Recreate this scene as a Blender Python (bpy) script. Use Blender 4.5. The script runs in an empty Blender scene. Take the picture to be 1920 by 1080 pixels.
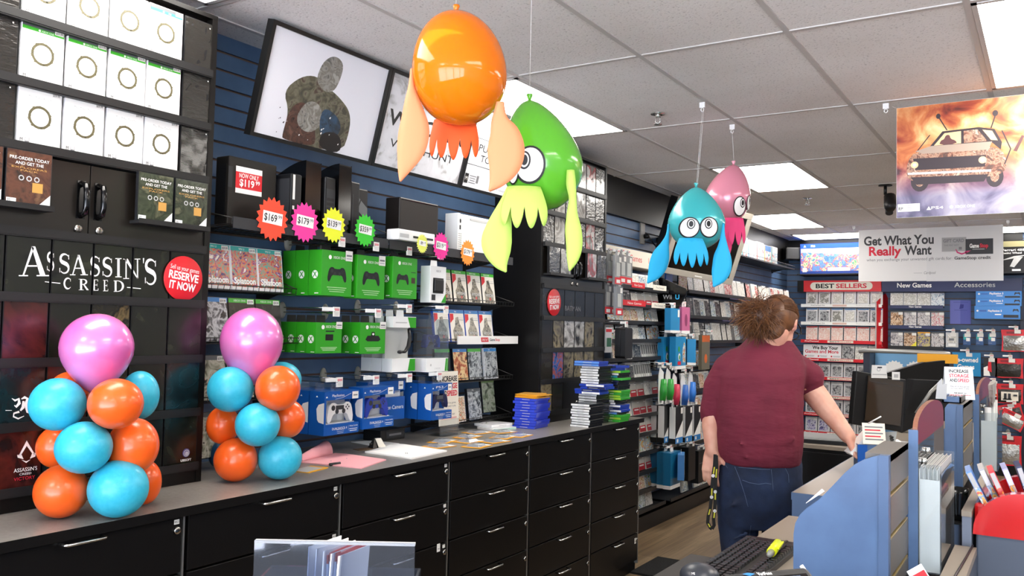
import bpy, bmesh, math, random
from mathutils import Vector, Matrix, Euler, noise as mnoise
random.seed(7)
PI = math.pi
sc = bpy.context.scene
col = sc.collection

# ------------------------------------------------------------------ camera
CAM_H = 1.52
FPX = 1600.0                                    # focal length in pixels of the 1920 px frame
YAW, PITCH, ROLL = math.radians(32.472), math.radians(2.582), math.radians(1.212)
_f = Vector((-math.sin(YAW)*math.cos(PITCH), math.cos(YAW)*math.cos(PITCH), math.sin(PITCH)))
_r = Vector((math.cos(YAW), math.sin(YAW), 0))
_u = _r.cross(_f)
_r2 = math.cos(ROLL)*_r + math.sin(ROLL)*_u
_u2 = -math.sin(ROLL)*_r + math.cos(ROLL)*_u
CAM = Vector((0, 0, CAM_H))
cam_data = bpy.data.cameras.new('camera')
cam_data.sensor_width = 36.0
cam_data.lens = FPX/1920*36.0
cam_data.clip_start = 0.05
cam = bpy.data.objects.new('camera', cam_data)
col.objects.link(cam)
cam.matrix_world = Matrix(((_r2.x, _u2.x, -_f.x, CAM.x), (_r2.y, _u2.y, -_f.y, CAM.y), (_r2.z, _u2.z, -_f.z, CAM.z), (0, 0, 0, 1)))
sc.camera = cam

def at(px, py, x=None, y=None, z=None, d=None):
    """the point of the shop seen at pixel (px, py), on the plane x=, y= or z=, or d metres in front of the camera"""
    r = _r2*((px-960)/FPX) - _u2*((py-540)/FPX) + _f
    if x is not None: t = x/r.x
    elif y is not None: t = y/r.y
    elif z is not None: t = (z-CAM_H)/r.z
    else: t = d
    return CAM + r*t

# ------------------------------------------------------------------ daylight and exposure
CEIL = 2.675
WORLD_STRENGTH = 6.0
PANEL_STRENGTH = 13.0
w = bpy.data.worlds.new('daylight'); sc.world = w; w.use_nodes = True
_n = w.node_tree.nodes; _tc = _n.new('ShaderNodeTexCoord'); _sp = _n.new('ShaderNodeSeparateXYZ'); _rp = _n.new('ShaderNodeValToRGB')
w.node_tree.links.new(_tc.outputs['Generated'], _sp.inputs[0]); _mr = _n.new('ShaderNodeMapRange'); _mr.inputs['From Min'].default_value = -1
w.node_tree.links.new(_sp.outputs['Z'], _mr.inputs['Value']); w.node_tree.links.new(_mr.outputs[0], _rp.inputs['Fac']); w.node_tree.links.new(_rp.outputs['Color'], _n['Background'].inputs['Color'])
_rp.color_ramp.elements[0].position = .47; _rp.color_ramp.elements[0].color = (2.1, 2.2, 2.5, 1)      # sunlit pavement
_rp.color_ramp.elements[1].position = .53; _rp.color_ramp.elements[1].color = (0.70, 0.84, 1.0, 1)     # sky
w.node_tree.nodes['Background'].inputs['Strength'].default_value = WORLD_STRENGTH
sc.view_settings.view_transform = 'Standard'
sc.view_settings.look = 'None'
sc.view_settings.exposure = 0.16
sc.view_settings.gamma = 1.0
sc.view_settings.use_curve_mapping = False
sc.cycles.max_bounces = 7
sc.cycles.diffuse_bounces = 4
sc.cycles.glossy_bounces = 3
sc.cycles.transmission_bounces = 6
sc.cycles.transparent_max_bounces = 8
sc.cycles.caustics_reflective = False
sc.cycles.caustics_refractive = False
sc.cycles.sample_clamp_indirect = 6.0

# ------------------------------------------------------------------ materials
def lin(h):
    h = h.lstrip('#')
    c = [int(h[i:i+2], 16)/255 for i in (0, 2, 4)]
    return tuple(((v+0.055)/1.055)**2.4 if v > 0.04045 else v/12.92 for v in c) + (1.0,)
_mats = {}
def mat(name, hexc, rough=0.5, metal=0.0, spec=0.5, trans=0.0, ior=1.45, alpha=1.0, coat=0.0, emit=0.0, bump=None, sss=0.0, var=None):
    if name in _mats: return _mats[name]
    m = bpy.data.materials.new(name); m.use_nodes = True
    nt = m.node_tree; b = nt.nodes['Principled BSDF']; c = lin(hexc)
    b.inputs['Base Color'].default_value = c
    b.inputs['Roughness'].default_value = rough
    b.inputs['Metallic'].default_value = metal
    b.inputs['Specular IOR Level'].default_value = spec
    b.inputs['IOR'].default_value = ior
    b.inputs['Transmission Weight'].default_value = trans
    b.inputs['Alpha'].default_value = alpha
    b.inputs['Coat Weight'].default_value = coat
    b.inputs['Coat Roughness'].default_value = 0.08
    if sss:
        b.inputs['Subsurface Weight'].default_value = sss
        b.inputs['Subsurface Radius'].default_value = (0.02, 0.01, 0.006)
    if emit:
        b.inputs['Emission Color'].default_value = c
        b.inputs['Emission Strength'].default_value = emit
    if bump or var:
        tc = nt.nodes.new('ShaderNodeTexCoord')
    if bump:
        sx, st, dist = bump if len(bump) == 3 else (bump[0], bump[1], 0.01)
        n = nt.nodes.new('ShaderNodeTexNoise'); n.inputs['Detail'].default_value = 3
        if isinstance(sx, tuple):
            mp = nt.nodes.new('ShaderNodeMapping'); mp.inputs['Scale'].default_value = sx
            nt.links.new(tc.outputs['Object'], mp.inputs['Vector']); nt.links.new(mp.outputs['Vector'], n.inputs['Vector']); n.inputs['Scale'].default_value = 1
        else:
            nt.links.new(tc.outputs['Object'], n.inputs['Vector']); n.inputs['Scale'].default_value = sx
        bp = nt.nodes.new('ShaderNodeBump'); bp.inputs['Strength'].default_value = st; bp.inputs['Distance'].default_value = dist
        nt.links.new(n.outputs['Fac'], bp.inputs['Height']); nt.links.new(bp.outputs['Normal'], b.inputs['Normal'])
    if var:
        hex2, s, lo, hi = var
        n2 = nt.nodes.new('ShaderNodeTexNoise'); n2.inputs['Detail'].default_value = 5
        if isinstance(s, tuple):
            mp2 = nt.nodes.new('ShaderNodeMapping'); mp2.inputs['Scale'].default_value = s
            nt.links.new(tc.outputs['Object'], mp2.inputs['Vector']); nt.links.new(mp2.outputs['Vector'], n2.inputs['Vector']); n2.inputs['Scale'].default_value = 1
        else:
            nt.links.new(tc.outputs['Object'], n2.inputs['Vector']); n2.inputs['Scale'].default_value = s
        rp = nt.nodes.new('ShaderNodeValToRGB')
        rp.color_ramp.elements[0].position = lo; rp.color_ramp.elements[0].color = c
        rp.color_ramp.elements[1].position = hi; rp.color_ramp.elements[1].color = lin(hex2)
        nt.links.new(n2.outputs['Fac'], rp.inputs['Fac']); nt.links.new(rp.outputs['Color'], b.inputs['Base Color'])
    _mats[name] = m
    return m

def art(name, cols, scale=18.0, rough=0.25, stretch=(1, 1, 1), soft=True, distort=1.5, emit=0.0):
    """printed picture: blotches of the given colours, different on every copy"""
    if name in _mats: return _mats[name]
    m = bpy.data.materials.new(name); m.use_nodes = True
    nt = m.node_tree; b = nt.nodes['Principled BSDF']
    b.inputs['Roughness'].default_value = rough
    tc = nt.nodes.new('ShaderNodeTexCoord'); oi = nt.nodes.new('ShaderNodeObjectInfo')
    mul = nt.nodes.new('ShaderNodeMath'); mul.operation = 'MULTIPLY'; mul.inputs[1].default_value = 91.7
    nt.links.new(oi.outputs['Random'], mul.inputs[0])
    mp = nt.nodes.new('ShaderNodeMapping'); mp.inputs['Scale'].default_value = stretch
    nt.links.new(tc.outputs['Object'], mp.inputs['Vector'])
    n = nt.nodes.new('ShaderNodeTexNoise'); n.noise_dimensions = '4D'
    n.inputs['Scale'].default_value = scale; n.inputs['Detail'].default_value = 4; n.inputs['Distortion'].default_value = distort
    nt.links.new(mp.outputs['Vector'], n.inputs['Vector']); nt.links.new(mul.outputs[0], n.inputs['W'])
    rp = nt.nodes.new('ShaderNodeValToRGB'); cr = rp.color_ramp
    cr.interpolation = 'LINEAR' if soft else 'CONSTANT'
    k = len(cols)
    while len(cr.elements) < k: cr.elements.new(0.5)
    for i, h in enumerate(cols):
        cr.elements[i].position = 0.35 + 0.30*i/max(1, k-1); cr.elements[i].color = lin(h)
    nt.links.new(n.outputs['Fac'], rp.inputs['Fac']); nt.links.new(rp.outputs['Color'], b.inputs['Base Color'])
    if emit:
        nt.links.new(rp.outputs['Color'], b.inputs['Emission Color']); b.inputs['Emission Strength'].default_value = emit
    _mats[name] = m
    return m

# ------------------------------------------------------------------ lettering
_txt = {}
def glyphs(s, bold=0.0):
    """filled outline of a word in the built-in typeface: 2-D points and triangles, cap height about 0.7"""
    key = (s, bold)
    if key in _txt: return _txt[key]
    cu = bpy.data.curves.new('word', 'FONT'); cu.body = s; cu.offset = bold; cu.resolution_u = 3; cu.fill_mode = 'FRONT'
    ob = bpy.data.objects.new('word', cu); col.objects.link(ob)
    dg = bpy.context.evaluated_depsgraph_get()
    me = bpy.data.meshes.new_from_object(ob.evaluated_get(dg))
    me.calc_loop_triangles()
    v = [(p.co.x, p.co.y) for p in me.vertices]; t = [tuple(q.vertices) for q in me.loop_triangles]
    bpy.data.objects.remove(ob); bpy.data.curves.remove(cu); bpy.data.meshes.remove(me)
    if not v: v, t = [(0, 0), (.1, 0), (0, .1)], [(0, 1, 2)]
    _txt[key] = (v, t)
    return _txt[key]

def clip_poly(poly, axis, lim, keep_less):
    out = []
    for i in range(len(poly)):
        a, b = poly[i], poly[(i+1) % len(poly)]
        ia = (a[axis] <= lim) == keep_less; ib = (b[axis] <= lim) == keep_less
        if ia: out.append(a)
        if ia != ib:
            t = (lim-a[axis])/(b[axis]-a[axis])
            out.append((a[0]+t*(b[0]-a[0]), a[1]+t*(b[1]-a[1])))
    return out

# ------------------------------------------------------------------ mesh builder
class MB:
    def __init__(s): s.v = []; s.f = []; s.mi = []; s.sm = []; s.mats = []; s.T = None
    def midx(s, m):
        if m not in s.mats: s.mats.append(m)
        return s.mats.index(m)
    def add(s, vs, fs, m, smooth=False, T=None):
        o = len(s.v); k = s.midx(m)
        for p in vs:
            p = Vector(p)
            if T is not None: p = T @ p
            if s.T is not None: p = s.T @ p
            s.v.append(p)
        for f in fs: s.f.append([i+o for i in f]); s.mi.append(k); s.sm.append(smooth)
        return s
    def box(s, x0, x1, y0, y1, z0, z1, m, T=None):
        v = [(x, y, z) for x in (x0, x1) for y in (y0, y1) for z in (z0, z1)]
        return s.add(v, [(0, 1, 3, 2), (4, 6, 7, 5), (0, 4, 5, 1), (2, 3, 7, 6), (0, 2, 6, 4), (1, 5, 7, 3)], m, T=T)
    def hexa(s, b4, t4, m):
        return s.add(list(b4)+list(t4), [(3, 2, 1, 0), (4, 5, 6, 7), (0, 1, 5, 4), (1, 2, 6, 5), (2, 3, 7, 6), (3, 0, 4, 7)], m)
    def poly(s, pts, m, T=None): return s.add(pts, [tuple(range(len(pts)))], m, T=T)
    def flat(s, pts2, y, m, T=None):
        """filled outline in the x-z plane, facing -y"""
        a = sum(pts2[i][0]*pts2[(i+1) % len(pts2)][1]-pts2[(i+1) % len(pts2)][0]*pts2[i][1] for i in range(len(pts2)))
        if a < 0: pts2 = pts2[::-1]
        return s.add([(p[0], y, p[1]) for p in pts2], [tuple(range(len(pts2)))], m, T=T)
    def rect(s, x0, x1, z0, z1, y, m, T=None): return s.flat([(x0, z0), (x1, z0), (x1, z1), (x0, z1)], y, m, T=T)
    def prism(s, pts2, y0, y1, m, T=None, side=None):
        """outline in the x-z plane pushed from y0 (front) to y1 (back)"""
        a = sum(pts2[i][0]*pts2[(i+1) % len(pts2)][1]-pts2[(i+1) % len(pts2)][0]*pts2[i][1] for i in range(len(pts2)))
        if a < 0: pts2 = pts2[::-1]
        n = len(pts2)
        v = [(p[0], y0, p[1]) for p in pts2]+[(p[0], y1, p[1]) for p in pts2]
        s.add(v, [tuple(range(n)), tuple(range(2*n-1, n-1, -1))], m, T=T)
        s.add(v, [(i, n+i, n+(i+1) % n, (i+1) % n) for i in range(n)], side or m, T=T)
        return s
    def tube(s, path, r, m, n=8, closed=False, T=None, caps=True):
        P = [Vector(p) for p in path]; k = len(P); vs = []; fs = []
        rr = r if isinstance(r, (list, tuple)) else [r]*k
        prev = None
        for i, p in enumerate(P):
            a = P[(i-1) % k] if (i > 0 or closed) else p; b = P[(i+1) % k] if (i < k-1 or closed) else p
            d = (b-a); d = d.normalized() if d.length > 1e-9 else Vector((0, 0, 1))
            up = prev if prev is not None else (Vector((0, 0, 1)) if abs(d.z) < 0.9 else Vector((1, 0, 0)))
            e = (up-d*up.dot(d)); e = e.normalized() if e.length > 1e-6 else d.orthogonal().normalized()
            prev = e; g = d.cross(e)
            for j in range(n):
                t = 2*PI*j/n; vs.append(p+(e*math.cos(t)+g*math.sin(t))*rr[i])
        lim = k if closed else k-1
        for i in range(lim):
            for j in range(n):
                a = i*n+j; b = i*n+(j+1) % n; c = ((i+1) % k)*n+(j+1) % n; dd = ((i+1) % k)*n+j
                fs.append((a, b, c, dd))
        if caps and not closed: fs += [tuple(range(n-1, -1, -1)), tuple(range((k-1)*n, k*n))]
        return s.add(vs, fs, m, True, T=T)
    def lathe(s, prof, m, n=24, T=None, smooth=True):
        vs = []; fs = []
        for (r, z) in prof:
            for j in range(n): t = 2*PI*j/n; vs.append((r*math.cos(t), r*math.sin(t), z))
        for i in range(len(prof)-1):
            for j in range(n): fs.append((i*n+j, i*n+(j+1) % n, (i+1)*n+(j+1) % n, (i+1)*n+j))
        if prof[0][0] > 1e-5: fs.append(tuple(range(n-1, -1, -1)))
        if prof[-1][0] > 1e-5: fs.append(tuple(range((len(prof)-1)*n, len(prof)*n)))
        return s.add(vs, fs, m, smooth, T=T)
    def disc(s, cx, cz, rx, rz, y, m, n=20, T=None):
        return s.flat([(cx+rx*math.cos(2*PI*i/n), cz+rz*math.sin(2*PI*i/n)) for i in range(n)], y, m, T=T)
    def ring(s, cx, cz, r0, r1, y, m, n=24, T=None):
        vs = []; fs = []
        for i in range(n):
            t = 2*PI*i/n
            vs += [(cx+r0*math.cos(t), y, cz+r0*math.sin(t)), (cx+r1*math.cos(t), y, cz+r1*math.sin(t))]
        for i in range(n): a = 2*i; b = 2*((i+1) % n); fs.append((a, a+1, b+1, b))
        return s.add(vs, fs, m, T=T)
    def sphere(s, c, r, m, nu=24, nv=14, T=None):
        if not isinstance(r, (tuple, list)): r = (r, r, r)
        vs = [(c[0], c[1], c[2]-r[2])]; fs = []
        for i in range(1, nv):
            p = -PI/2+PI*i/nv
            for j in range(nu): t = 2*PI*j/nu; vs.append((c[0]+r[0]*math.cos(p)*math.cos(t), c[1]+r[1]*math.cos(p)*math.sin(t), c[2]+r[2]*math.sin(p)))
        vs.append((c[0], c[1], c[2]+r[2])); e = len(vs)-1
        for j in range(nu): fs.append((0, 1+(j+1) % nu, 1+j))
        for i in range(nv-2):
            for j in range(nu): a = 1+i*nu+j; b = 1+i*nu+(j+1) % nu; fs.append((a, b, b+nu, a+nu))
        for j in range(nu): a = 1+(nv-2)*nu; fs.append((a+j, a+(j+1) % nu, e))
        return s.add(vs, fs, m, True, T=T)
    def text(s, st, x, z, h, m, y=0.0, al='C', w=None, bold=0.0, shear=0.0, T=None, clip=None, warp=None):
        """word of cap height h in the x-z plane at depth y, facing -y; w squeezes it to a width"""
        v, t = glyphs(st, bold); k = h/0.70
        x0 = min(p[0] for p in v); x1 = max(p[0] for p in v); wid = (x1-x0)*k
        kx = k if w is None else k*w/max(wid, 1e-6)
        wid = (x1-x0)*kx
        ox = x-(wid/2 if al == 'C' else (wid if al == 'R' else 0))
        P = [(ox+(p[0]-x0)*kx+shear*p[1]*k, z+p[1]*k) for p in v]
        if warp: P = [warp(*p) for p in P]
        if clip is None: return s.add([(p[0], y, p[1]) for p in P], t, m, T=T)
        for tri in t:
            q = [P[i] for i in tri]
            for axis, lim, less in ((0, clip[0], False), (0, clip[1], True), (1, clip[2], False), (1, clip[3], True)):
                if q: q = clip_poly(q, axis, lim, less)
            if len(q) >= 3: s.add([(p[0], y, p[1]) for p in q], [tuple(range(len(q)))], m, T=T)
        return s
    def mesh(s, name):
        me = bpy.data.meshes.new(name); me.from_pydata([tuple(p) for p in s.v], [], s.f)
        for m in s.mats: me.materials.append(m)
        me.polygons.foreach_set('material_index', s.mi); me.polygons.foreach_set('use_smooth', s.sm)
        me.update()
        return me
    def build(s, name, parent=None, loc=(0, 0, 0), rz=0.0, label=None, cat=None, group=None, kind=None, bevel=0.0, rot=None):
        o = bpy.data.objects.new(name, s.mesh(name)); col.objects.link(o)
        o.location = loc; o.rotation_euler = rot if rot is not None else (0, 0, rz)
        if parent is not None: o.parent = parent
        if bevel:
            b = o.modifiers.new('edge', 'BEVEL'); b.width = bevel; b.segments = 2; b.limit_method = 'ANGLE'; b.angle_limit = 0.6
        return tag(o, label, cat, group, kind)

def tag(o, label=None, cat=None, group=None, kind=None):
    if label: o['label'] = label
    if cat: o['category'] = cat
    if group: o['group'] = group
    if kind: o['kind'] = kind
    return o
def thing(name, loc, rz=0.0, label=None, cat=None, group=None, rot=None):
    o = bpy.data.objects.new(name, None); col.objects.link(o); o.empty_display_size = 0.05
    o.location = loc; o.rotation_euler = rot if rot is not None else (0, 0, rz)
    return tag(o, label, cat, group)
def dup(o, loc=None, rz=None, label=None, group=None, parent=None, rot=None):
    """a copy of a thing with copies of its parts and sub-parts"""
    c = o.copy(); col.objects.link(c)
    if parent is not None: c.parent = parent
    if loc is not None: c.location = loc
    if rot is not None: c.rotation_euler = rot
    elif rz is not None: c.rotation_euler = (0, 0, rz)
    if label: c['label'] = label
    if group: c['group'] = group
    for ch in o.children: dup(ch, parent=c)
    return c
def struct(name, mb, **k): return mb.build(name, kind='structure', **k)
ORD = ['first', 'second', 'third', 'fourth', 'fifth', 'sixth', 'seventh', 'eighth', 'ninth', 'tenth', 'eleventh', 'twelfth', 'thirteenth', 'fourteenth',
       'fifteenth', 'sixteenth', 'seventeenth', 'eighteenth', 'nineteenth', 'twentieth'] + ['twenty-first', 'twenty-second', 'twenty-third', 'twenty-fourth', 'twenty-fifth', 'twenty-sixth']+['%dth' % i for i in range(27, 60)]
E90 = PI/2                                     # turn of things whose front faces into the shop from the left wall

# palette
BLK = mat('black laminate', '#0b0908', 0.38, spec=.35, bump=(160, 0.05, 0.002))
BLKM = mat('black powder metal', '#1a1a1b', 0.45)
BLKG = mat('black gloss plastic', '#060607', 0.14, spec=.4, coat=0.15)
BLKP = mat('black plastic', '#111113', 0.42)
CHAR = mat('charcoal plastic', '#2b2c2f', 0.5)
GREYM = mat('dark grey wire', '#3a3937', 0.4, metal=0.6)
CHROME = mat('brushed steel', '#c9c9c6', 0.22, metal=1.0)
ALU = mat('aluminium strip', '#b6b3ac', 0.35, metal=0.9)
WHT = mat('white print', '#f1f0ec', 0.45)
WHTP = mat('white gloss plastic', '#eeeeec', 0.25, coat=0.2)
PAPER = mat('white paper', '#f4f3ef', 0.8)
CREAM = mat('cream card', '#e6dfd0', 0.6)
INK = mat('black ink', '#161616', 0.5)
GINK = mat('grey ink', '#77777a', 0.5)
LINK = mat('pale grey ink', '#b9b9b8', 0.5)
RED = mat('shop red', '#d6202a', 0.4)
RINK = mat('red ink', '#d01f38', 0.5)
NAVY = mat('navy sign', '#1d2550', 0.35)
GRN = mat('console box green', '#2f9a1f', 0.32)
GRNB = mat('bright green band', '#3fae2e', 0.3)
BLU = mat('pad box blue', '#12509f', 0.3)
BLUB = mat('case blue', '#2340a8', 0.25)
YEL = mat('yellow card', '#e8a51c', 0.5)
def clear(name, hexc, ior=1.45, veil=0.0):
    """thin clear plastic: see-through with Fresnel reflections and a little haze"""
    if name in _mats: return _mats[name]
    m = bpy.data.materials.new(name); m.use_nodes = True; nt = m.node_tree; out = nt.nodes['Material Output']; b = nt.nodes['Principled BSDF']; b.inputs['Base Color'].default_value = lin('#dfe3e8'); b.inputs['Roughness'].default_value = .25
    tr = nt.nodes.new('ShaderNodeBsdfTransparent'); tr.inputs['Color'].default_value = lin(hexc); gl = nt.nodes.new('ShaderNodeBsdfGlossy'); gl.inputs['Roughness'].default_value = .03; lw = nt.nodes.new('ShaderNodeLayerWeight'); lw.inputs['Blend'].default_value = .5; pw = nt.nodes.new('ShaderNodeMath'); pw.operation = 'POWER'; pw.inputs[1].default_value = 4; fr = nt.nodes.new('ShaderNodeMath'); fr.operation = 'MULTIPLY_ADD'; fr.inputs[1].default_value = .75; fr.inputs[2].default_value = (ior-1)*.12; nt.links.new(lw.outputs['Facing'], pw.inputs[0]); nt.links.new(pw.outputs[0], fr.inputs[0])
    v = nt.nodes.new('ShaderNodeMixShader'); v.inputs[0].default_value = veil; nt.links.new(tr.outputs[0], v.inputs[1]); nt.links.new(b.outputs[0], v.inputs[2])
    mx = nt.nodes.new('ShaderNodeMixShader'); nt.links.new(fr.outputs[0], mx.inputs[0]); nt.links.new(v.outputs[0], mx.inputs[1]); nt.links.new(gl.outputs[0], mx.inputs[2]); nt.links.new(mx.outputs[0], out.inputs['Surface'])
    _mats[name] = m; return m
CLEAR = clear('clear acrylic', '#f4f7f8', 1.4, .04)
FROST = mat('frosted hook plastic', '#a19f94', 0.35)
SLEEVE = mat('dark film sleeve', '#23211e', 0.16, bump=((30, 30, 90), 0.5, 0.006), coat=0.4)
# ================================================================== the room
WALLX, FARY = -2.84, 10.9
SLAT0, SLATP = 2.606, 0.0735
SLATM = mat('blue slat board', '#4d6788', 0.45, var=('#435a79', 6.0, 0.35, 0.7))
SLOT = mat('slat slot', '#5f4a40', 0.6)

def wood_floor():
    m = bpy.data.materials.new('oak plank floor'); m.use_nodes = True
    nt = m.node_tree; b = nt.nodes['Principled BSDF']; b.inputs['Roughness'].default_value = 0.42
    tc = nt.nodes.new('ShaderNodeTexCoord'); mp = nt.nodes.new('ShaderNodeMapping'); mp.inputs['Rotation'].default_value = (0, 0, E90)
    nt.links.new(tc.outputs['Object'], mp.inputs['Vector'])
    br = nt.nodes.new('ShaderNodeTexBrick')
    br.inputs['Color1'].default_value = lin('#8c7659'); br.inputs['Color2'].default_value = lin('#776248'); br.inputs['Mortar'].default_value = lin('#4a3b2a')
    br.inputs['Scale'].default_value = 1.0; br.inputs['Brick Width'].default_value = 1.2; br.inputs['Row Height'].default_value = 0.15; br.inputs['Mortar Size'].default_value = 0.0015
    nt.links.new(mp.outputs['Vector'], br.inputs['Vector'])
    mp2 = nt.nodes.new('ShaderNodeMapping'); mp2.inputs['Scale'].default_value = (28, 1.8, 1)
    nt.links.new(tc.outputs['Object'], mp2.inputs['Vector'])
    n = nt.nodes.new('ShaderNodeTexNoise'); n.inputs['Scale'].default_value = 1.0; n.inputs['Detail'].default_value = 6; n.inputs['Distortion'].default_value = 0.6
    nt.links.new(mp2.outputs['Vector'], n.inputs['Vector'])
    rp = nt.nodes.new('ShaderNodeValToRGB'); rp.color_ramp.elements[0].position = 0.3; rp.color_ramp.elements[0].color = (0.55, 0.52, 0.5, 1); rp.color_ramp.elements[1].position = 0.7; rp.color_ramp.elements[1].color = (1.2, 1.2, 1.2, 1)
    nt.links.new(n.outputs['Fac'], rp.inputs['Fac'])
    mx = nt.nodes.new('ShaderNodeMix'); mx.data_type = 'RGBA'; mx.blend_type = 'MULTIPLY'; mx.inputs['Factor'].default_value = 1
    nt.links.new(br.outputs['Color'], mx.inputs['A']); nt.links.new(rp.outputs['Color'], mx.inputs['B'])
    nt.links.new(mx.outputs['Result'], b.inputs['Base Color'])
    return m

def tile_mat():
    m = bpy.data.materials.new('mineral fibre ceiling tile'); m.use_nodes = True
    nt = m.node_tree; b = nt.nodes['Principled BSDF']; b.inputs['Roughness'].default_value = 0.95
    tc = nt.nodes.new('ShaderNodeTexCoord')
    n = nt.nodes.new('ShaderNodeTexNoise'); n.inputs['Scale'].default_value = 110; n.inputs['Detail'].default_value = 3
    nt.links.new(tc.outputs['Object'], n.inputs['Vector'])
    rp = nt.nodes.new('ShaderNodeValToRGB'); rp.color_ramp.elements[0].position = 0.30; rp.color_ramp.elements[0].color = lin('#cbcac9'); rp.color_ramp.elements[1].position = 0.42; rp.color_ramp.elements[1].color = lin('#f0efee')
    nt.links.new(n.outputs['Fac'], rp.inputs['Fac'])
    n2 = nt.nodes.new('ShaderNodeTexNoise'); n2.inputs['Scale'].default_value = 1.1; n2.inputs['Detail'].default_value = 6
    nt.links.new(tc.outputs['Object'], n2.inputs['Vector'])
    rp2 = nt.nodes.new('ShaderNodeValToRGB'); rp2.color_ramp.elements[0].position = 0.3; rp2.color_ramp.elements[0].color = (0.88, 0.86, 0.84, 1); rp2.color_ramp.elements[1].position = 0.6; rp2.color_ramp.elements[1].color = (1, 1, 1, 1)
    nt.links.new(n2.outputs['Fac'], rp2.inputs['Fac'])
    mx = nt.nodes.new('ShaderNodeMix'); mx.data_type = 'RGBA'; mx.blend_type = 'MULTIPLY'; mx.inputs['Factor'].default_value = 1
    nt.links.new(rp.outputs['Color'], mx.inputs['A']); nt.links.new(rp2.outputs['Color'], mx.inputs['B'])
    nt.links.new(mx.outputs['Result'], b.inputs['Base Color'])
    bp = nt.nodes.new('ShaderNodeBump'); bp.inputs['Strength'].default_value = 0.35; bp.inputs['Distance'].default_value = 0.004
    nt.links.new(n.outputs['Fac'], bp.inputs['Height']); nt.links.new(bp.outputs['Normal'], b.inputs['Normal'])
    return m

RX1, BACKY = 3.3, -2.6
mb = MB(); mb.box(WALLX-.1, RX1+.1, BACKY, FARY+.1, -0.1, 0, wood_floor()); struct('floor', mb)
mb = MB(); mb.box(WALLX-.1, RX1+.1, BACKY, FARY+.1, CEIL, CEIL+.1, tile_mat()); struct('ceiling', mb)

GX = [-2.69+.61*i for i in range(10)]
GY = [-1.73, -.48, .77, 2.0, 3.28, 4.51, 5.82, 7.0, 8.36, 9.62, 10.88]
GRID = mat('ceiling grid enamel', '#c4c1be', 0.5)
mb = MB()
for x in GX: mb.box(x-.011, x+.011, BACKY, FARY, CEIL-.005, CEIL, GRID)
for y in GY: mb.box(WALLX, RX1, y-.011, y+.011, CEIL-.0045, CEIL, GRID)
struct('ceiling_grid', mb)

def slats(mb, along, a0, a1, face, z0, z1, axis):
    """slatwall boards with slots; axis 'x': facing +x at x=face, 'y': facing -y at y=face"""
    edges = [z0]
    k = int((SLAT0-z0)/SLATP)+1
    zs = [SLAT0-SLATP*i for i in range(k, -8, -1)]
    zs = [z for z in zs if z0+.01 < z < z1-.01]
    def blk(d0, d1, zz0, zz1, m):
        if axis == 'x': mb.box(face-d1, face-d0, a0, a1, zz0, zz1, m)
        else: mb.box(a0, a1, face+d0, face+d1, zz0, zz1, m)
    prev = z0
    for z in zs+[None]:
        top = z-.005 if z else z1
        blk(0, .02, prev, top, SLATM)
        if z: blk(.009, .02, top, z+.005, SLOT); prev = z+.005
    blk(.02, .10, z0, z1, SLATM)
mb = MB(); slats(mb, 'y', BACKY, FARY, WALLX, 0, CEIL, 'x'); struct('wall_left', mb)
mb = MB(); slats(mb, 'x', WALLX-.1, RX1, FARY, 0, CEIL, 'y'); struct('wall_far', mb)
mb = MB(); mb.box(RX1, RX1+.1, BACKY, FARY, 0, CEIL, mat('plain wall paint', '#b9bcc0', 0.8)); struct('wall_right', mb)
# shop front behind the camera: posts, sill and head round open daylight
mb = MB()
FR = mat('shop front frame', '#55585c', 0.5)
mb.box(WALLX-.1, RX1+.1, BACKY-.12, BACKY, 0, .35, FR)
mb.box(WALLX-.1, RX1+.1, BACKY-.12, BACKY, 2.45, CEIL+.1, FR)
for x in (-2.94, -1.35, .25, 1.8, 3.3): mb.box(x, x+.1, BACKY-.12, BACKY, .35, 2.45, FR)
struct('wall_front', mb)
mb = MB(); mb.box(WALLX, WALLX+.03, 5.11, FARY-.03, 2.385, CEIL, BLK); struct('trim_1', mb)
mb = MB(); mb.box(WALLX, -.29, FARY-.03, FARY, 2.44, CEIL, BLK); struct('trim_2', mb)
mb = MB(); mb.box(-.315, -.24, FARY-.08, FARY, 0, 2.02, mat('dark navy end post', '#151a2c', 0.4)); struct('trim_3', mb)
mb = MB(); mb.box(-2.5, -.24, FARY-.05, FARY, 0, .26, BLK); struct('baseboard_far', mb)
mb = MB(); mb.box(WALLX, -2.62, 5.11, 10.3, 0, .115, BLK); struct('baseboard_left', mb)

# ------------------------------------------------------------------ ceiling light panels
DIFF = mat('lit prismatic diffuser', '#fffaf2', 0.6, emit=PANEL_STRENGTH)
def light(x0, x1, y0, y1, label, group=None):
    t = thing('ceiling_light', ((x0+x1)/2, (y0+y1)/2, CEIL), 0, label, 'ceiling light', group)
    w, d = (x1-x0)/2-.012, (y1-y0)/2-.012
    m = MB(); m.box(-w, w, -d, -d+.018, -.008, 0, GRID); m.box(-w, w, d-.018, d, -.008, 0, GRID); m.box(-w, -w+.018, -d, d, -.008, 0, GRID); m.box(w-.018, w, -d, d, -.008, 0, GRID)
    m.build('frame', t)
    m = MB(); m.box(-w+.018, w-.018, -d+.018, d-.018, -.006, -.001, DIFF); m.build('diffuser', t)
light(GX[0], GX[1], 3.28, 4.51, 'bright ceiling light panel behind the green balloon')
light(GX[4], GX[5], 3.28, 4.51, 'bright ceiling light panel in the top right corner')
light(GX[1], GX[2], 5.82, 7.0, 'bright ceiling light panel behind the pink balloon')
light(GX[0], GX[1], 8.36, 9.62, 'ceiling light panel beyond the one behind the pink balloon')
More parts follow.
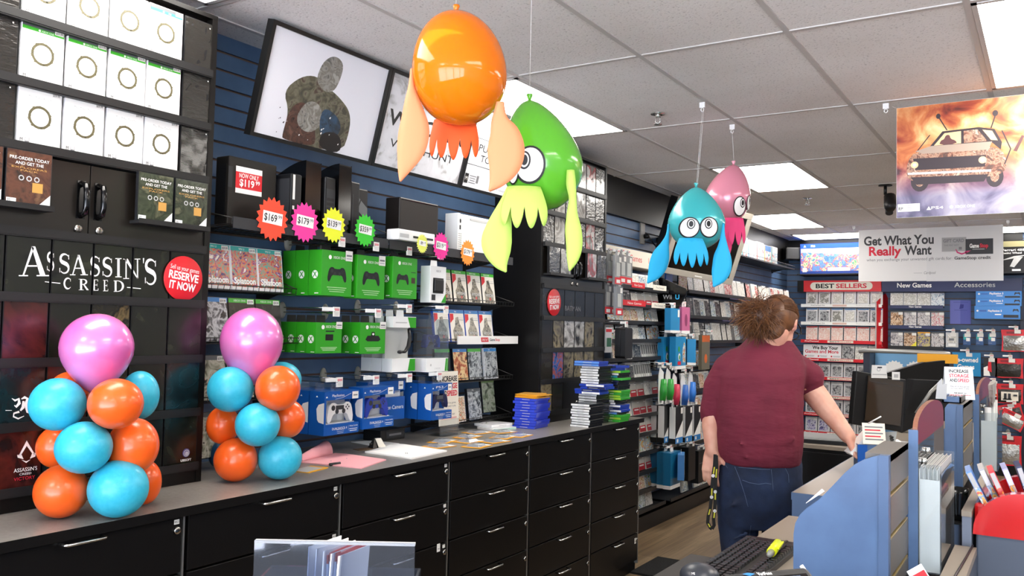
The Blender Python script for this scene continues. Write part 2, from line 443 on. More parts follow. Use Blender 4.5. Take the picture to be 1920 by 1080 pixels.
light(-2.64, -1.47, 10.22, 10.86, 'thin sliver of ceiling light above the far wall, left of the white hanging sign')
light(-.5, .72, 10.22, 10.86, 'thin sliver of ceiling light showing right of the white hanging sign')
light(-2.62, -2.02, .78, 1.99, 'corner of a ceiling light panel above the left display cabinet')
for i, (x, y0, y1) in enumerate(((GX[4], .77, 2.0), (GX[7], .77, 2.0), (GX[7], 3.28, 4.51), (GX[7], 5.82, 7.0), (GX[4], -1.73, -.48), (GX[1], -1.73, -.48), (GX[7], 8.36, 9.62), (GX[5], 5.82, 7.0), (GX[5], 8.36, 9.62), (GX[6], 9.62, 10.86))):  # the last pair of unseen panels is added to brighten the far wall
    light(x, x+.61, y0, y1, 'unseen ceiling light panel outside the picture', 'ceiling lights outside the picture')

# ================================================================== left counter
CT = 0.96
LAM = mat('grey laminate worktop', '#85807a', 0.32, var=('#7b766f', 90, .4, .6))
mb = MB(); mb.box(WALLX, -2.20, -.4, 5.05, CT-.028, CT, LAM)
mb.box(-2.2, -2.199, -.4, 5.05, CT-.028, CT, BLK)
mb.build('worktop', label='long grey laminate worktop along the left wall, carrying balloons and papers', cat='worktop', bevel=.003)
LOCKM = mat('nickel lock', '#b5b2ac', 0.25, metal=1.0)
TAGP = mat('tag paper', '#e8e6e0', 0.6)
def drawer_unit(y0, y1, label, tags=False):
    t = thing('drawer_cabinet', (-2.224, y0, 0), E90, label, 'cabinet', None)
    W = y1-y0
    m = MB(); m.box(0.002, W-.002, .022, .60, .0, CT-.03, BLK); m.box(0.002, W-.002, .06, .6, 0, .05, BLK)
    m.build('body', t)
    m = MB(); m.box(W-.016, W-.010, -.001, .022, .05, CT-.03, ALU); m.build('edge_strip', t)
    for i in range(5):
        z1 = .925-.172*i+.004; z0 = z1-.168
        d = MB(); d.box(.004, W-.020, 0, .022, z0, z1-.003, BLK)
        if tags and i < 3:
            d.rect(W-.048, W-.030, z1-.022, z1-.008, -.0006, TAGP); d.text('952' if tags == 1 else '7', W-.039, z1-.019, .007, INK, y=-.001)
        dr = d.build('drawer', t, bevel=.0015)
        h = MB(); c = (W)/2
        zc = z1-.010
        h.tube([(c-.058, 0, zc), (c-.058, -.026, zc), (c-.052, -.030, zc-.0), (c+.052, -.030, zc), (c+.058, -.026, zc), (c+.058, 0, zc)], .0042, CHROME, n=8)
        h.build('handle', dr)
        k = MB(); k.lathe([(0.0115, 0), (.0115, .006), (.009, .008), (0.0001, .008)], LOCKM, 16, T=Matrix.Translation((W-.038, 0, z1-.040)) @ Matrix.Rotation(PI/2, 4, 'X'))
        k.box(W-.0385, W-.0375, -.0088, -.0078, z1-.046, z1-.034, INK)
        k.build('lock', dr)
    return t
US = [.345, 1.015, 1.69, 2.36, 3.03, 3.70, 4.38, 5.045]
UL = ['black drawer cabinet nearest the camera at the far left, mostly out of the picture', 'black drawer cabinet under the left balloon tower', 'black drawer cabinet under the right balloon tower',
      'black drawer cabinet under the clipboard and white papers', 'black drawer cabinet under the yellow packets', 'black drawer cabinet under the stack of blue cases', 'black drawer cabinet at the far end under the mixed game stacks']
for i in range(7):
    u = drawer_unit(US[i], US[i+1], UL[i], 1 if i < 3 else (2 if i == 3 else False))
# small paper label stuck on two of the drawers
for (px, py, l) in ((822, 1027, 'small white sticker on a drawer under the clipboard'), (1191, 1014, 'small white sticker on the lowest drawer at the far end of the counter')):
    p = at(px, py, x=-2.2225); m = MB(); m.box(-.011, .011, -.0008, 0, -.017, .017, TAGP); m.rect(-.007, .007, -.006, -.003, -.0011, GINK)
    m.build('sticker', loc=p, rz=E90, label=l, cat='sticker')

# ================================================================== display cabinets
CABX = -2.51
Rails = [1.02, 1.205, 1.388, 1.577, 1.765, 2.01, 2.198, 2.387]
DOORM = mat('black satin door', '#17130f', 0.3)
def cabinet(y0, y1, label, top=2.60):
    t = thing('display_cabinet', (CABX, y0, CT), E90, label, 'cabinet')
    W = y1-y0; D = -CABX+WALLX; D = abs(D)-.002
    m = MB()
    m.box(0, .022, 0, D, 0, top-CT, BLK); m.box(W-.022, W, 0, D, 0, top-CT, BLK)
    m.box(.022, W-.022, .03, D, 0, top-CT, BLK); m.box(0, W, -.001, D, top-CT-.015, top-CT, BLK)
    m.box(.022, W-.022, .002, .03, 0, .055, BLK)
    m.build('body', t)
    for z in Rails:
        r = MB(); r.box(.022, W-.022, -.012, .03, z-CT-.016, z-CT+.006, BLKM); r.box(.022, W-.022, -.014, -.010, z-CT-.012, z-CT+.012, BLKM); r.build('shelf_rail', t)
    for s, c0, c1 in ((-1, .022, W/2-.0015), (1, W/2+.0015, W-.022)):
        d = MB(); d.box(c0, c1, .006, .03, 1.777-CT, 1.99-CT, DOORM); dd = d.build('door', t, bevel=.001)
        hx = W/2+s*.028
        h = MB()
        h.tube([(hx, .006, 1.83-CT), (hx, -.020, 1.838-CT), (hx, -.025, 1.86-CT), (hx, -.025, 1.90-CT), (hx, -.020, 1.922-CT), (hx, .006, 1.93-CT)], .009, BLKG, n=10)
        h.box(hx-.013, hx+.013, .003, .007, 1.822-CT, 1.938-CT, BLKG)
        h.build('handle', dd)
        k = MB(); k.lathe([(.0125, 0), (.0125, .006), (.010, .008), (.0001, .008)], LOCKM, 18, T=Matrix.Translation((W/2+s*.034, .006, 1.790-CT)) @ Matrix.Rotation(PI/2, 4, 'X'))
        k.box(W/2+s*.034-.001, W/2+s*.034+.001, -.0028, -.0018, 1.784-CT, 1.796-CT, INK)
        k.build('lock', dd)
    return t
cabinet(1.065, 1.955, 'tall black display cabinet at the far left with white game cases and a dark poster')
FARCAB = cabinet(4.25, 5.095, 'tall black display cabinet beyond the blue wall, with a bat poster and red badge')
# ================================================================== cases
CASEW = mat('white case plastic', '#e9e9ea', 0.2)
CASEK = mat('dark case plastic', '#1c1d20', 0.2)
RINGM = art('woven ring print', ['#3a3522', '#6d6748', '#29261a', '#7d7653'], 260, 0.4)
STEEL = mat('grey band', '#55585b', 0.3)
BBAND = mat('blue band', '#2b7bc0', 0.3)
def sticker(t, x, z, y, s='$59.99', w=.026, h=.013, name='price_sticker'):
    m = MB(); m.rect(x-w/2, x+w/2, z-h/2, z+h/2, y, TAGP); m.text(s, x, z-h*.28, h*.5, INK, y=y-.0002, w=w*.8, bold=.01)
    return m.build(name, t)
def small_lines(m, x0, x1, z, n, dz, mt, y, h=.0012):
    for i in range(n):
        f = 1-.25*((i*7) % 3)/2
        m.rect(x0+(x1-x0)*(1-f)/2, x1-(x1-x0)*(1-f)/2, z-i*dz, z-i*dz+h, y, mt)
def quest_case(band, text, label, loc):
    """white game case with a woven ring on it"""
    W, H = .127, .171
    m = MB(); m.box(-W/2, W/2, 0, .014, 0, H, CASEW)
    m.rect(-W/2+.002, W/2-.002, .002, H-.002, -.0004, WHT)
    if band:
        m.rect(-W/2+.002, W/2-.002, H-.022, H-.012, -.0006, GRNB if band == 'g' else BBAND); m.rect(-W/2+.002, W/2-.002, H-.012, H-.002, -.0006, STEEL)
        m.disc(-.012, H-.017, .0035, .0035, -.0008, WHT); m.text('XBOX ONE' if band == 'g' else 'PS4', .012, H-.0195, .005, WHT, y=-.0008)
    if text:
        m.text('The Elder Scrolls', 0, H-.036, .0105, LINK, y=-.0006, w=.070); m.rect(-.036, .036, H-.043, H-.0424, -.0006, LINK)
    c = H*.50
    m.ring(0, c, .0265, .034, -.0006, RINGM, 40)
    for k in range(26):
        a = k*2.4; r = .0315+.0018*math.sin(k*5.1); x, z = r*math.cos(a), c+r*math.sin(a); s = .003+.0013*(k % 3)
        m.flat([(x-s, z), (x, z-s*.6), (x+s, z+.001), (x+.001, z+s*.7)], -.0007, RINGM)
    m.rect(-W/2+.007, -W/2+.019, .006, .021, -.0006, LINK); m.text('M', -W/2+.013, .010, .008, INK, y=-.0008)
    if text: m.rect(-W/2+.023, -W/2+.036, .006, .021, -.0006, GINK); m.rect(-W/2+.0245, -W/2+.0345, .011, .020, -.0008, WHT)
    small_lines(m, -.018, .030, .014, 2, .004, LINK, -.0006)
    m.flat([(W/2-.002, .003), (W/2-.002, .028), (W/2-.030, .003)], -.0006, mat('grey corner flash', '#cfccc8', .5))
    t = m.build('game_case', loc=loc, rz=E90, label=label, cat='game case', bevel=.001)
    sticker(t, W/2-.017, H-.010, -.0010)
    return t
XC = [1.346, 1.4825, 1.619, 1.752]
COLN = ['leftmost', 'second from left', 'third from left', 'rightmost']
for r, (z, band, tx, nm) in enumerate(((2.394, None, False, 'top row'), (2.206, 'g', False, 'green banded row'), (2.018, None, True, 'lowest white row'))):
    for i, y in enumerate(XC):
        b = 'b' if (r == 0 and i == 3) else band
        quest_case(b, tx, 'white ring game case, %s, %s of the left cabinet' % (COLN[i], nm), (CABX-.005, y, z))

FILM = mat('clear creased film', '#4a4743', 0.13, bump=((25, 25, 70), 0.7, 0.008), coat=0.6)
def film(y, z, label, w=.127, h=.171, m0=None, loc_x=CABX-.004):
    m = MB(); m.box(-w/2, w/2, 0, .014, 0, h, BLKP)
    n = 8; vs = []; fs = []
    for i in range(n+1):
        for j in range(n+1):
            vs.append((-w/2+.003+(w-.006)*i/n, -.0008-.0022*mnoise.noise((y*40+i*.9, z*40+j*.7, 0)), .003+(h-.006)*j/n))
    for i in range(n):
        for j in range(n): a = i*(n+1)+j; fs.append((a, a+n+1, a+n+2, a+1))
    m.add(vs, fs, m0 or SLEEVE, True)
    m.rect(w/2-.020, w/2-.016, h-.02, h-.016, -.004, TAGP)
    return m.build('display_sleeve', loc=(loc_x, y, z), rz=E90, label=label, cat='display sleeve')
for r, (z, nm) in enumerate(((2.394, 'top'), (2.206, 'middle'), (2.018, 'lowest'))):
    film(1.882, z, 'empty black film sleeve at the right end of the %s white case row' % nm, w=.118)
    film(1.2105, z, 'empty black film sleeve at the left end of the %s white case row' % nm)

# pre-order cards on small ledges in front of the doors
PRE1 = art('brown fantasy print', ['#2a1a12', '#5a3423', '#3f2016', '#75543a'], 14, 0.25)
PRE2 = art('green fantasy print', ['#191c14', '#3a4030', '#24281d', '#5a5a45'], 14, 0.25)
GOLD = mat('gold patch', '#c09048', 0.4)
def preorder(y, z, m0, label):
    W, H = .130, .158
    m = MB(); m.box(-W/2, W/2, 0, .013, 0, H, CASEK); m.rect(-W/2+.002, W/2-.002, .002, H-.002, -.0004, m0)
    m.text('PRE-ORDER TODAY', 0, H-.028, .0088, WHT, y=-.0007, w=.112, bold=.004); m.text('AND GET THE', 0, H-.042, .0088, WHT, y=-.0007, w=.080, bold=.004)
    m.text('EXPLORERS', 0, H-.053, .005, GOLD, y=-.0007, w=.10); m.text('PACK', 0, H-.061, .005, GOLD, y=-.0007, w=.05)
    for k in (-1, 0, 1): m.ring(k*.022, .078, .005, .008, -.0007, LINK, 12)
    m.rect(.010, .040, .040, .068, -.0007, GOLD)
    m.rect(-W/2+.004, -W/2+.031, .004, .018, -.0007, WHT); m.text('M', -W/2+.011, .008, .007, INK, y=-.0009)
    m.flat([(W/2-.002, .002), (W/2-.002, .038), (W/2-.038, .002)], -.0007, WHT)
    m.build('preorder_card', loc=(CABX+.028, y, z), rz=E90, label=label, cat='game case')
PZ = 1.836
preorder(1.168, PZ, PRE1, 'brown pre-order card at the left picture edge, partly cut off')
preorder(1.306, PZ, PRE1, 'brown pre-order card left of the left door handle')
preorder(1.716, PZ, PRE2, 'dark green pre-order card nearer the door handles, right of them')
preorder(1.853, PZ, PRE2, 'dark green pre-order card at the right cabinet edge')
for (a, b, l) in ((1.10, 1.375, 'narrow black ledge under the brown pre-order cards'), (1.648, 1.922, 'narrow black ledge under the green pre-order cards'), (4.29, 4.57, 'narrow black ledge under the two film sleeves left of the far cabinet handles'), (4.77, 5.05, 'narrow black ledge under the two sleeves right of the far cabinet handles')):
    m = MB(); m.box(0, b-a, 0, .048, -.010, 0, BLKM); m.box(0, b-a, -.002, 0, -.010, .006, BLKM)
    m.build('card_ledge', loc=(CABX+.042, a, PZ), rz=E90, label=l, cat='ledge')

# ------------------------------------------------------------------ dark poster built from a grid of framed sheets
def stroke(pts, ws):
    out = []
    L = []
    for i, p in enumerate(pts):
        a = pts[max(0, i-1)]; b = pts[min(len(pts)-1, i+1)]
        d = (b[0]-a[0], b[1]-a[1]); l = math.hypot(*d) or 1
        L.append(((p[0]-d[1]/l*ws[i]/2, p[1]+d[0]/l*ws[i]/2), (p[0]+d[1]/l*ws[i]/2, p[1]-d[0]/l*ws[i]/2)))
    for i in range(len(pts)-1): out.append([L[i][0], L[i][1], L[i+1][1], L[i+1][0]])
    return out
def curve(cx, cz, rx, rz, a0, a1, n=10): return [(cx+rx*math.cos(a0+(a1-a0)*i/n), cz+rz*math.sin(a0+(a1-a0)*i/n)) for i in range(n+1)]
def bar(x0, x1, z0, z1): return [(x0, z0), (x1, z0), (x1, z1), (x0, z1)]
def serif_letter(c):
    if c == 'A': return [[(.13, .03), (.19, .03), (.53, .94), (.46, 1)], [(.44, 1), (.57, 1), (.93, .03), (.74, .03)], bar(.28, .68, .32, .37), bar(0, .32, 0, .04), bar(.62, 1.05, 0, .04)]
    if c == 'S':
        p = [(.90, .84)]+curve(.52, .74, .36, .22, .75, PI*1.25, 9)[1:]+curve(.50, .26, .38, .24, PI*.42, -PI*.80, 11)
        return stroke(p, [.05, .06, .08, .10, .13, .16, .19, .20, .20, .20]+[.20, .20, .19, .18, .15, .12, .10, .08, .07, .06, .05, .05][:len(p)-10])+[bar(.86, .92, .70, .92), bar(.07, .13, .06, .28)]
    if c == 'I': return [bar(.36, .64, .02, .98), bar(.14, .86, 0, .045), bar(.14, .86, .955, 1)]
    if c == 'N': return [bar(.13, .20, .02, .98), bar(.80, .87, .0, .98), [(.06, 1), (.26, 1), (.88, .0), (.82, 0)], bar(0, .34, 0, .04), bar(.66, 1, .96, 1), bar(0, .2, .96, 1)]
    if c == "'": return [[(.3, 1), (.7, 1), (.55, .2), (.4, .2)]]
    if c == 'C':
        p = curve(.55, .5, .45, .47, .75, 2*PI-.75, 14)
        return stroke(p, [.04+.16*math.sin(PI*i/14) for i in range(15)])+[bar(.84, .89, .68, .92)]
    if c == 'R': return [bar(.16, .36, .02, .98), bar(.02, .5, 0, .04), bar(.02, .3, .96, 1)]+stroke([(.3, .965)]+curve(.45, .74, .33, .225, PI/2, -PI/2, 8)+[(.3, .51)], [.06, .06, .08, .12, .16, .18, .16, .12, .08, .06, .06])+[[(.45, .5), (.60, .5), (1.02, 0), (.80, 0)]]
    if c == 'E': return [bar(.16, .36, .02, .98), bar(.02, .85, 0, .05), bar(.02, .82, .95, 1), bar(.3, .68, .48, .53), bar(.80, .86, 0, .2), bar(.76, .82, .82, 1), bar(.66, .70, .38, .63)]
    if c == 'D': return [bar(.14, .32, .02, .98)]+stroke([(.05, .975), (.4, .975)]+curve(.42, .5, .50, .475, PI/2, -PI/2, 12)+[(.4, .025), (.05, .025)], [.05, .05, .05, .06, .09, .13, .17, .19, .20, .19, .17, .13, .09, .06, .05, .05, .05])
    return []
PX0 = CABX+.0012                               # plane of the printed sheets
LET = [('A', 35, 462, 89, 518), ('S', 87, 472, 102, 509), ('S', 110, 475, 131, 513), ('A', 131, 478, 163, 516), ('S', 168, 480, 188, 518), ('S', 191, 482, 211, 519), ('I', 214, 484, 230, 520), ('N', 231, 485, 263, 523),
       ("'", 266, 484, 272, 496), ('S', 270, 485, 294, 534), ('C', 119, 521, 134, 542), ('R', 147, 523, 166, 544), ('E', 173, 524, 186, 545), ('E', 193, 525, 204, 546), ('D', 212, 526, 232, 547)]
POLY = []
def unit_to_wall(x0, z0, x1, z1, u, v):
    p = at(x0+u*(x1-x0), z1+v*(z0-z1), x=PX0); return (p.y, p.z)
for c, x0, y0, x1, y1 in LET:
    for q in serif_letter(c): POLY.append([unit_to_wall(x0, y0, x1, y1, *p) for p in q])
for (a, b, c, d) in ((84, 528.5, 113, 531.5), (238, 539, 264, 541.5)):
    POLY.append([tuple(at(*p, x=PX0).yz) for p in ((a, b-1), (a, b+.5), (c, d+.5), (c, d-1))])
PD = [art('black green poster print', ['#0d0d0b', '#1b1d15', '#141510', '#26281d'], 7, 0.2), art('dark red poster print', ['#150d0c', '#331512', '#4a1c18', '#1a1212'], 6, 0.2),
      art('dark teal poster print', ['#0f1212', '#13262a', '#1a1b1c', '#1b3439'], 6, 0.2), art('armour poster print', ['#14140f', '#2a261b', '#0f0f0c', '#6e5c39', '#15150f'], 12, 0.2)]
PAT = [[0, 0, 0, 0, 0, 0], [1, 1, 0, 3, 0, 0], [1, 2, 1, 3, 0, 2], [1, 1, 2, 0, 0, 0]]
COLY = [1.130, 1.263, 1.396, 1.527, 1.660, 1.798, 1.934]
ROWZ = [1.584, 1.395, 1.212, 1.028]
CNAME = ['sixth from the right', 'fifth from the right', 'fourth from the right', 'third from the right', 'second from the right', 'rightmost']
RNAME = ['top row', 'second row', 'third row', 'bottom row']
def tri_art(m, W, H):
    """three-sided peak emblem and its lettering on the bottom sheet"""
    P = lambda px, py: (at(px, py, x=PX0).y, at(px, py, x=PX0).z)
    return P
def sheet_panel(y0, y1, z, h, m0, label, polys, extra=None):
    W = y1-y0-.005; t0 = y0+.0025
    m = MB(); m.box(0, W, 0, .012, 0, h, BLKP); m.rect(.0025, W-.0025, .0025, h-.0025, -.0006, m0)
    for q in polys:
        q = [(p[0]-t0, p[1]-z) for p in q]
        for axis, lim, less in ((0, .0015, False), (0, W-.0015, True), (1, .0015, False), (1, h-.0015, True)):
            if q: q = clip_poly(q, axis, lim, less)
        if len(q) >= 3: m.flat(q, -.0010, WHT)
    if extra: extra(m, t0, z)
    return m.build('poster_sheet', loc=(PX0-.0006, t0, z), rz=E90, label=label, cat='poster sheet')
def emblem(m, y0, z0):
    L = lambda px, py: (at(px, py, x=PX0).y-y0, at(px, py, x=PX0).z-z0)
    for q in ([(50, 826), (50, 836), (40, 852), (34, 856)], [(50, 826), (50, 836), (60, 850), (66, 853)], [(32, 853), (40, 852), (44, 861), (33, 858)], [(67, 849), (60, 850), (56, 860), (66, 856)], [(40, 862), (49, 868), (58, 861), (49, 865)]):
        m.flat([L(*p) for p in q], -.0010, WHT)
    a = L(48, 877); m.text("ASSASSIN'S", a[0], a[1]-.010, .011, WHT, y=-.0010, w=.066)
    m.text('CREED', a[0], a[1]-.020, .006, WHT, y=-.0010, w=.034); m.text('VICTORY', a[0]-.002, a[1]-.034, .0095, RINK, y=-.0010, w=.060)
def swirl(m, y0, z0):
    c = at(349, 849, x=PX0); x, z = c.y-y0, c.z-z0
    m.disc(x, z, .0145, .0145, -.0010, mat('violet swirl', '#574f86', .5)); m.ring(x+.001, z-.001, .0085, .0115, -.0012, LINK, 24); m.ring(x+.002, z-.002, .004, .006, -.0012, WHT, 20); m.disc(x+.002, z-.002, .002, .002, -.0013, WHT, 10)
    m.text('UBISOFT', x, z-.028, .0075, WHT, y=-.0010, w=.042, bold=.02)
def blackletter(m, y0, z0):
    L = lambda px, py: (at(px, py, x=PX0).y-y0, at(px, py, x=PX0).z-z0)
    for pts, ws in (([(22, 747), (28, 751), (35, 748), (36, 756), (30, 763), (27, 760)], [1, 4, 5, 6, 4, 2]), ([(40, 748), (46, 745), (52, 748), (48, 758), (52, 772), (58, 776)], [2, 5, 6, 6, 6, 2]), ([(44, 752), (43, 764), (38, 770)], [4, 6, 3]), ([(36, 772), (26, 775), (25, 781), (34, 785), (45, 780)], [4, 3, 3, 3, 1]), ([(10, 769.5), (22, 769.5)], [1, 1])):
        for q in stroke(pts, ws): m.flat([L(*p) for p in q], -.0010, WHT)
for r in range(4):
    for c in range(6):
        ex = None
        if r == 3 and c == 1: ex = emblem
        if r == 3 and c == 5: ex = swirl
        if r == 2 and c == 1: ex = blackletter
        sheet_panel(COLY[c], COLY[c+1], ROWZ[r], .172, PD[PAT[r][c]], 'dark poster sheet, %s in the %s of the left cabinet poster' % (CNAME[c], RNAME[r]), POLY if r == 0 else [], ex)

# ------------------------------------------------------------------ far cabinet: film sleeves and the grey poster
FILML = art('pale sheet behind creased film', ['#6b6863', '#8d8a85', '#b5b2ac', '#7c7974'], 9, 0.14)
FILMR = art('red and white sheet behind film', ['#8b8885', '#c9c6c2', '#a8474a', '#777471'], 7, 0.14)
FC = [4.338, 4.472, 4.606, 4.740, 4.873, 5.004]
CN6 = ['leftmost', 'second', 'third', 'fourth', 'fifth', 'rightmost']
for r, (z, nm) in enumerate(((2.394, 'top'), (2.206, 'middle'), (2.018, 'lowest'))):
    for c, y in enumerate(FC):
        film(y, z, '%s film sleeve in the %s sleeve row of the cabinet beyond the blue wall' % (CN6[c], nm), w=.126, m0={3: FILML, 4: FILMR, 1: FILML}.get(c, FILM) if (c+r) % 5 else FILM)
for c, (y, m0, l) in enumerate(((4.362, FILM, 'creased film sleeve on the left ledge of the far cabinet'), (4.498, FILML, 'grey film sleeve next to the far cabinet handles, on the left ledge'), (4.842, FILMR, 'film sleeve with printed sheet on the right ledge of the far cabinet'), (4.977, FILM, 'dark film sleeve at the right end of the right ledge'))):
    film(y, PZ, l, w=.128, h=.158, m0=m0, loc_x=CABX+.028)
PG = [art('charcoal poster print', ['#23221f', '#2f2d2a', '#292724', '#383632'], 6, 0.2), art('smoky grey poster print', ['#2b2a28', '#8f8d88', '#c4c1bb', '#4b4a47'], 9, 0.2), art('gilded grey poster print', ['#33312c', '#6e675a', '#8b7f63', '#2f2d2a'], 10, 0.2), art('blue figure print', ['#1d2f55', '#3b66a8', '#a5563f', '#2b4a86'], 16, 0.2)]
BC = [4.270, 4.404, 4.538, 4.672, 4.806, 4.940, 5.074]
PB = [[0, 0, 0, 0, 0, 0], [0, 2, 1, 1, 2, 0], [0, 3, 2, 2, 2, 0], [2, 0, None, None, None, 0]]
BAT = []
def bat_title(m, y0, z0):
    for s, dz, h, wd, px, py in (('BATMAN', 0, .030, .20, 1074, 583), ('ARKHAM KNIGHT', 0, .008, .20, 1074, 597)):
        p = at(px, py, x=PX0)
        m.text(s, p.y-y0, p.z-z0, h, GINK if h > .01 else LINK, y=-.0010, w=wd, bold=.0, clip=(.002, .127, .002, .17))
for r in range(4):
    for c in range(6):
        if PB[r][c] is None: continue
        sheet_panel(BC[c], BC[c+1], ROWZ[r], .172, PG[PB[r][c]], 'grey poster sheet, %s in the %s poster row under the far badge' % (CN6[c], ORD[r]), [], bat_title if r == 0 else None)
m = MB(); m.box(0, .40, 0, .012, 0, .172, DOORM); d = m.build('lower_door', FARCAB, loc=(.29, -.0012, .068))
for yy in (.17, .23):
    k = MB(); k.lathe([(.011, 0), (.011, .006), (.0001, .008)], LOCKM, 14, T=Matrix.Translation((yy, 0, .03)) @ Matrix.Rotation(PI/2, 4, 'X')); k.build('lock', d)

# ------------------------------------------------------------------ round red badges stuck on the posters
def badge(p, rad, label, tilt):
    m = MB(); m.lathe([(rad, 0), (rad, .002), (rad-.001, .0026), (.0001, .0026)], RED, 40, T=Matrix.Rotation(PI/2, 4, 'X'))
    R = Matrix.Rotation(tilt, 4, 'Y')
    m.text('Sell us your games', 0, rad*.34, rad*.20, WHT, y=-.0031, w=rad*1.50, T=R); m.text('RESERVE', 0, rad*-.08, rad*.34, WHT, y=-.0031, w=rad*1.55, bold=.03, T=R); m.text('IT NOW', 0, -rad*.52, rad*.34, WHT, y=-.0031, w=rad*1.36, bold=.03, T=R)
    m.build('round_badge', loc=p, rz=E90, label=label, cat='badge')
badge((CABX+.006, 1.848, 1.660), .076, 'round red badge on the dark poster of the left cabinet', math.radians(7))
badge((CABX+.006, 4.402, 1.668), .080, 'round red badge on the grey poster of the far cabinet', math.radians(-4))
# ================================================================== light-box posters leaning out under the ceiling
FRAMEB = mat('black poster frame', '#131313', 0.35)
PBG = mat('pale grey poster ground', '#d4d4da', 0.35, emit=0.12)
PBG2 = art('speckled pale poster ground', ['#9b9a98', '#d6d6da', '#dcdce0', '#e0e0e4'], 9, 0.35)
A1 = art('olive cloak print', ['#3b3a31', '#55523f', '#6d6958', '#45352c'], 22, 0.4)
A2 = art('umber leather print', ['#33221c', '#54362b', '#3d2a23', '#6a4a3c'], 18, 0.4)
A3 = art('steel blue print', ['#20303f', '#2f4a63', '#26394b', '#1f2227'], 14, 0.4)
A4 = art('ash grey print', ['#55544f', '#8d8b84', '#6f6b61', '#9b9992'], 20, 0.4)
A5 = mat('near black print', '#201b19', 0.4)
def poster_frame(ya, yb, label, paint):
    zb, zt, xb, xt = 2.232, 2.662, -2.60, -2.485
    H = math.hypot(zt-zb, xt-xb); th = math.atan2(xt-xb, zt-zb); W = yb-ya
    t = thing('framed_poster', (xb, ya, zb), rot=(th, 0, E90), label=label, cat='poster')
    m = MB()
    f = .016
    m.box(0, W, .004, .03, 0, H, FRAMEB)
    for a in ((0, W, 0, f), (0, W, H-f, H), (0, f, f, H-f), (W-f, W, f, H-f)): m.box(a[0], a[1], -.006, .004, a[2], a[3], FRAMEB)
    m.build('frame', t)
    m = MB(); m.rect(f, W-f, f, H-f, .003, PBG); paint(m, W, H); m.build('print', t)
    m = MB(); m.tube([(W*.5, .03, H*.6), (W*.5, .03+abs(xb-WALLX)*.8, H*.52)], .006, BLKM, 6); m.build('bracket', t)
def soft(p, it=2):
    for _ in range(it): p = [q for i in range(len(p)) for a, b in ((p[i], p[(i+1) % len(p)]),) for q in ((a[0]*.75+b[0]*.25, a[1]*.75+b[1]*.25), (a[0]*.25+b[0]*.75, a[1]*.25+b[1]*.75))]
    return p
def paint_rock(m, W, H):
    fl = lambda p, y, c: m.flat(soft(p), y, c)
    # plain stand-in picture: a craggy dark outcrop on a pale ground
    fl([(.16, .03), (.17, .13), (.12, .20), (.19, .275), (.27, .30), (.34, .27), (.42, .245), (.50, .20), (.52, .12), (.50, .016), (.17, .016)], .0026, A1)
    fl([(.27, .28), (.285, .355), (.325, .395), (.37, .40), (.405, .375), (.40, .31), (.38, .26), (.33, .245)], .0022, A4)
    fl([(.16, .03), (.17, .15), (.24, .19), (.30, .14), (.34, .05), (.33, .016), (.17, .016)], .0020, A2)
    fl([(.205, .10), (.24, .185), (.30, .20), (.34, .17), (.35, .10), (.28, .06)], .0018, A4)
    fl([(.33, .19), (.43, .17), (.47, .12), (.44, .07), (.35, .06)], .0016, A3)
    fl([(.36, .09), (.47, .10), (.50, .016), (.36, .016)], .0014, A5)
    for k in range(26):
        x = .10+.45*random.random(); z = .03+.12*random.random(); s = .002+.004*random.random(); m.flat([(x-s, z), (x, z-s*.7), (x+s*.8, z+s), (x-.2*s, z+s)], .0010, WHT if k % 3 == 0 else A5)
def paint_title(m, W, H):
    m.rect(.016, W-.016, .016, H-.016, .0024, PBG2)
    m.text('THE', W*.36, H*.70, .022, INK, y=.002); m.text('WITCHER', W*.50, H*.46, .068, INK, y=.002, w=W*.86, bold=.02)
    m.text('WILD HUNT', W*.50, H*.24, .038, INK, y=.002, w=W*.72)
def paint_buy(m, W, H):
    m.rect(.016, W-.016, H*.62, H*.625, .002, INK)
    m.text('PURCHASE', W*.40, H*.48, .036, INK, y=.002, w=W*.52); m.text('TODAY', W*.36, H*.36, .036, INK, y=.002, w=W*.34); m.rect(.016, W-.016, H*.30, H*.306, .002, INK)
    m.rect(.03, .062, .035, .085, .002, INK); m.text('M', .046, .05, .02, WHT, y=.0016)
    small_lines(m, .07, .13, .075, 4, .012, GINK, .002, .004); m.rect(.135, .155, .045, .085, .002, GINK); m.text('1C TITLES ALL RIGHTS RESERVED', W*.62, .035, .008, GINK, y=.002)
poster_frame(2.185, 2.873, 'framed poster of a dark shape on pale grey, leftmost under the ceiling', paint_rock)
poster_frame(2.875, 3.550, 'framed white poster with black lettering behind the orange balloon', paint_title)
poster_frame(3.552, 4.230, 'framed white poster with ruled lines behind the peach streamer and green balloon', paint_buy)

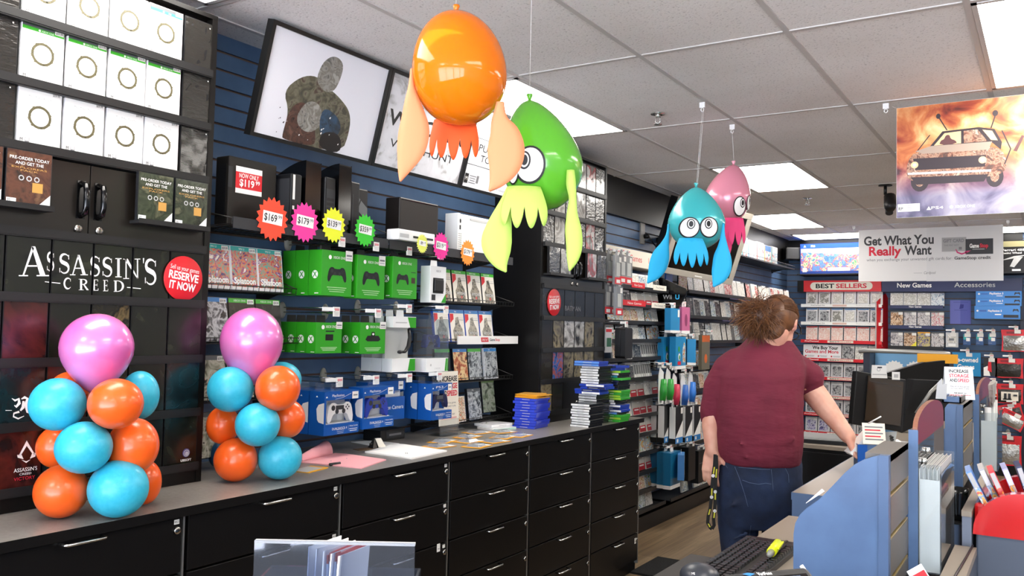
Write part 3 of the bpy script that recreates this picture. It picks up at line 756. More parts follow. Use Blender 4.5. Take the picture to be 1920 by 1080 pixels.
# ================================================================== shelves on the blue wall
def wire_shelf(y0, y1, z, depth, label, lip=.022, bar=False, px=.028, cat='wire shelf', group=None):
    t = thing('wire_shelf', (WALLX, y0, z), E90, label, cat, group)
    W = y1-y0; m = MB()
    n = max(3, int(W/px)); r = .0016
    for i in range(n+1):
        x = W*i/n; m.tube([(x, -.004, 0), (x, -depth, 0), (x, -depth-.004, lip)], r, GREYM, 4, caps=False)
    for yy, zz in ((-.006, 0), (-depth*.5, -.002), (-depth, 0), (-depth-.004, lip)): m.tube([(0, yy, zz), (W, yy, zz)], r*1.3, GREYM, 5)
    for x in (0, W): m.tube([(x, -.004, .06), (x, -depth*.35, .06), (x, -depth, lip)], r*1.3, GREYM, 5)
    m.build('wire_deck', t)
    for x in (.04, W-.04):
        b = MB(); b.box(x-.004, x+.004, -.02, 0.002, -.05, .05, BLKM); b.hexa([(x-.002, -.02, -.04), (x+.002, -.02, -.04), (x+.002, -.01, -.04), (x-.002, -.01, -.04)], [(x-.002, -depth*.7, -.003), (x+.002, -depth*.7, -.003), (x+.002, -.01, -.003), (x-.002, -.01, -.003)], BLKM); b.build('bracket', t)
    if bar:
        b = MB(); b.box(0, W, -depth-.010, -depth-.006, -.016, .026, CHAR); b.build('lip_strip', t)
    return t
CONZ = 1.875
wire_shelf(2.07, 2.93, CONZ, .30, 'wire shelf carrying the black consoles and starburst price tags', bar=True)
wire_shelf(2.94, 3.98, CONZ, .30, 'wire shelf carrying the white consoles, right of the black ones', bar=True)

def console(name, loc, w, d, h, label, m0, paint=None, top=0.0, bevel=.006):
    """upright console; its side is turned to the shop"""
    t = thing(name, loc, E90, label, 'game console')
    m = MB()
    if top: 
        n = 8; pts = [(-d/2, 0), (d/2, 0), (d/2, h-top)]+[(d/2-d*i/n, h-top+top*math.sin(PI*i/n*.5+.0)) for i in range(1, n)]+[(-d/2, h)]
        m.prism([(p[0], p[1]) for p in pts], -w/2, w/2, m0, T=Matrix.Rotation(E90, 4, 'Z'))
    else: m.box(-w/2, w/2, -d/2, d/2, 0, h, m0)
    m.build('casing', t, bevel=bevel)
    if paint:
        q = MB(); paint(q, w, d, h, t)
        if q.v: q.build('trim', t)
    return t
Z0 = CONZ+.004
def p1(q, w, d, h, t):
    q.box(-w/2-.002, -w/2+.004, -d/2+.012, d/2-.02, .03, h-.03, BLKP)
    q.rect(-w/2-.001, -w/2+.018, h-.12, h-.04, -d/2-.0008, CHAR)
    s = MB(); s.rect(-w*.36, w*.18, h*.48, h*.87, -d/2-.001, RED); s.rect(-w*.36, w*.18, h*.79, h*.87, -d/2-.0012, WHT); s.rect(-w*.36, w*.18, h*.48, h*.55, -d/2-.0012, WHT)
    s.text('NOW ONLY', -w*.09, h*.71, .017, WHT, y=-d/2-.0016, w=w*.40, bold=.015); s.text('$119', -w*.13, h*.59, .026, WHT, y=-d/2-.0016, w=w*.30, bold=.03); s.text('99', w*.09, h*.64, .015, WHT, y=-d/2-.0016, bold=.02)
    s.build('price_sticker', t)
console('game_console', (-2.65, 2.225, Z0), .235, .075, .262, 'wide matt black console with a red and white price sticker', mat('matt black plastic', '#16130f', .5), p1)
def p2(q, w, d, h, t):
    q.box(-w/2-.003, -w/2+.002, -d/2+.01, d/2-.01, .02, h-.02, CHAR); q.rect(-w/2+.006, -w/2+.018, .13, .23, -d/2-.001, TAGP); q.rect(-w/2+.006, -w/2+.017, .09, .105, -d/2-.001, TAGP)
console('game_console', (-2.64, 2.405, Z0), .055, .15, .235, 'slim black console with a white barcode strip, behind the pink starburst', BLKP, p2)
console('game_console', (-2.66, 2.495, Z0), .085, .19, .30, 'glossy black console with a rounded back, second of the upright black ones', BLKG, None, top=.06)
def p3(q, w, d, h, t):
    q.rect(-w/2+.004, w/2-.004, .02, .20, -d/2-.001, CHAR)
    for i in range(7): q.rect(-w/2+.008, w/2-.01, .03+.02*i, .042+.02*i, -d/2-.0016, BLKP)
    q.rect(-w/2+.008, -w/2+.022, .02, .09, -d/2-.002, TAGP)
console('game_console', (-2.64, 2.590, Z0), .060, .16, .25, 'flat black console showing its ports, behind the yellow starburst', BLKP, p3)
console('game_console', (-2.65, 2.665, Z0), .075, .20, .315, 'tall glossy black console with a bright highlight along its edge', BLKG, None, top=.07)
def p4(q, w, d, h, t):
    q.rect(-w/2+.01, -w/2+.018, .05, .20, -d/2-.001, CHAR)
console('game_console', (-2.65, 2.745, Z0), .058, .17, .255, 'matt black console beside the faceted grey one', BLKP, p4)
def p5(q, w, d, h, t):
    g = mat('grey facet plastic', '#6c6f72', .3)
    q.flat([(-w/2+.004, h*.55), (-w/2+.004, h-.004), (w*.10, h*.80), (-w*.05, h*.62)], -d/2-.001, g); q.flat([(-w*.02, h*.60), (w*.14, h*.78), (w/2-.004, h*.66), (w/2-.004, h*.40)], -d/2-.001, g)
    q.rect(-w/2+.004, w/2-.004, .01, h*.36, -d/2-.001, BLKP)
console('game_console', (-2.68, 2.850, Z0), .13, .07, .25, 'black console with grey facets, right end of the black row', BLKP, p5)
def p6(q, w, d, h, t):
    q.box(-w/2+.03, w*.0, -d/2+.02, d/2-.02, h, h+.002, WHT); q.rect(-w/2+.01, w/2-.01, h-.012, h-.006, -d/2-.001, BLKG)
console('game_console', (-2.66, 3.255, Z0+.06), .30, .09, .185, 'square black console raised on a wire stand, left of the white one', mat('brown black plastic', '#1c1714', .4), p6)
wire_shelf(2.97, 3.44, CONZ+.055, .26, 'small raised wire stand under the square black console', lip=.006, px=.03)
def p7(q, w, d, h, t):
    q.box(-w/2-.002, -w/2+.02, -d/2-.001, d/2, .0, h, WHTP)
    for i in range(9):
        for j in range(4): q.disc(-w/2+.006+.012*0+.008*j, .03+.011*i, .0022, .003, -d/2-.0016, CHAR, 6)
    q.disc(-w/2+.02, h-.04, .008, .012, -d/2-.0016, CHAR, 10); q.rect(-w/2+.012, -w/2+.026, h-.085, h-.062, -d/2-.0016, CHAR)
    q.rect(-w*.20, w*.42, h-.028, h-.016, -d/2-.0012, LINK); q.disc(-w*.2, h-.022, .003, .003, -d/2-.002, CHAR, 8); q.disc(w*.40, h-.022, .003, .003, -d/2-.002, CHAR, 8)
console('game_console', (-2.65, 3.745, Z0), .36, .08, .225, 'upright white console with a vented end, above the orange starburst', mat('white console plastic', '#dfe4df', .35), p7, bevel=.012)
t = thing('game_console', (-2.532, 3.10, CONZ+.028), E90, 'slim white console lying flat, left of the small yellow price tag', 'game console')
m = MB(); m.box(-.135, .135, -.03, .040, 0, .050, WHTP); m.build('casing', t, bevel=.004)
m = MB(); m.rect(-.03, .12, .016, .026, -.0308, CHAR); m.rect(-.125, -.06, .012, .03, -.0308, LINK); m.build('disc_slot', t)
m = MB(); m.flat([(-.07, 0), (.06, 0), (.05, .05), (-.05, .06)], 0, CLEAR); m.build('film_cover', loc=(-2.72, 3.02, CONZ+.065), rot=(-.9, 0, E90), label='crumpled clear film on the raised wire stand', cat='film')

BURST = {}
def burst(px, py, rad, hexc, txt, label, n=18, x=-2.525, cents='99'):
    m0 = mat('fluorescent '+hexc, hexc, 0.5)
    p = at(px, py, x=x)
    t = thing('price_burst', p, E90, label, 'price tag')
    pts = []
    for i in range(2*n):
        a = PI*i/n+.1; r = rad*(1 if i % 2 == 0 else .82); pts.append((r*math.cos(a), r*math.sin(a)*1.08))
    m = MB(); m.prism(pts, 0, .0015, m0); m.build('star_card', t)
    m = MB(); k = rad/.075; T = Matrix.Rotation(math.radians(4), 4, 'Y')
    m.rect(-.046*k, .046*k, -.018*k, .026*k, -.0008, WHT, T=T)
    m.text(txt, -.010*k, -.008*k, .026*k, INK, y=-.0013, w=.060*k*len(txt)/4, bold=.01, T=T); m.text(cents, .034*k, .006*k, .013*k, INK, y=-.0013, T=T)
    m.build('price_label', t)
burst(511, 411, .079, '#ff4a2e', '$169', 'orange red starburst price tag under the wide black console')
burst(572, 417, .075, '#f0389a', '$179', 'pink starburst price tag, second from the left')
burst(626, 422, .069, '#e9ef2c', '$139', 'yellow starburst price tag, third from the left')
burst(685, 432, .067, '#35c62e', '$359', 'green starburst price tag under the faceted console')
burst(792, 457, .042, '#e5ea6a', '89', 'small pale yellow starburst price tag by the slim white console', 22, -2.478)
burst(827, 462, .064, '#ea2a93', '$319', 'magenta starburst price tag left of the orange one')
burst(877, 474, .062, '#ff9130', '$179', 'orange starburst price tag under the upright white console')

# ------------------------------------------------------------------ generic front-facing game case
def game_case(w, h, body, cover, band=None, bandtxt='', title=None, tcol=None, pricetag=True, patch=None, thick=.014):
    t = thing('game_case', (0, 0, 0), 0, 'x', 'game case')
    m = MB(); m.box(-w/2, w/2, 0, thick, 0, h, body)
    m.rect(-w/2+.003, w/2-.003, .003, h-.003, -.0005, cover)
    if band:
        m.rect(-w/2+.001, w/2-.001, h-.019, h-.002, -.0008, band)
        if bandtxt: m.text(bandtxt, -.01, h-.0145, .008, WHT, y=-.0012)
    if title: m.text(title, 0, h*.14, .024, tcol or WHT, y=-.0012, w=w*.82, bold=.03)
    if patch: patch(m, w, h)
    m.build('cover', t)
    if pricetag: sticker(t, w/2-.022, h-.014, -.0016, w=.032, h=.018)
    return t
def row(proto, n, x, ys, z, lean, labels, first=True, group=None):
    for i, y in enumerate(ys):
        loc = (x, y, z) if not isinstance(z, (list, tuple)) else (x, y, z[i])
        o = proto if (first and i == 0) else dup(proto)
        o.location = loc; o.rotation_euler = (-lean, 0, E90); o['label'] = labels[i]
        if group: o['group'] = group
TEAL = mat('teal band', '#1d9f98', .3)
INKART = art('paint splash print', ['#2b1f5e', '#d8542a', '#3f9a8f', '#e06a2c', '#4a2a78', '#e7d7c8'], 26, .25)
def splat(m, w, h): m.rect(-w/2+.003, w/2-.003, .003, .012, -.0010, WHT)
sp = game_case(.128, .172, CASEW, INKART, TEAL, 'Wii U', 'Splatoon', WHT, True, splat)
row(sp, 3, -2.665, [2.118, 2.250, 2.382], 1.640, .13, ['colourful teal banded game case with white lettering, %s of the three' % s for s in ('left', 'middle', 'right')], True, None)
wire_shelf(2.05, 2.50, 1.634, .19, 'wire shelf under the three teal banded game cases')
BWAR = art('grey smoke print', ['#1b1b1c', '#5b5c60', '#c3c4c8', '#2f3034', '#16181a'], 13, .22)
DKART = art('near black cover print', ['#101312', '#1d2320', '#151917', '#343b33'], 12, .22)
b1 = game_case(.128, .172, CASEK, BWAR, BBAND, '', None)
row(b1, 1, -2.665, [2.118], 1.438, .13, ['blue banded grey game case left of the right pink balloon'])
b2 = game_case(.128, .172, CASEK, DKART, GRNB, 'XBOX ONE', None)
row(b2, 2, -2.665, [2.250, 2.382], 1.438, .13, ['dark green banded game case behind the right pink balloon, %s one' % s for s in ('left', 'right')])
wire_shelf(2.05, 2.55, 1.432, .19, 'wire shelf behind the right pink balloon')
ODD = art('tan and grey cover print', ['#5c5a48', '#9b9a84', '#c8c3b0', '#3c3a32'], 18, .22)
b3 = game_case(.128, .172, CASEK, ODD, STEEL, '', None, patch=lambda m, w, h: m.rect(-w/2+.004, -w/2+.03, h*.45, h*.70, -.0012, RED))
row(b3, 2, -2.665, [2.118, 2.250], 1.218, .13, ['tan game case with a red flash behind the right balloon tower', 'tan game case hidden behind the right balloon tower'])
wire_shelf(2.05, 2.50, 1.212, .19, 'wire shelf behind the upper blue balloon of the right tower')
row(b3, 1, -2.665, [2.118], 1.005, .13, ['tan game case low behind the orange balloons of the right tower'], False)

# cases right of the hooks
SOLD = art('grey figure print', ['#2a2620', '#6d6759', '#a39a88', '#3b352d'], 34, .25)
CRM = mat('cream cover', '#e9e3d6', .25)
def knightless(m, w, h):
    m.flat([(-w/2+.004, h-.022), (-w/2+.036, h-.022), (-w/2+.036, h-.05), (-w/2+.004, h-.072)], -.0010, RED)
    m.flat([(-.036, .004), (-.042, .06), (-.022, .085), (-.012, .13), (.012, .135), (.020, .10), (.042, .07), (.048, .004)], -.0009, SOLD)
    m.rect(.012, .058, h-.045, h-.0425, -.0010, LINK); m.rect(.012, .058, h-.055, h-.0525, -.0010, GINK)
    m.text('WITCHER', .010, .040, .015, LINK, y=-.0014, w=.085, bold=.02); m.text('III', .010, .022, .013, RED, y=-.0014, bold=.03)
RY = [3.548, 3.686, 3.822, 3.958]
w1 = game_case(.130, .172, CASEK, CRM, GRNB, 'XBOX ONE', None, None, False, knightless)
row(w1, 4, -2.665, RY, 1.643, .14, ['cream green banded game case, %s of the four on the wire shelf' % s for s in ('leftmost', 'second', 'third', 'rightmost')])
wire_shelf(3.47, 4.17, 1.636, .20, 'wire shelf under the four cream green banded game cases')
w2 = game_case(.130, .172, mat('blue clear case', '#2a54b8', .2), CRM, BBAND, 'PS4', None, None, False, knightless)
row(w2, 4, -2.665, [y-.012 for y in RY], 1.432, .14, ['cream blue banded game case, %s of the four behind the white shelf strip' % s for s in ('leftmost', 'second', 'third', 'rightmost')])
ws = wire_shelf(3.47, 4.20, 1.425, .20, 'shelf with a white front strip under the four blue banded cases')
m = MB(); m.box(.14, .73, -.216, -.210, -.004, .040, WHT); m.flat([(.355, .008), (.425, .008), (.42, .032), (.35, .032)], -.2166, RED); m.text('ONLY AT', .388, .014, .012, WHT, y=-.2172, w=.055, bold=.02)
m.text('Game', .462, .013, .014, INK, y=-.2166, w=.052, bold=.02); m.text('Stop', .514, .013, .014, RINK, y=-.2166, w=.046, bold=.02); m.build('white_strip', ws)
FIRE = art('orange battle print', ['#3b2a20', '#b4552a', '#e8c98f', '#7a3020'], 18, .25)
GREYW = art('grey crowd print', ['#2e3236', '#6e7478', '#b9bec0', '#41464a'], 24, .25)
r4 = [game_case(.128, .172, CASEK, DKART, GRNB, '', 'HORIZON', LINK, False), game_case(.128, .172, CASEK, FIRE, BBAND, 'PS4', None, None, False), game_case(.128, .172, CASEK, GREYW, GRNB, '', None, None, False), game_case(.128, .172, CASEW, GREYW, BBAND, 'PS4', None, None, False)]
for o, y, l in zip(r4, [3.555, 3.71, 3.845, 4.00], ['dark filmed green banded game case behind the storage sign', 'orange red blue banded game case', 'grey game case with a dark green band beside the orange one', 'grey blue banded game case at the right end of its wire shelf']):
    row(o, 1, -2.665, [y], 1.226, .13, [l])
wire_shelf(3.47, 4.17, 1.219, .20, 'wire shelf right of the storage sign, with four dark game cases')
COM = art('comic panel print', ['#c9a33c', '#b8432f', '#e9e0c4', '#7a5a2a', '#efe9d8'], 40, .3)
GRV = art('green grey landscape print', ['#2c312a', '#5f6b57', '#8b9284', '#3b4138'], 14, .25)
r5 = [game_case(.118, .135, CASEW, COM, None, '', None, None, False), game_case(.128, .172, CASEK, GREYW, STEEL, 'PS3', None, None, False), game_case(.128, .185, CASEK, GRV, mat('moss band', '#54703f', .3), '', None, None, False)]
for o, y, l, dz in zip(r5, [3.70, 3.85, 3.985], ['small red and yellow comic game case on the lowest wall shelf', 'grey game case in the middle of the lowest wall shelf', 'tall green grey game case at the right of the lowest wall shelf'], (0, 0, .03)):
    row(o, 1, -2.665, [y], 1.008+dz, .13, [l])
wire_shelf(3.47, 4.17, 1.001, .20, 'lowest wire wall shelf, just above the worktop')

# ------------------------------------------------------------------ hooks with price holders
def hook_proto():
    t = thing('display_hook', (0, 0, 0), E90, 'x', 'hook')
    m = MB(); m.lathe([(.026, 0), (.026, .004), (.018, .010), (.006, .012), (.0001, .012)], FROST, 16, T=Matrix.Translation((0, 0, .012)) @ Matrix.Rotation(PI/2, 4, 'X') @ Matrix.Diagonal((.8, 1.4, 1, 1))); m.build('back_plate', t)
    m = MB(); m.tube([(0, 0, .004), (0, -.30, .004), (0, -.315, .012)], .0028, CHROME, 6); m.tube([(0, 0, .024), (0, -.29, .024)], .0022, CHROME, 6); m.build('rod', t)
    m = MB(); m.box(-.058, .004, -.306, -.300, .010, .026, WHTP); m.box(-.002, .034, -.311, -.306, -.012, .028, TAGP); m.rect(.002, .030, .012, .022, -.3115, mat('pink price print', '#d98f94', .5)); small_lines(m, .002, .030, .004, 3, .005, LINK, -.3115, .0015); m.build('price_holder', t)
    return t
HK = hook_proto(); HKfirst = [True]
def hook(y, z, label, ln=1.0, group=None):
    o = HK if HKfirst[0] else dup(HK)
    HKfirst[0] = False
    o.location = (WALLX, y, z); o['label'] = label; o.scale = (1, ln, 1)
    if group: o['group'] = group
    return o

# ------------------------------------------------------------------ boxed goods hanging from the hooks
def pad_outline(w):
    s = w/2
    R = [(0, .34), (.30, .36), (.42, .46), (.66, .46), (.82, .34), (.92, .10), (1.0, -.30), (.98, -.56), (.86, -.66), (.72, -.52), (.56, -.20), (.40, -.12), (0, -.14)]
    return [(a*s, b*s) for a, b in R]+[(-a*s, b*s) for a, b in R[-2:0:-1]]
def pad(m, cx, cz, w, y, m0, m1, th=0.0):
    T = Matrix.Translation((cx, y, cz))
    if th: m.prism(pad_outline(w), -th, 0, m0, T=T)
    else: m.flat(pad_outline(w), 0, m0, T=T)
    s = w/2; e = -th-.0006
    for a, b, r in ((-.55, .18, .15), (.26, -.02, .14), (-.26, -.02, .14)): m.disc(a*s, b*s, r*s, r*s, e, m1, 12, T=T)
    for a, b in ((.55, .30), (.55, .08), (.44, .19), (.66, .19)): m.disc(a*s, b*s, .055*s, .055*s, e, m1, 8, T=T)
PADK = mat('pad print black', '#15181a', .3)
def hang_tab(m, w, h, m0, d=0.0): m.prism([(-.028, h-.002), (.028, h-.002), (.024, h+.030), (-.024, h+.030)], d, d+.0012, m0)
def green_box(w, h, d, kind, label, loc, first_sticker=True):
    t = thing('boxed_accessory', loc, E90, label, 'boxed accessory')
    m = MB(); m.box(-w/2, w/2, 0, d, 0, h, GRN)
    T = Matrix.Translation((-w/2-.0006, d*.5, h*.46)) @ Matrix.Rotation(-E90, 4, 'Z')
    m.disc(0, 0, .017, .017, 0, WHT, 18, T=T); m.flat([(-.011, .011), (-.006, .012), (.012, -.010), (.009, -.013)], -.0006, GRN, T=T); m.flat([(.011, .011), (.006, .012), (-.012, -.010), (-.009, -.013)], -.0006, GRN, T=T)
    m.rect(.0, .022, -h*.42, -h*.40, 0, WHT, T=T)
    m.disc(-w*.24, h*.85, .009, .009, -.0008, WHT, 14); m.text('XBOX ONE', w*.06, h*.825, .011, WHT, y=-.0008, w=w*.40)
    if kind == 'pad': pad(m, 0, h*.50, w*.62, -.0008, PADK, CHAR)
    elif kind == 'pad_kit': pad(m, -w*.10, h*.48, w*.50, -.0008, PADK, CHAR); m.rect(w*.26, w*.42, h*.38, h*.52, -.0008, mat('brown print', '#3c2a20', .4)); m.rect(w*.24, w*.44, h*.64, h*.655, -.0008, PADK)
    elif kind == 'cable': m.rect(-w*.14, w*.16, h*.42, h*.62, -.0008, PADK); m.rect(-.02, .03, h*.70, h*.74, -.0008, PADK)
    else: m.flat([(-w*.30, h*.46), (-w*.22, h*.58), (w*.22, h*.58), (w*.30, h*.46), (w*.22, h*.40), (-w*.22, h*.40)], -.0008, PADK); m.flat([(-w*.08, h*.58), (-w*.06, h*.70), (w*.06, h*.70), (w*.08, h*.58)], -.0008, PADK); m.disc(0, h*.63, .007, .005, -.0012, WHT, 10)
    small_lines(m, -w*.32, w*.32, h*.18, 3, h*.045, mat('pale green print', '#a9d79d', .5), -.0008, .003)
    m.build('carton', t, bevel=.001)
    k = MB(); hang_tab(k, w, h, BLKP, d*.9); k.build('hang_tab', t)
    if first_sticker:
        k = MB(); k.rect(w*.26, w*.50, h*.80, h*1.03, -.0020, TAGP); k.rect(w*.29, w*.47, h*.90, h*.94, -.0026, GINK); k.rect(w*.29, w*.47, h*.84, h*.87, -.0026, LINK); k.build('price_sticker', t)
    return t
GX0 = -2.55
for i in (2, 1):
    green_box(.180, .190, .074, 'pad', 'green controller box hanging %s behind the front one at the left end' % ('furthest' if i == 2 else 'second'), (GX0-.078*i, 2.632, 1.632), False)
green_box(.180, .190, .074, 'pad', 'front green controller box at the left end of the upper hooks', (GX0, 2.632, 1.632))
green_box(.180, .190, .074, 'pad', 'green controller box in the middle of the upper hooks', (GX0, 2.845, 1.628))
green_box(.176, .190, .074, 'pad_kit', 'green box showing a controller with a charge kit, right of the middle one', (GX0, 3.078, 1.640), False)
green_box(.150, .185, .074, 'pad', 'green box half hidden behind the charge kit box', (GX0-.085, 3.165, 1.640), True)
for i in (3, 2, 1, 0):
    green_box(.150, .128, .055, 'cable', ['front green cable box on the lower left hook', 'second green cable box from the front', 'third green cable box from the front', 'rearmost green cable box on the lower left hook'][i], (GX0-.058*i, 2.596, 1.392), i == 0)
for i in (2, 1, 0):
    green_box(.165, .138, .055, 'sensor', ['front small green box showing a sensor, lower hooks', 'green sensor box behind the front one', 'rearmost green sensor box'][i], (GX0-.058*i, 2.868, 1.386), i == 0)
GREYP = mat('grey pack card', '#b9bab6', .4)
def window_pack(w, h, d, label, loc, kind):
    t = thing('hanging_pack', loc, E90, label, 'hanging pack')
    m = MB()
    if kind == 'battery':
        m.box(-w/2, w/2, 0, d, 0, h, WHTP); m.rect(-w*.33, w*.33, h*.26, h*.68, -.0008, BLKP); m.text('XBOX', 0, h*.84, .010, GINK, y=-.0008); m.rect(-w*.40, -w*.16, .012, .040, -.0008, CHAR); m.flat([(w*.2, 0.002), (w*.5, .002), (w*.5, .05)], -.001, GRN); m.build('card', t, bevel=.002)
        k = MB(); k.box(-w*.28, w*.28, -.010, -.001, h*.30, h*.64, BLKP); k.build('charger', t, bevel=.006)
    elif kind == 'headset':
        m.box(-w/2, w/2, 0, d, 0, h*.24, WHTP); m.box(-w/2, w/2, d*.75, d, h*.24, h, GREYP); m.box(-w/2, w/2, 0, d*.9, h*.80, h, WHTP)
        m.flat([(w*.18, 0.002), (w*.5, .002), (w*.5, h*.23), (w*.26, h*.23)], -.0008, GRN); m.rect(-w*.4, w*.1, h*.88, h*.90, -.0008, LINK); m.flat([(w*.25, h*.80), (w*.5, h*.80), (w*.5, h*.99), (w*.12, h*.99)], -.0008, GRN); m.rect(-w/2-.0008, -w/2, 0, 0, 0, LINK); m.build('card', t)
        k = MB(); k.tube([(w*.26, .01, h*.78), (w*.24, 0, h*.62), (w*.16, -.004, h*.46), (-w*.02, -.008, h*.36), (-w*.18, -.008, h*.36)], [.007, .009, .010, .007, .006], BLKP, 8); k.sphere((-w*.22, -.006, h*.36), (.016, .010, .009), BLKP, 12, 8); k.build('headset', t)
    else:
        m.box(-w/2, w/2, 0, d, 0, h*.26, WHTP); m.flat([(w*.34, 0.002), (w*.42, .002), (w*.46, h*.25), (w*.38, h*.25)], -.0008, GRN); m.flat([(w*.44, 0.002), (w*.495, .002), (w*.495, h*.25), (w*.47, h*.25)], -.0008, GRN); m.text('CHROME', 0, .012, .008, LINK, y=-.0008); m.disc(-w*.3, h*.13, .006, .006, -.0008, LINK, 12); m.build('card', t)
        k = MB(); k.box(-w/2, w/2, 0, .0012, h*.26, h, CLEAR); k.box(-w/2, -w/2+.0012, 0, d, h*.26, h, CLEAR); k.box(w/2-.0012, w/2, 0, d, h*.26, h, CLEAR); k.build('clear_shell', t)
        k = MB(); pad(k, 0, h*.60, w*.66, d*.72, mat('chrome blue pad', '#2a46b0', .12, metal=.9), CHAR, d*.34); k.build('gamepad', t, bevel=.005)
    k = MB(); hang_tab(k, w, h, WHTP if kind != 'chrome' else CLEAR, d*.5); k.build('hang_tab', t)
    return t
window_pack(.128, .180, .06, 'white hanging pack with a black charger, right end of the upper hooks', (-2.56, 3.345, 1.628), 'battery')
for i in (2, 1, 0): window_pack(.165, .255, .06, ['front white headset pack on the lower hooks', 'white headset pack behind the front one', 'rearmost white headset pack'][i], (-2.55-.064*i, 3.085, 1.300), 'headset')
window_pack(.175, .255, .08, 'clear pack with a shiny blue chrome controller', (-2.545, 3.335, 1.292), 'chrome')
PADW = mat('white gamepad', '#dfdfdc', .3); PADB = mat('cobalt gamepad', '#2c3f9e', .25, coat=.4); PADN = mat('navy gamepad', '#1b1f4a', .3)
TRAY = mat('white inner tray', '#e2e2e0', .5)
def blue_box(w, h, d, label, loc, padm, name2, brand='PlayStation', sticker_=True, z_up=0):
    t = thing('boxed_gamepad', loc, E90, label, 'boxed controller')
    m = MB()
    m.box(-w/2, w/2, 0, d, 0, h*.24, BLU); m.box(-w/2, w/2, 0, d, h*.80, h, BLU); m.box(-w/2, -w/2+.010, 0, d, h*.24, h*.80, BLU); m.box(w/2-.003, w/2, d*.6, d, h*.24, h*.80, BLU); m.box(-w/2+.01, w/2-.003, d-.004, d, h*.24, h*.8, TRAY)
    m.flat([(-w/2+.006, h*.86), (-w/2+.012, h*.90), (-w/2+.018, h*.86)], -.0008, WHT)
    m.text(brand, -w*.12, h*.875, .010, WHT, y=-.0008, w=w*.34); m.tube([(-w*.2, -.0005, h*.82), (0, -.0005, h*.84), (w*.25, -.0005, h*.93)], .0008, LINK, 4)
    m.text(name2, -w*.06, h*.11, .010, WHT, y=-.0008, w=w*.42); m.rect(w*.20, w*.202, h*.05, h*.19, -.0008, WHT); m.text('Wireless Controller', w*.35, h*.15, .006, WHT, y=-.0008, w=w*.24); small_lines(m, w*.22, w*.46, h*.09, 2, .008, WHT, -.0008, .002)
    T = Matrix.Translation((-w/2-.0006, d*.5, 0)) @ Matrix.Rotation(-E90, 4, 'Z')
    m.flat([(-.006, h*.87), (0, h*.91), (.006, h*.87)], 0, WHT, T=T)
    m.flat([(d*.5-.001, h*.27), (d*.5-.001, h*.75), (d*.12, h*.70), (-d*.02, h*.60), (d*.04, h*.36), (d*.14, h*.30)], 0, TRAY, T=T); small_lines(m, -d*.35, d*.2, h*.10, 3, .007, LINK, -.0002, .0015)
    m.build('carton', t)
    k = MB(); k.box(-w/2+.012, w/2-.006, d*.25, d-.005, h*.24, h*.255, TRAY); k.flat([(-w/2+.011, h*.25), (-w/2+.03, h*.32), (-w/2+.03, h*.72), (-w/2+.011, h*.78)], d*.3, TRAY); k.build('inner_tray', t)
    k = MB(); pad(k, .004, h*.53, w*.74, d*.42, padm, CHAR, .022); k.rect(-.024, .024, h*.56, h*.66, d*.42-.0232, CHAR if padm is PADW else STEEL); k.build('gamepad', t, bevel=.005)
    if sticker_:
        k = MB(); k.rect(w*.28, w*.46, h*.80, h*.97, -.0016, TAGP); k.rect(w*.31, w*.43, h*.87, h*.90, -.0022, GINK); k.build('price_sticker', t)
    k = MB(); hang_tab(k, w, h, CLEAR, d*.5); k.build('hang_tab', t)
BX = -2.50
for i in (2, 1): blue_box(.205, .178, .085, 'blue controller box %s behind the white controller box' % ('furthest' if i == 2 else 'directly'), (BX-.09*i, 2.634, 1.060), PADK, 'DUALSHOCK 4', sticker_=False)
blue_box(.205, .178, .085, 'blue box with a white controller', (BX, 2.634, 1.060), PADW, 'DUALSHOCK 4')
blue_box(.205, .178, .085, 'blue box with a translucent blue controller, right of the white controller', (BX, 2.862, 1.066), PADB, 'DUALSHOCK 4')
t = thing('boxed_camera', (-2.60, 3.03, 1.075), E90, 'blue camera box half hidden behind the blue controller box', 'boxed accessory')
m = MB(); m.box(-.13, .13, 0, .07, 0, .105, BLU); m.box(-.13, .13, .0, .07, .135, .180, BLU); m.box(-.13, .13, .03, .07, .105, .135, TRAY); m.text('PlayStation Camera', .02, .05, .018, WHT, y=-.001, w=.20); m.build('carton', t)
m = MB(); m.rect(.08, .115, .14, .178, -.0015, TAGP); m.rect(.086, .109, .155, .162, -.002, GINK); m.build('price_sticker', t)
for i in (2, 1, 0): blue_box(.165, .172, .080, ['front blue box with a navy controller, beside the storage sign', 'blue box directly behind the navy controller box', 'rearmost blue box behind the navy controller box'][i], (BX-.085*i, 3.318-.0*i, 1.066), PADN, 'DUALSHOCK 3', 'PS3', i == 0)
for n_, (lst, nm) in enumerate((([(2.62, 1.852), (2.835, 1.852), (3.065, 1.852), (3.31, 1.852)], 'upper'), ([(2.60, 1.558), (2.86, 1.558), (3.075, 1.585), (3.36, 1.588)], 'middle'), ([(2.63, 1.264), (2.86, 1.264), (3.09, 1.264), (3.32, 1.264)], 'lower'))):
    for i, (y, z) in enumerate(lst): hook(y, z, 'price holder hook, %s in the %s hook row of the blue wall' % (COLN[i], nm))

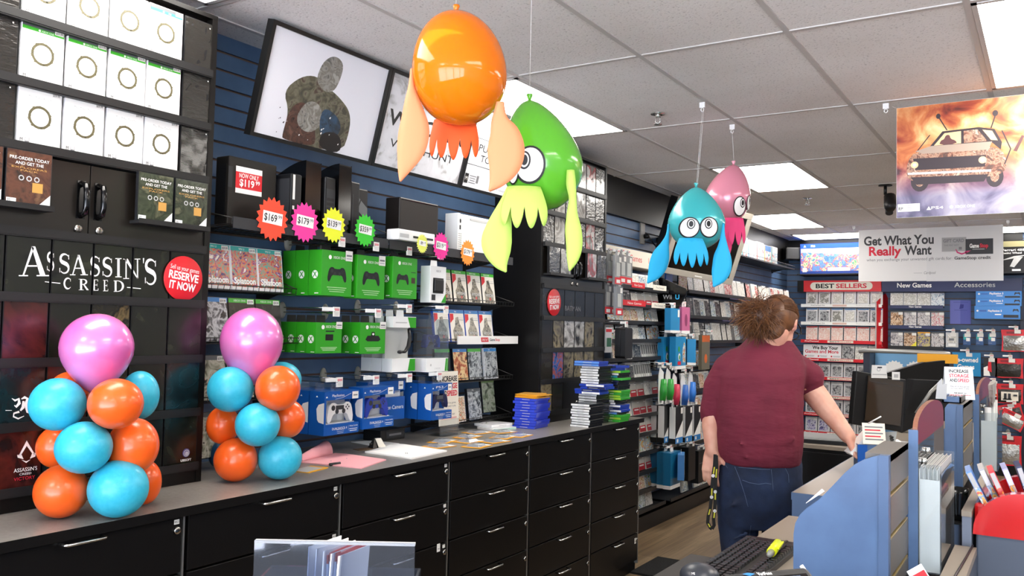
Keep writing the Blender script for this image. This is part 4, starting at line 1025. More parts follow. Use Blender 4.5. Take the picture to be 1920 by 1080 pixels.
# storage sign standing on the worktop
t = thing('counter_sign', (-2.605, 3.525, 1.012), E90, 'cream sign about storage and speed, standing right of the blue boxes', 'sign')
m = MB(); T = Matrix.Rotation(math.radians(-3), 4, 'X')
m.box(-.085, .085, 0, .003, 0, .272, CREAM, T=T)
m.text('INCREASE', .0, .222, .026, INK, y=-.0008, w=.15, bold=.03, T=T); m.text('STORAGE', 0, .185, .026, RINK, y=-.0008, w=.15, bold=.03, T=T); m.text('AND', -.045, .148, .026, INK, y=-.0008, w=.06, bold=.03, T=T); m.text('SPEED', .030, .148, .026, RINK, y=-.0008, w=.088, bold=.03, T=T)
m.text('Play all of the games', 0, .108, .010, GINK, y=-.0008, w=.12, T=T); m.text('you are ready to play', 0, .092, .010, GINK, y=-.0008, w=.12, T=T); m.text('Ask about our', 0, .050, .012, INK, y=-.0008, w=.10, T=T); m.text('hard drive expansion', 0, .032, .012, RINK, y=-.0008, w=.13, T=T)
m.build('sign_card', t); m = MB(); m.box(-.075, .075, -.02, .09, -.052, -.046, CLEAR); m.box(-.075, .075, -.004, .002, -.05, 0.03, CLEAR); m.build('stand', t)
# ================================================================== on the worktop
def T0(p): return Matrix.Translation(-Vector(p))
# ------------------------------------------------------------------ balloon towers
BPINK = mat('pearl pink latex', '#dd63b4', 0.26, metal=0.22, coat=0.5, var=('#e68ac6', 4.0, .35, .65))
BBLUE = mat('turquoise latex', '#2fb0cd', 0.42, coat=0.15, sss=.15, var=('#3bb7d2', 90, .4, .62))
BORNG = mat('orange latex', '#f2601c', 0.30, coat=0.3, sss=.15)
def balloon(px, py, rx, ry, d, m0, label, group, rest=False, egg=0.0):
    if rest:
        for _ in range(30):
            c = at(px, py, d=d); r = ry/FPX*d
            e = (c.z-r)-CT-.001
            d += e*1.2
    c = at(px, py, d=d); b = ry/FPX*d*.985; a = min(rx/FPX*d*math.cos(math.atan(abs(px-960)/FPX)), b*1.12)
    t = thing('balloon', (c.x, c.y, c.z-b), 0, label, 'balloon', group)
    m = MB(); n = 22; prof = []
    for i in range(n+1):
        p = -PI/2+PI*i/n; z = math.sin(p); r = math.cos(p)
        if egg and z < 0: r *= 1-egg*(z*z)*.55; z *= 1+egg*.45
        prof.append((max(r*a, .00005), b+z*b))
    m.lathe(prof, m0, 36)
    m.build('skin', t)
    k = MB(); zb = prof[0][1]
    if egg: k.lathe([(.004, zb-.012), (.010, zb-.014), (.008, zb-.008), (.004, zb), (.008, zb+.004)], m0, 12)
    else:
        w = Vector((-2.36-c.x, (1.45 if px < 340 else 2.12)-c.y, 0)); w = w.normalized() if w.length > .01 else Vector((-1, 0, 0))
        q = w.to_track_quat('Z', 'X').to_matrix().to_4x4(); k.lathe([(.007, a*.97), (.004, a*1.03), (.009, a*1.09)], m0, 10, T=Matrix.Translation((0, 0, b)) @ q)
    k.build('knot', t)
    return t
LG, RG = 'balloons of the left tower', 'balloons of the right tower'
for a in ((182, 652, 72, 65, 2.46, BPINK, 'large pearl pink balloon topping the left tower', LG, False, .75),
          (108, 758, 56, 50, 2.36, BBLUE, 'turquoise balloon just below left of the pink one, left tower', LG),
          (217, 757, 54, 48, 2.36, BORNG, 'orange balloon just below right of the pink one, left tower', LG),
          (262, 741, 38, 46, 2.56, BBLUE, 'turquoise balloon at the back right of the left tower', LG),
          (130, 742, 44, 46, 2.50, BORNG, 'orange balloon at the back of the left tower, behind the upper turquoise one', LG),
          (157, 839, 56, 49, 2.34, BBLUE, 'turquoise balloon in the middle of the left tower', LG),
          (250, 836, 50, 53, 2.46, BORNG, 'orange balloon at the middle right of the left tower', LG),
          (107, 838, 41, 40, 2.50, BORNG, 'orange balloon at the middle left of the left tower, half hidden', LG),
          (115, 921, 54, 50, 2.42, BORNG, 'orange balloon resting on the worktop, front left of the left tower', LG, True),
          (222, 916, 59, 54, 2.42, BBLUE, 'turquoise balloon resting on the worktop, front of the left tower', LG, True),
          (272, 904, 32, 42, 2.60, BORNG, 'shiny orange balloon at the bottom right back of the left tower', LG, True),
          (472, 640, 60, 64, 3.02, BPINK, 'large pearl pink balloon topping the right tower', RG, False, .75),
          (432, 730, 44, 43, 2.94, BBLUE, 'turquoise balloon just below left of the pink one, right tower', RG),
          (521, 728, 43, 43, 2.94, BORNG, 'orange balloon just below right of the pink one, right tower', RG),
          (527, 712, 40, 34, 3.14, BBLUE, 'turquoise balloon peeking from behind the upper orange one, right tower', RG),
          (418, 797, 32, 36, 3.02, BORNG, 'orange balloon at the middle left of the right tower', RG),
          (483, 796, 43, 41, 2.92, BBLUE, 'turquoise balloon in the middle of the right tower', RG),
          (538, 785, 35, 37, 3.06, BORNG, 'orange balloon at the middle right of the right tower', RG),
          (442, 862, 42, 41, 2.98, BORNG, 'orange balloon resting on the worktop, right tower', RG, True),
          (525, 858, 42, 41, 2.98, BBLUE, 'turquoise balloon resting on the worktop, right tower', RG, True),
          (412, 852, 22, 26, 3.10, mat('deep blue latex', '#1c4a6e', .35), 'dark blue balloon at the bottom back of the right tower', RG, True)):
    balloon(*a)

# ------------------------------------------------------------------ papers
PINKP = mat('pink paper', '#efaab0', 0.75)
def sheet(pxs, z, th, m0, name, label, cat, marks=None):
    P = [at(x, y, z=z) for x, y in pxs]; c = sum(P, Vector())/len(P); c.z = z
    m = MB(); m.T = T0(c)
    n = len(P); up = [p+Vector((0, 0, th)) for p in P]
    a = sum(P[i].x*P[(i+1) % n].y-P[(i+1) % n].x*P[i].y for i in range(n))
    if a < 0: P.reverse(); up.reverse()
    m.add(P+up, [tuple(range(n-1, -1, -1)), tuple(range(n, 2*n))]+[(i, (i+1) % n, n+(i+1) % n, n+i) for i in range(n)], m0)
    if marks:
        for q in marks: m.add([at(x, y, z=z+th+.0004) for x, y in q], [tuple(range(len(q)))], GINK)
    return m.build(name, loc=c, label=label, cat=cat)
sheet([(556, 867), (628, 851), (650, 852.5), (724, 863), (678, 879)], CT, .004, PINKP, 'paper_pad', 'pink paper pad lying right of the right balloon tower', 'paper pad', [[(619, 864), (622, 863.6), (622, 864.6), (619, 865)], [(649, 859), (651, 858.8), (651, 859.6), (649, 860)]])
a, b = at(567, 865, z=CT+.004), at(624, 851, z=CT+.004); dv = (b-a).normalized(); nv = Vector((dv.y, -dv.x, 0)); nv = nv if nv.x < 0 else -nv
m = MB(); m.T = T0(a); vs = []; fs = []; n = 14; L = (b-a).length
for i in range(n+1):
    th = PI*1.05*i/n; R = .042
    for s in (0, .5, 1):
        k = R*(.45+.75*s)
        p = a+dv*(L*s)+nv*(k*(1-math.cos(th))*.7)+Vector((0, 0, k*math.sin(th)*1.05+.001)); vs.append(p)
for i in range(n):
    for s in range(2): q = 3*i+s; fs.append((q, q+1, q+4, q+3))
m.add(vs, fs, PINKP, True); o = m.build('curled_sheet', loc=a, label='pink top sheet curling up from the pink paper pad', cat='paper sheet')
s_ = o.modifiers.new('thick', 'SOLIDIFY'); s_.thickness = .0008
t = thing('yellow_card', at(583, 881, z=CT), E90+.2, 'yellow edged card lying in front of the turquoise balloon, right tower', 'card')
m = MB(); m.box(-.065, .065, -.035, .045, 0, .003, YEL); m.box(-.065, .045, -.026, .045, .003, .0036, LINK); m.build('card', t)
m = MB(); m.tube([(0, 0, .006), (.035, 0, .006), (.05, 0, .006)], .006, BLKP, 10); m.build('marker_cap', loc=at(618, 874, z=CT), rz=E90-.15, label='black marker cap beside the yellow card', cat='pen')
sheet([(684, 849), (742, 834), (758, 835), (838, 847), (772, 861.5), (752, 858)], CT, .006, PAPER, 'paper_stack', 'stack of white papers near the front edge of the worktop', 'papers', [[(760, 848.6), (761, 848.2), (761.6, 851), (760.6, 851.4)], [(763, 848.6), (764, 848.2), (764.6, 851), (763.6, 851.4)]])
sheet([(658, 829), (700, 826.5), (749, 832), (705, 838)], CT, .002, PAPER, 'paper_sheet', 'white sheet lying behind the clipboard clip', 'paper sheet')
p = at(705, 840, z=CT); t = thing('clipboard', p, E90-.25, 'brown clipboard with a steel clip left of the white paper stack', 'clipboard')
m = MB(); m.box(-.11, .07, -.03, .02, 0, .0025, mat('hardboard', '#6b5238', .5)); m.build('board', t)
m = MB(); m.hexa([(-.03, -.02, .003), (.03, -.02, .003), (.03, .02, .003), (-.03, .02, .003)], [(-.012, -.004, .045), (.012, -.004, .045), (.012, .004, .045), (-.012, .004, .045)], GREYM); m.tube([(-.034, 0, .02), (.034, 0, .02)], .004, GREYM, 8); m.build('clip', t)
m = MB(); m.hexa([(-.002, -.026, .006), (.036, -.026, .006), (.036, -.022, .006), (-.002, -.022, .006)], [(-.01, -.008, .044), (.02, -.008, .044), (.02, -.005, .044), (-.01, -.005, .044)], CREAM); m.build('paper_tag', t)
p = at(729, 824, z=CT); t = thing('card_reader', (-2.72, 3.20, CT), E90, 'low black box standing against the blue wall below the boxed controllers', 'electronic box')
m = MB(); m.box(-.09, .09, -.02, .09, 0, .052, BLKP); m.build('casing', t, bevel=.003); m = MB(); m.rect(-.05, .08, .012, .042, -.0215, CHAR); m.rect(-.03, .06, .022, .032, -.022, GINK); m.build('front_panel', t)

# yellow packets
BLIS = clear('clear blister', '#e9eef2', 1.4, .25)
def packet_proto():
    t = thing('yellow_packet', (0, 0, 0), 0, 'x', 'packet', 'yellow packets on the worktop')
    m = MB(); m.box(-.068, .068, -.05, .05, 0, .002, YEL); m.box(-.05, .06, -.036, .04, .002, .0026, mat('mauve print', '#a79daa', .5)); m.box(.03, .064, -.045, .03, .0026, .003, WHT); m.build('card', t)
    m = MB(); m.hexa([(-.045, -.03, .003), (.035, -.03, .003), (.035, .034, .003), (-.045, .034, .003)], [(-.035, -.02, .014), (.025, -.02, .014), (.025, .024, .014), (-.035, .024, .014)], BLIS); m.build('blister', t)
    return t
PK = None
PL = [(829, 828, 'yellow packet at the left end of the packets, the rear one of two'), (823, 837, 'yellow packet nearest the white paper stack'), (877, 819.5, 'yellow packet in the middle of the second row'), (895, 811.5, 'yellow packet right in front of the keys'), (880, 828, 'yellow packet in the middle, between two nearer ones'),
      (894, 836.5, 'yellow packet at the front edge of the worktop, above a drawer handle'), (941, 810, 'yellow packet touching the white cases'), (943, 820, 'yellow packet left of the rightmost one'), (927, 828, 'yellow packet at the front edge, second from the right'), (973, 817, 'rightmost yellow packet, in front of the blue stack')]
for i, (x, y, l) in enumerate(PL):
    o = packet_proto() if PK is None else dup(PK)
    PK = PK or o
    o.location = at(x, y, z=CT+.0005+.0006*(i % 3)); o.rotation_euler = (0, 0, E90+[.25, -.1, .1, -.2, .05, .15, -.3, .2, -.15, .1][i]); o['label'] = l
p = at(909, 803, z=CT); t = thing('key_bunch', p, 0, 'small bunch of keys behind the yellow packets', 'keys')
for i in range(8):
    a = i*.8; m = MB(); m.box(0, .035, -.004, .004, 0, .002, CHROME); m.disc(.0, 0, .008, .008, 0, CHROME, 10, T=Matrix.Rotation(PI/2, 4, 'X') @ Matrix.Translation((0, 0, 0)))
    m.build('key', t, loc=(.004*math.cos(a), .004*math.sin(a), .004+.002*i), rot=(.3*math.sin(a*3), -.35-.1*(i % 3), a))
m = MB(); m.tube([(.012*math.cos(2*PI*i/12), .002, .014+.012*math.sin(2*PI*i/12)) for i in range(12)], .0012, CHROME, 6, closed=True); m.build('ring', t)
def flat_case(name, loc, rz, body, spine, label, group=None, w=.128, d=.172, h=.0142, band=None):
    """game case lying flat, spine to local -y"""
    m = MB(); m.box(-d/2, d/2, 0, w, 0, h, body); m.rect(-d/2+.002, d/2-.002, .0015, h-.0015, -.0006, spine)
    if band: m.rect(-d/2+.002, -d/2+.045, .0015, h-.0015, -.0010, band)
    m.rect(-d*.15, d*.2, h*.4, h*.6, -.0010, LINK if spine is not INK else GINK)
    return m.build(name, loc=loc, rz=rz, label=label, cat='game case', group=group, bevel=.0012)
for i, (px, py, z, l) in enumerate(((955, 808, 0, 'white game case with a mint edge lying under another, beside the blue stack'), (950, 806, .0148, 'white game case lying on top of the mint edged one, beside the blue stack'))):
    flat_case('game_case', at(px, py, z=CT)+Vector((-.03, 0, z)), E90-.25+.1*i, CASEW, mat('mint edge', '#bfe3d6', .4) if i == 0 else WHT, l)
m = MB()
for i in range(3): m.box(-.05+.01*i, .05+.004*i, -.03, .03, .001*i, .001*i+.0008, LINK, T=Matrix.Rotation(.2*i, 4, 'Z'))
m.build('loose_slips', loc=at(853, 804, z=CT), rz=E90, label='few loose grey slips lying under the lowest wall shelf', cat='papers')

# blue stack
BCL = mat('translucent blue case', '#2b3fc4', .16, coat=.4)
for i in range(11):
    flat_case('blue_case', (-2.47+.006*((i*7) % 3-1), 4.035+.004*((i*5) % 3), CT+.0151*i), .10+.02*((i*3) % 3-1), BCL, mat('blue case spine', '#3950d6', .2), '%s blue case counted from the bottom of the blue stack' % ORD[i], 'blue cases in the stack', d=.135, w=.175, h=.0148)
for i in range(5):
    m = MB(); m.box(-.066, .066, 0, .165, 0, .003, YEL); m.box(-.06, .06, .01, .15, .003, .0036, mat('tan print', '#b98a3c', .5)); m.build('yellow_card', loc=(-2.47+.004*(i % 2), 4.04+.003*i, CT+.1665+.0040*i), rz=.1+.12*((i*5) % 3-1), label='%s yellow card counted up from the blue cases, on top of the blue stack' % ORD[i], cat='card', group='yellow cards on the blue stack')

# mixed stacks of games at the far end of the worktop
GRC = mat('clear green case', '#3fa83a', .2); LIME = mat('lime spine', '#a2cf3a', .3); NAV = mat('navy spine', '#20294f', .3); SKY = mat('sky spine', '#5c8fd6', .3); TEALS = mat('teal spine', '#2e8a94', .3); BLKC = mat('black case plastic', '#141416', .25)
SPN = {'white print': 'white', 'clear green case': 'green', 'lime spine': 'lime', 'navy spine': 'navy', 'sky spine': 'sky blue', 'teal spine': 'teal'}
def stack(x, y, spec, what, grp, rz=0.0, sc_=1.0):
    z = CT
    for i, (body, spine, dx, dy, dr, band) in enumerate(spec):
        flat_case('game_case', (x+dx+.004*((i*7) % 5-2)/2, y+dy+.003*((i*5) % 3-1), z), rz+dr, body, spine, '%s spined case, %s from the bottom of the %s' % (SPN.get(spine.name, 'dark'), ORD[i], what), grp, band=band, d=(.120 if body is BLKC else .160)*sc_, w=.17 if body is BLKC else .13)
        z += .0147
stack(-2.262, 4.30, [(BLKC, WHT, 0, 0, 0, None)]*9, 'low white stack in front', 'white spined cases in the low stack')
B = [(BLKC, WHT, 0, 0, 0, None)]*12+[(BLUB, WHT, .01, -.03, .05, BLUB), (BLUB, NAV, .01, -.03, .05, BLUB), (BLUB, NAV, .04, -.02, .03, BLUB), (BLUB, WHT, .04, -.02, .03, BLUB)]+[(BLKC, WHT, .01, 0, 0, None)]*7+[(BLUB, SKY, .0, -.02, .04, SKY), (BLUB, SKY, .0, -.02, .04, SKY)]
stack(-2.310, 4.48, B, 'tall white stack', 'cases in the tall white and blue stack')
Cc = [(GRC, GRC, 0, 0, 0, None), (GRC, LIME, 0, 0, 0, None), (GRC, GRC, 0, 0, 0, None), (BLKC, SKY, 0, 0, 0, None), (BLUB, WHT, 0, 0, 0, None), (BLUB, NAV, 0, 0, 0, None), (BLUB, WHT, 0, 0, 0, None), (BLKC, WHT, -.02, 0, 0, None), (BLKC, WHT, -.02, 0, 0, None), (GRC, LIME, 0, 0, 0, None), (GRC, LIME, 0, 0, 0, None), (GRC, GRC, 0, 0, 0, None), (GRC, LIME, 0, 0, 0, None), (BLKC, NAV, 0, 0, 0, None), (BLKC, INK, 0, 0, 0, None), (BLKC, NAV, 0, 0, 0, None), (BLKC, NAV, 0, 0, 0, None), (GRC, GRC, 0, 0, 0, None), (BLKC, TEALS, 0, 0, 0, None), (BLKC, WHT, 0, 0, 0, None), (GRC, LIME, 0, 0, 0, None), (BLUB, SKY, -.04, -.03, -.25, SKY), (BLUB, NAV, -.02, -.02, -.2, None)]
stack(-2.275, 4.69, Cc, 'tall green stack', 'cases in the tall green and blue stack')
# ================================================================== left wall beyond the cabinet: sloped game shelves
def game_shelf(y0, y1, z, depth, label, m0=BLKM):
    t = thing('game_shelf', (WALLX, y0, z), E90, label, 'shelf')
    W = y1-y0; m = MB()
    m.hexa([(0, -depth, -.006), (W, -depth, -.006), (W, 0, -.006), (0, 0, -.006)], [(0, -depth, 0), (W, -depth, 0), (W, 0, 0), (0, 0, 0)], m0)
    m.box(0, W, -depth-.004, -depth, -.010, .018, m0)
    m.build('deck', t)
    for x in (.03, W-.034): m = MB(); m.hexa([(x, -.02, -.055), (x+.004, -.02, -.055), (x+.004, 0, -.055), (x, 0, -.055)], [(x, -depth*.9, -.006), (x+.004, -depth*.9, -.006), (x+.004, 0, -.006), (x, 0, -.006)], BLKM); m.build('bracket', t)
    return t
HH = [mat('white case edge', '#efeeea', .25), CASEK]
COVERS = [art('pale cover print', ['#a5a297', '#efece2', '#fdfbf5', '#cfc6b5', '#f8f6ef'], 34, .25), art('warm cover print', ['#8a6244', '#e0bd80', '#fbf2dc', '#c0563c', '#f0e6d2'], 34, .25),
          art('cool cover print', ['#50647f', '#a9bccc', '#f2f6f7', '#7a8f75', '#dde5e8'], 34, .25), art('vivid cover print', ['#c94438', '#f0c650', '#4f93c6', '#f8f4e8', '#62a75c'], 34, .25),
          art('dark cover print', ['#15181c', '#3a3f46', '#7f7f7c', '#22252a', '#b0aca4'], 34, .25), art('red cover print', ['#7c1f22', '#c23a34', '#e8d9cf', '#a02a2c'], 34, .25)]
PROTO = {}; LAST = ['']
def small_case(k, w, h, edge=0, half=False, tagp=True):
    key = (k, w, h, edge, half); LAST[0] = 'red-footed' if half else TONE[k]
    if key in PROTO: return dup(PROTO[key])
    t = thing('game_case', (0, 0, 0), 0, 'x', 'game case')
    m = MB(); m.box(-w/2, w/2, 0, .013, 0, h, HH[edge]); m.rect(-w/2+.003, w/2-.003, .003, h-.003, -.0005, COVERS[k])
    m.rect(-w/2+.003, w/2-.003, h-.016, h-.003, -.0009, WHT if edge == 0 else STEEL)
    if half: m.rect(-w/2+.003, w/2-.003, h*.45, h-.003, -.0009, mat('pale grey cover', '#cfccc4', .25)); m.rect(-w/2+.008, w/2-.008, .004, h*.44, -.0012, mat('crimson cover panel', '#c22a39', .3)); m.rect(-w*.3, w*.3, h*.28, h*.36, -.0016, WHT)
    m.build('cover', t)
    if tagp: q = MB(); q.rect(w*.18, w*.46, h-.030, h-.010, -.0016, TAGP); q.rect(w*.22, w*.42, h-.022, h-.018, -.002, GINK); q.build('price_sticker', t)
    PROTO[key] = t
    return t
TONE = ['pale', 'warm', 'cool grey', 'bright', 'dark', 'red']
def place_case(o, x, y, z, lean, label, rz=E90):
    label = LAST[0]+' '+label[0].lower()+label[1:]
    o.location = (x, y, z); o.rotation_euler = (-lean, 0, rz); o['label'] = label; return o
R1 = random.Random(3)
ROWN = ['top', 'second', 'third', 'fourth', 'fifth', 'sixth', 'seventh', 'eighth', 'ninth', 'tenth', 'eleventh', 'twelfth', 'bottom']
BZ = [1.820, 1.688, 1.565, 1.430, 1.296, 1.147, 1.008, .870, .728, .582, .440, .300, .157]
SPW = mat('white spine', '#f7f5f0', .3)
def spine_case(x, y, z, lean, label, grp, dark):
    m = MB(); m.box(-.0055, .0055, 0, .12, 0, .122, HH[0]); m.rect(-.005, .005, .004, .118, -.0005, SPW); m.rect(-.003, .003, .030, .100, -.0009, INK if dark else LINK); m.rect(-.005, .005, .100, .118, -.0010, WHT)
    o = m.build('game_case', loc=(x, y, z), rot=(-lean, 0, E90), label=label, cat='game case', group=grp)
    return o
SPP = [None]
for r, z in enumerate(BZ):
    y1 = 6.42 if r < 7 else 6.42
    game_shelf(5.15, y1, z, .235, 'black sloped game shelf, %s of the bay under the cream sign' % ROWN[r])
    xs = -2.665
    if r in (4, 5):
        nf = [(5.62, 1), (5.80, 4), (5.98, 4)] if r == 4 else [(5.60, 1), (5.86, 4)]
        for i, (y, k) in enumerate(nf):
            place_case(small_case(k, .134, .122, 0), xs, y, z+.004, .16, '%s front facing game case left of spines, %s shelf under cream sign' % (ORD[i].capitalize(), ROWN[r]))
        ys = 6.07 if r == 4 else 5.945
        for i in range(26 if r == 4 else 24):
            l = 'white spined game case packed upright with others on the %s shelf under the cream sign' % ROWN[r]
            if SPP[0] is None: SPP[0] = spine_case(xs, ys, z+.004, .16, l, 'x', True)
            o = SPP[0] if (r == 4 and i == 0) else dup(SPP[0])
            o.location = (xs-.002*(i % 3), ys+.0138*i, z+.004); o.rotation_euler = (-.16, 0, E90+.04*math.sin(i*3.1)); o['label'] = l; o['group'] = 'white spined cases on the %s shelf' % ROWN[r]
        continue
    y = 5.52 if r < 7 else 5.83
    i = 0
    while y < 6.36:
        k = R1.choice([0, 0, 1, 2, 3, 0, 1]) if r > 1 else R1.choice([4, 0, 2])
        half = (r in (7, 8, 10, 11, 1, 6)) and R1.random() < .55
        place_case(small_case(k, .128, .118, 0 if R1.random() < .75 else 1, half), xs+.004*(i % 2), y, z+.004, .16, '%s game case from the left on the %s shelf under the cream sign' % (ORD[i].capitalize(), ROWN[r]))
        y += .131+(.012 if R1.random() < .3 else 0); i += 1
for r, (px, py, wd, m0, s, l) in enumerate(((1197, 535, .24, RED, 'New Games', 'red shelf strip on the top shelf under the cream sign'), (1190, 568.5, .40, RED, 'New Games', 'red shelf strip on the second shelf under the cream sign'), (1237.5, 540, .26, CREAM, 'Pre-Owned', 'cream shelf strip on the top shelf under the cream sign'), (1235, 573, .27, CREAM, 'Pre-Owned', 'cream shelf strip on the second shelf under the cream sign'))):
    p = at(px, py, x=-2.597); m = MB(); m.box(-wd/2, wd/2, 0, .002, -.020, .020, m0); m.text(s, 0, -.009, .018, WHT if m0 is RED else GINK, y=-.0006, w=wd*.6); m.build('shelf_strip', loc=p, rz=E90, label=l, cat='shelf strip')
# cream header sign
t = thing('header_sign', (-2.70, 5.15, 1.985), E90, 'long cream header sign with red lettering above the game shelves', 'sign')
m = MB(); m.box(0, 1.35, -.055, .13, 0, .125, CREAM); m.build('board', t, bevel=.003)
m = MB(); p = at(1183, 476, x=-2.645); m.text('New Games', p.y-5.15, .040, .046, RINK, y=-.0556, w=.40); m.text('Used Games', -.12, .040, .046, RINK, y=-.0556, w=.42, clip=(0.004, 2, 0, 1)); m.text('Used Games', 1.14, .040, .046, RINK, y=-.0556, w=.36); m.build('lettering', t)
# wall socket with a black plug and cable
p = at(1203, 438, x=WALLX); t = thing('wall_socket', p, E90, 'grey wall socket with a plugged black cable above the cream sign', 'socket')
m = MB(); m.box(-.04, .04, -.012, .0, -.085, .085, mat('grey plate', '#8f8e8a', .4)); m.build('plate', t); m = MB(); m.lathe([(.02, 0), (.02, .035), (.008, .045)], BLKP, 12, T=Matrix.Translation((.03, -.012, -.02)) @ Matrix.Rotation(PI/2, 4, 'X')); m.build('plug', t)
m = MB(); m.tube([(.03, -.05, -.02), (.07, -.07, -.07), (.15, -.08, -.115), (.25, -.08, -.125), (.36, -.08, -.12)], .006, BLKP, 6); m.build('cable', t)

# hanging clear packs at the left of the shelves
CPACK = clear('grey clear pack', '#c9c9c6', 1.4, .35)
def clear_pack(p, label, grp, first):
    t = thing('hanging_pack', p, E90, label, 'hanging pack', grp)
    m = MB(); m.box(-.055, .055, -.008, .010, 0, .20, CPACK); m.rect(-.054, .054, .004, .050, -.009, RED); m.rect(-.03, .03, .06, .15, -.009, GREYP); m.rect(-.03, .03, .012, .035, -.0096, WHT); m.prism([(-.04, .20), (.04, .20), (.02, .235), (-.02, .235)], 0, .002, CPACK); m.build('shell', t)
    m = MB(); m.rect(.01, .045, .155, .19, -.009, TAGP); m.build('price_sticker', t)
    return t
CP = None
for i, (px, py, l) in enumerate(((1142, 531, 'leftmost clear pack with a red foot on the upper hooks'), (1157, 534, 'second clear pack with a red foot on the upper hooks'), (1166, 532, 'third clear pack with a red foot on the upper hooks'), (1177, 534, 'rightmost clear pack with a red foot on the upper hooks'), (1138, 589, 'leftmost clear pack on the hooks one shelf lower'), (1149, 590, 'middle clear pack on the hooks one shelf lower'), (1159, 592, 'right clear pack on the hooks one shelf lower'))):
    xx = -2.57 if px < 1150 else -2.52; p = at(px, py, x=xx); o = clear_pack(p, l, None, 1) if CP is None else dup(CP, loc=p, label=l); CP = CP or o
    hook(p.y, p.z+.215, 'hook holding the %s' % l, (xx-WALLX)/.31)
for px, py, l in ((1139, 626, 'hook with a price holder above the black zip case, left one'), (1152, 626, 'hook with a price holder above the black zip case, right one')):
    p = at(px, py, x=WALLX+.25); hook(p.y, p.z, l, .8)
p = at(1167, 672, x=-2.45); t = thing('zip_case', p, E90, 'large black zip carrying case hanging beside a white card', 'carrying case'); hook(p.y, p.z+.222, 'hook holding the black zip carrying case', (p.x-WALLX+.02)/.31)
m = MB()
n = 10; pts = [(-.055+.015, 0), (.055-.015, 0)]+curve(.04, .02, .02, .02, -PI/2, 0, 4)+curve(.04, .185, .02, .02, 0, PI/2, 4)+curve(-.04, .185, .02, .02, PI/2, PI, 4)+curve(-.04, .02, .02, .02, PI, 1.5*PI, 4)
m.prism(pts, -.045, .03, BLKP); m.build('shell', t, bevel=.008); m = MB(); m.prism([(-.02, .2), (.02, .2), (.015, .235), (-.015, .235)], -.012, -.008, BLKP); m.tube([(-.064, -.010, .02), (-.064, -.010, .18), (-.04, -.010, .208), (.04, -.010, .208), (.064, -.010, .18), (.064, -.010, .02)], .003, CHAR, 5); m.build('zip', t)
m = MB(); m.box(.062, .135, -.01, .0, -.006, .20, WHT); m.box(.07, .128, -.012, -.01, .09, .13, mat('indigo print', '#2f2d63', .4)); m.box(.08, .115, -.012, -.01, .04, .08, BBAND); m.build('card_sleeve', t)
p = at(1141, 650, x=-2.57); m = MB(); m.box(-.05, .05, 0, .03, -.04, .13, CASEW); m.rect(-.03, .04, 0, .06, -.001, mat('green card print', '#2c6b4a', .4)); m.rect(-.045, .045, .10, .12, -.001, RED); m.build('hanging_pack', loc=p, rz=E90, label='white pack with a green window hanging left of the black zip case', cat='hanging pack')

# black angular side panel between the two bays
t = thing('side_panel', (0, 6.45, 0), 0, 'black angular panel with a blue stripe between the two shelf bays', 'panel')
m = MB(); m.prism([(-2.82, 1.20), (-2.75, 1.20), (-2.665, 1.45), (-2.465, 1.80), (-2.455, 1.83), (-2.47, 1.85), (-2.66, 1.935), (-2.82, 1.96)], -.01, .008, BLKG); m.build('board', t)
m = MB(); p = at(1274, 549, y=6.44); m.text('Wii', -2.62, 1.765, .036, LINK, y=-.0108, w=.075); m.text('U', -2.535, 1.765, .036, mat('sky lettering', '#35b2e0', .4), y=-.0108, w=.035, bold=.03); m.rect(-2.78, -2.605, 1.555, 1.567, -.0108, mat('sky stripe', '#2aa3d8', .4)); m.build('lettering', t)
m = MB(); m.box(-.07, .07, 0, .012, 0, .19, BLU); m.rect(-.04, -.01, .10, .13, -.0008, WHT); m.rect(.01, .05, .10, .13, -.0008, WHT); m.text('deluxe', 0, .155, .014, WHT, y=-.0008); m.build('info_card', loc=at(1255, 531, x=-2.66), rz=E90, label='blue information card standing above the black angular panel', cat='card')
m = MB(); m.box(-.10, .10, 0, .012, 0, .20, CASEK); m.rect(-.098, .098, .003, .197, -.0008, COVERS[1]); m.build('picture_card', loc=at(1280, 548, x=-2.66), rz=E90, label='brown grey picture card right of the blue information card', cat='card')

# wall monitor leaning out on its arm
TL, TR, BR, BL = at(1262, 366, d=6.60), at(1392, 402, d=7.02), at(1372, 535, d=7.18), at(1240, 511, d=6.78)
c = (BL+BR)/2; X = (BR-BL); W = X.length; X.normalize(); Zv = ((TL-BL)+(TR-BR)); Zv = (Zv-X*Zv.dot(X)); H = ((TL-BL).length+(TR-BR).length)/2; Zv.normalize(); Y = Zv.cross(X)
t = thing('wall_monitor', c, label='grey framed monitor leaning out from the wall behind the turquoise hanging balloon', cat='monitor')
t.matrix_world = Matrix(((X.x, Y.x, Zv.x, c.x), (X.y, Y.y, Zv.y, c.y), (X.z, Y.z, Zv.z, c.z), (0, 0, 0, 1)))
BEZ = mat('warm grey bezel', '#a19a8e', .4)
m = MB(); b = .05; m.box(-W/2, W/2, 0, .07, 0, b, BEZ); m.box(-W/2, W/2, 0, .07, H-b, H, BEZ); m.box(-W/2, -W/2+b, 0, .07, b, H-b, BEZ); m.box(W/2-b, W/2, 0, .07, b, H-b, BEZ); m.rect(-.04, .04, .018, .026, -.001, WHT); m.build('bezel', t, bevel=.004)
m = MB(); m.box(-W/2+b, W/2-b, .008, .02, b, H-b, BLKG); m.build('screen', t); m = MB(); m.box(-W/2+.004, W/2-.004, .07, .16, .01, H-.01, BLKP); m.build('back_shell', t)
p = t.matrix_world.inverted() @ Vector((WALLX, c.y+.05, c.z+H*.55)); m = MB(); m.tube([(0, .14, H*.5), tuple(p)], .025, BLKM, 8); m.build('arm', t)

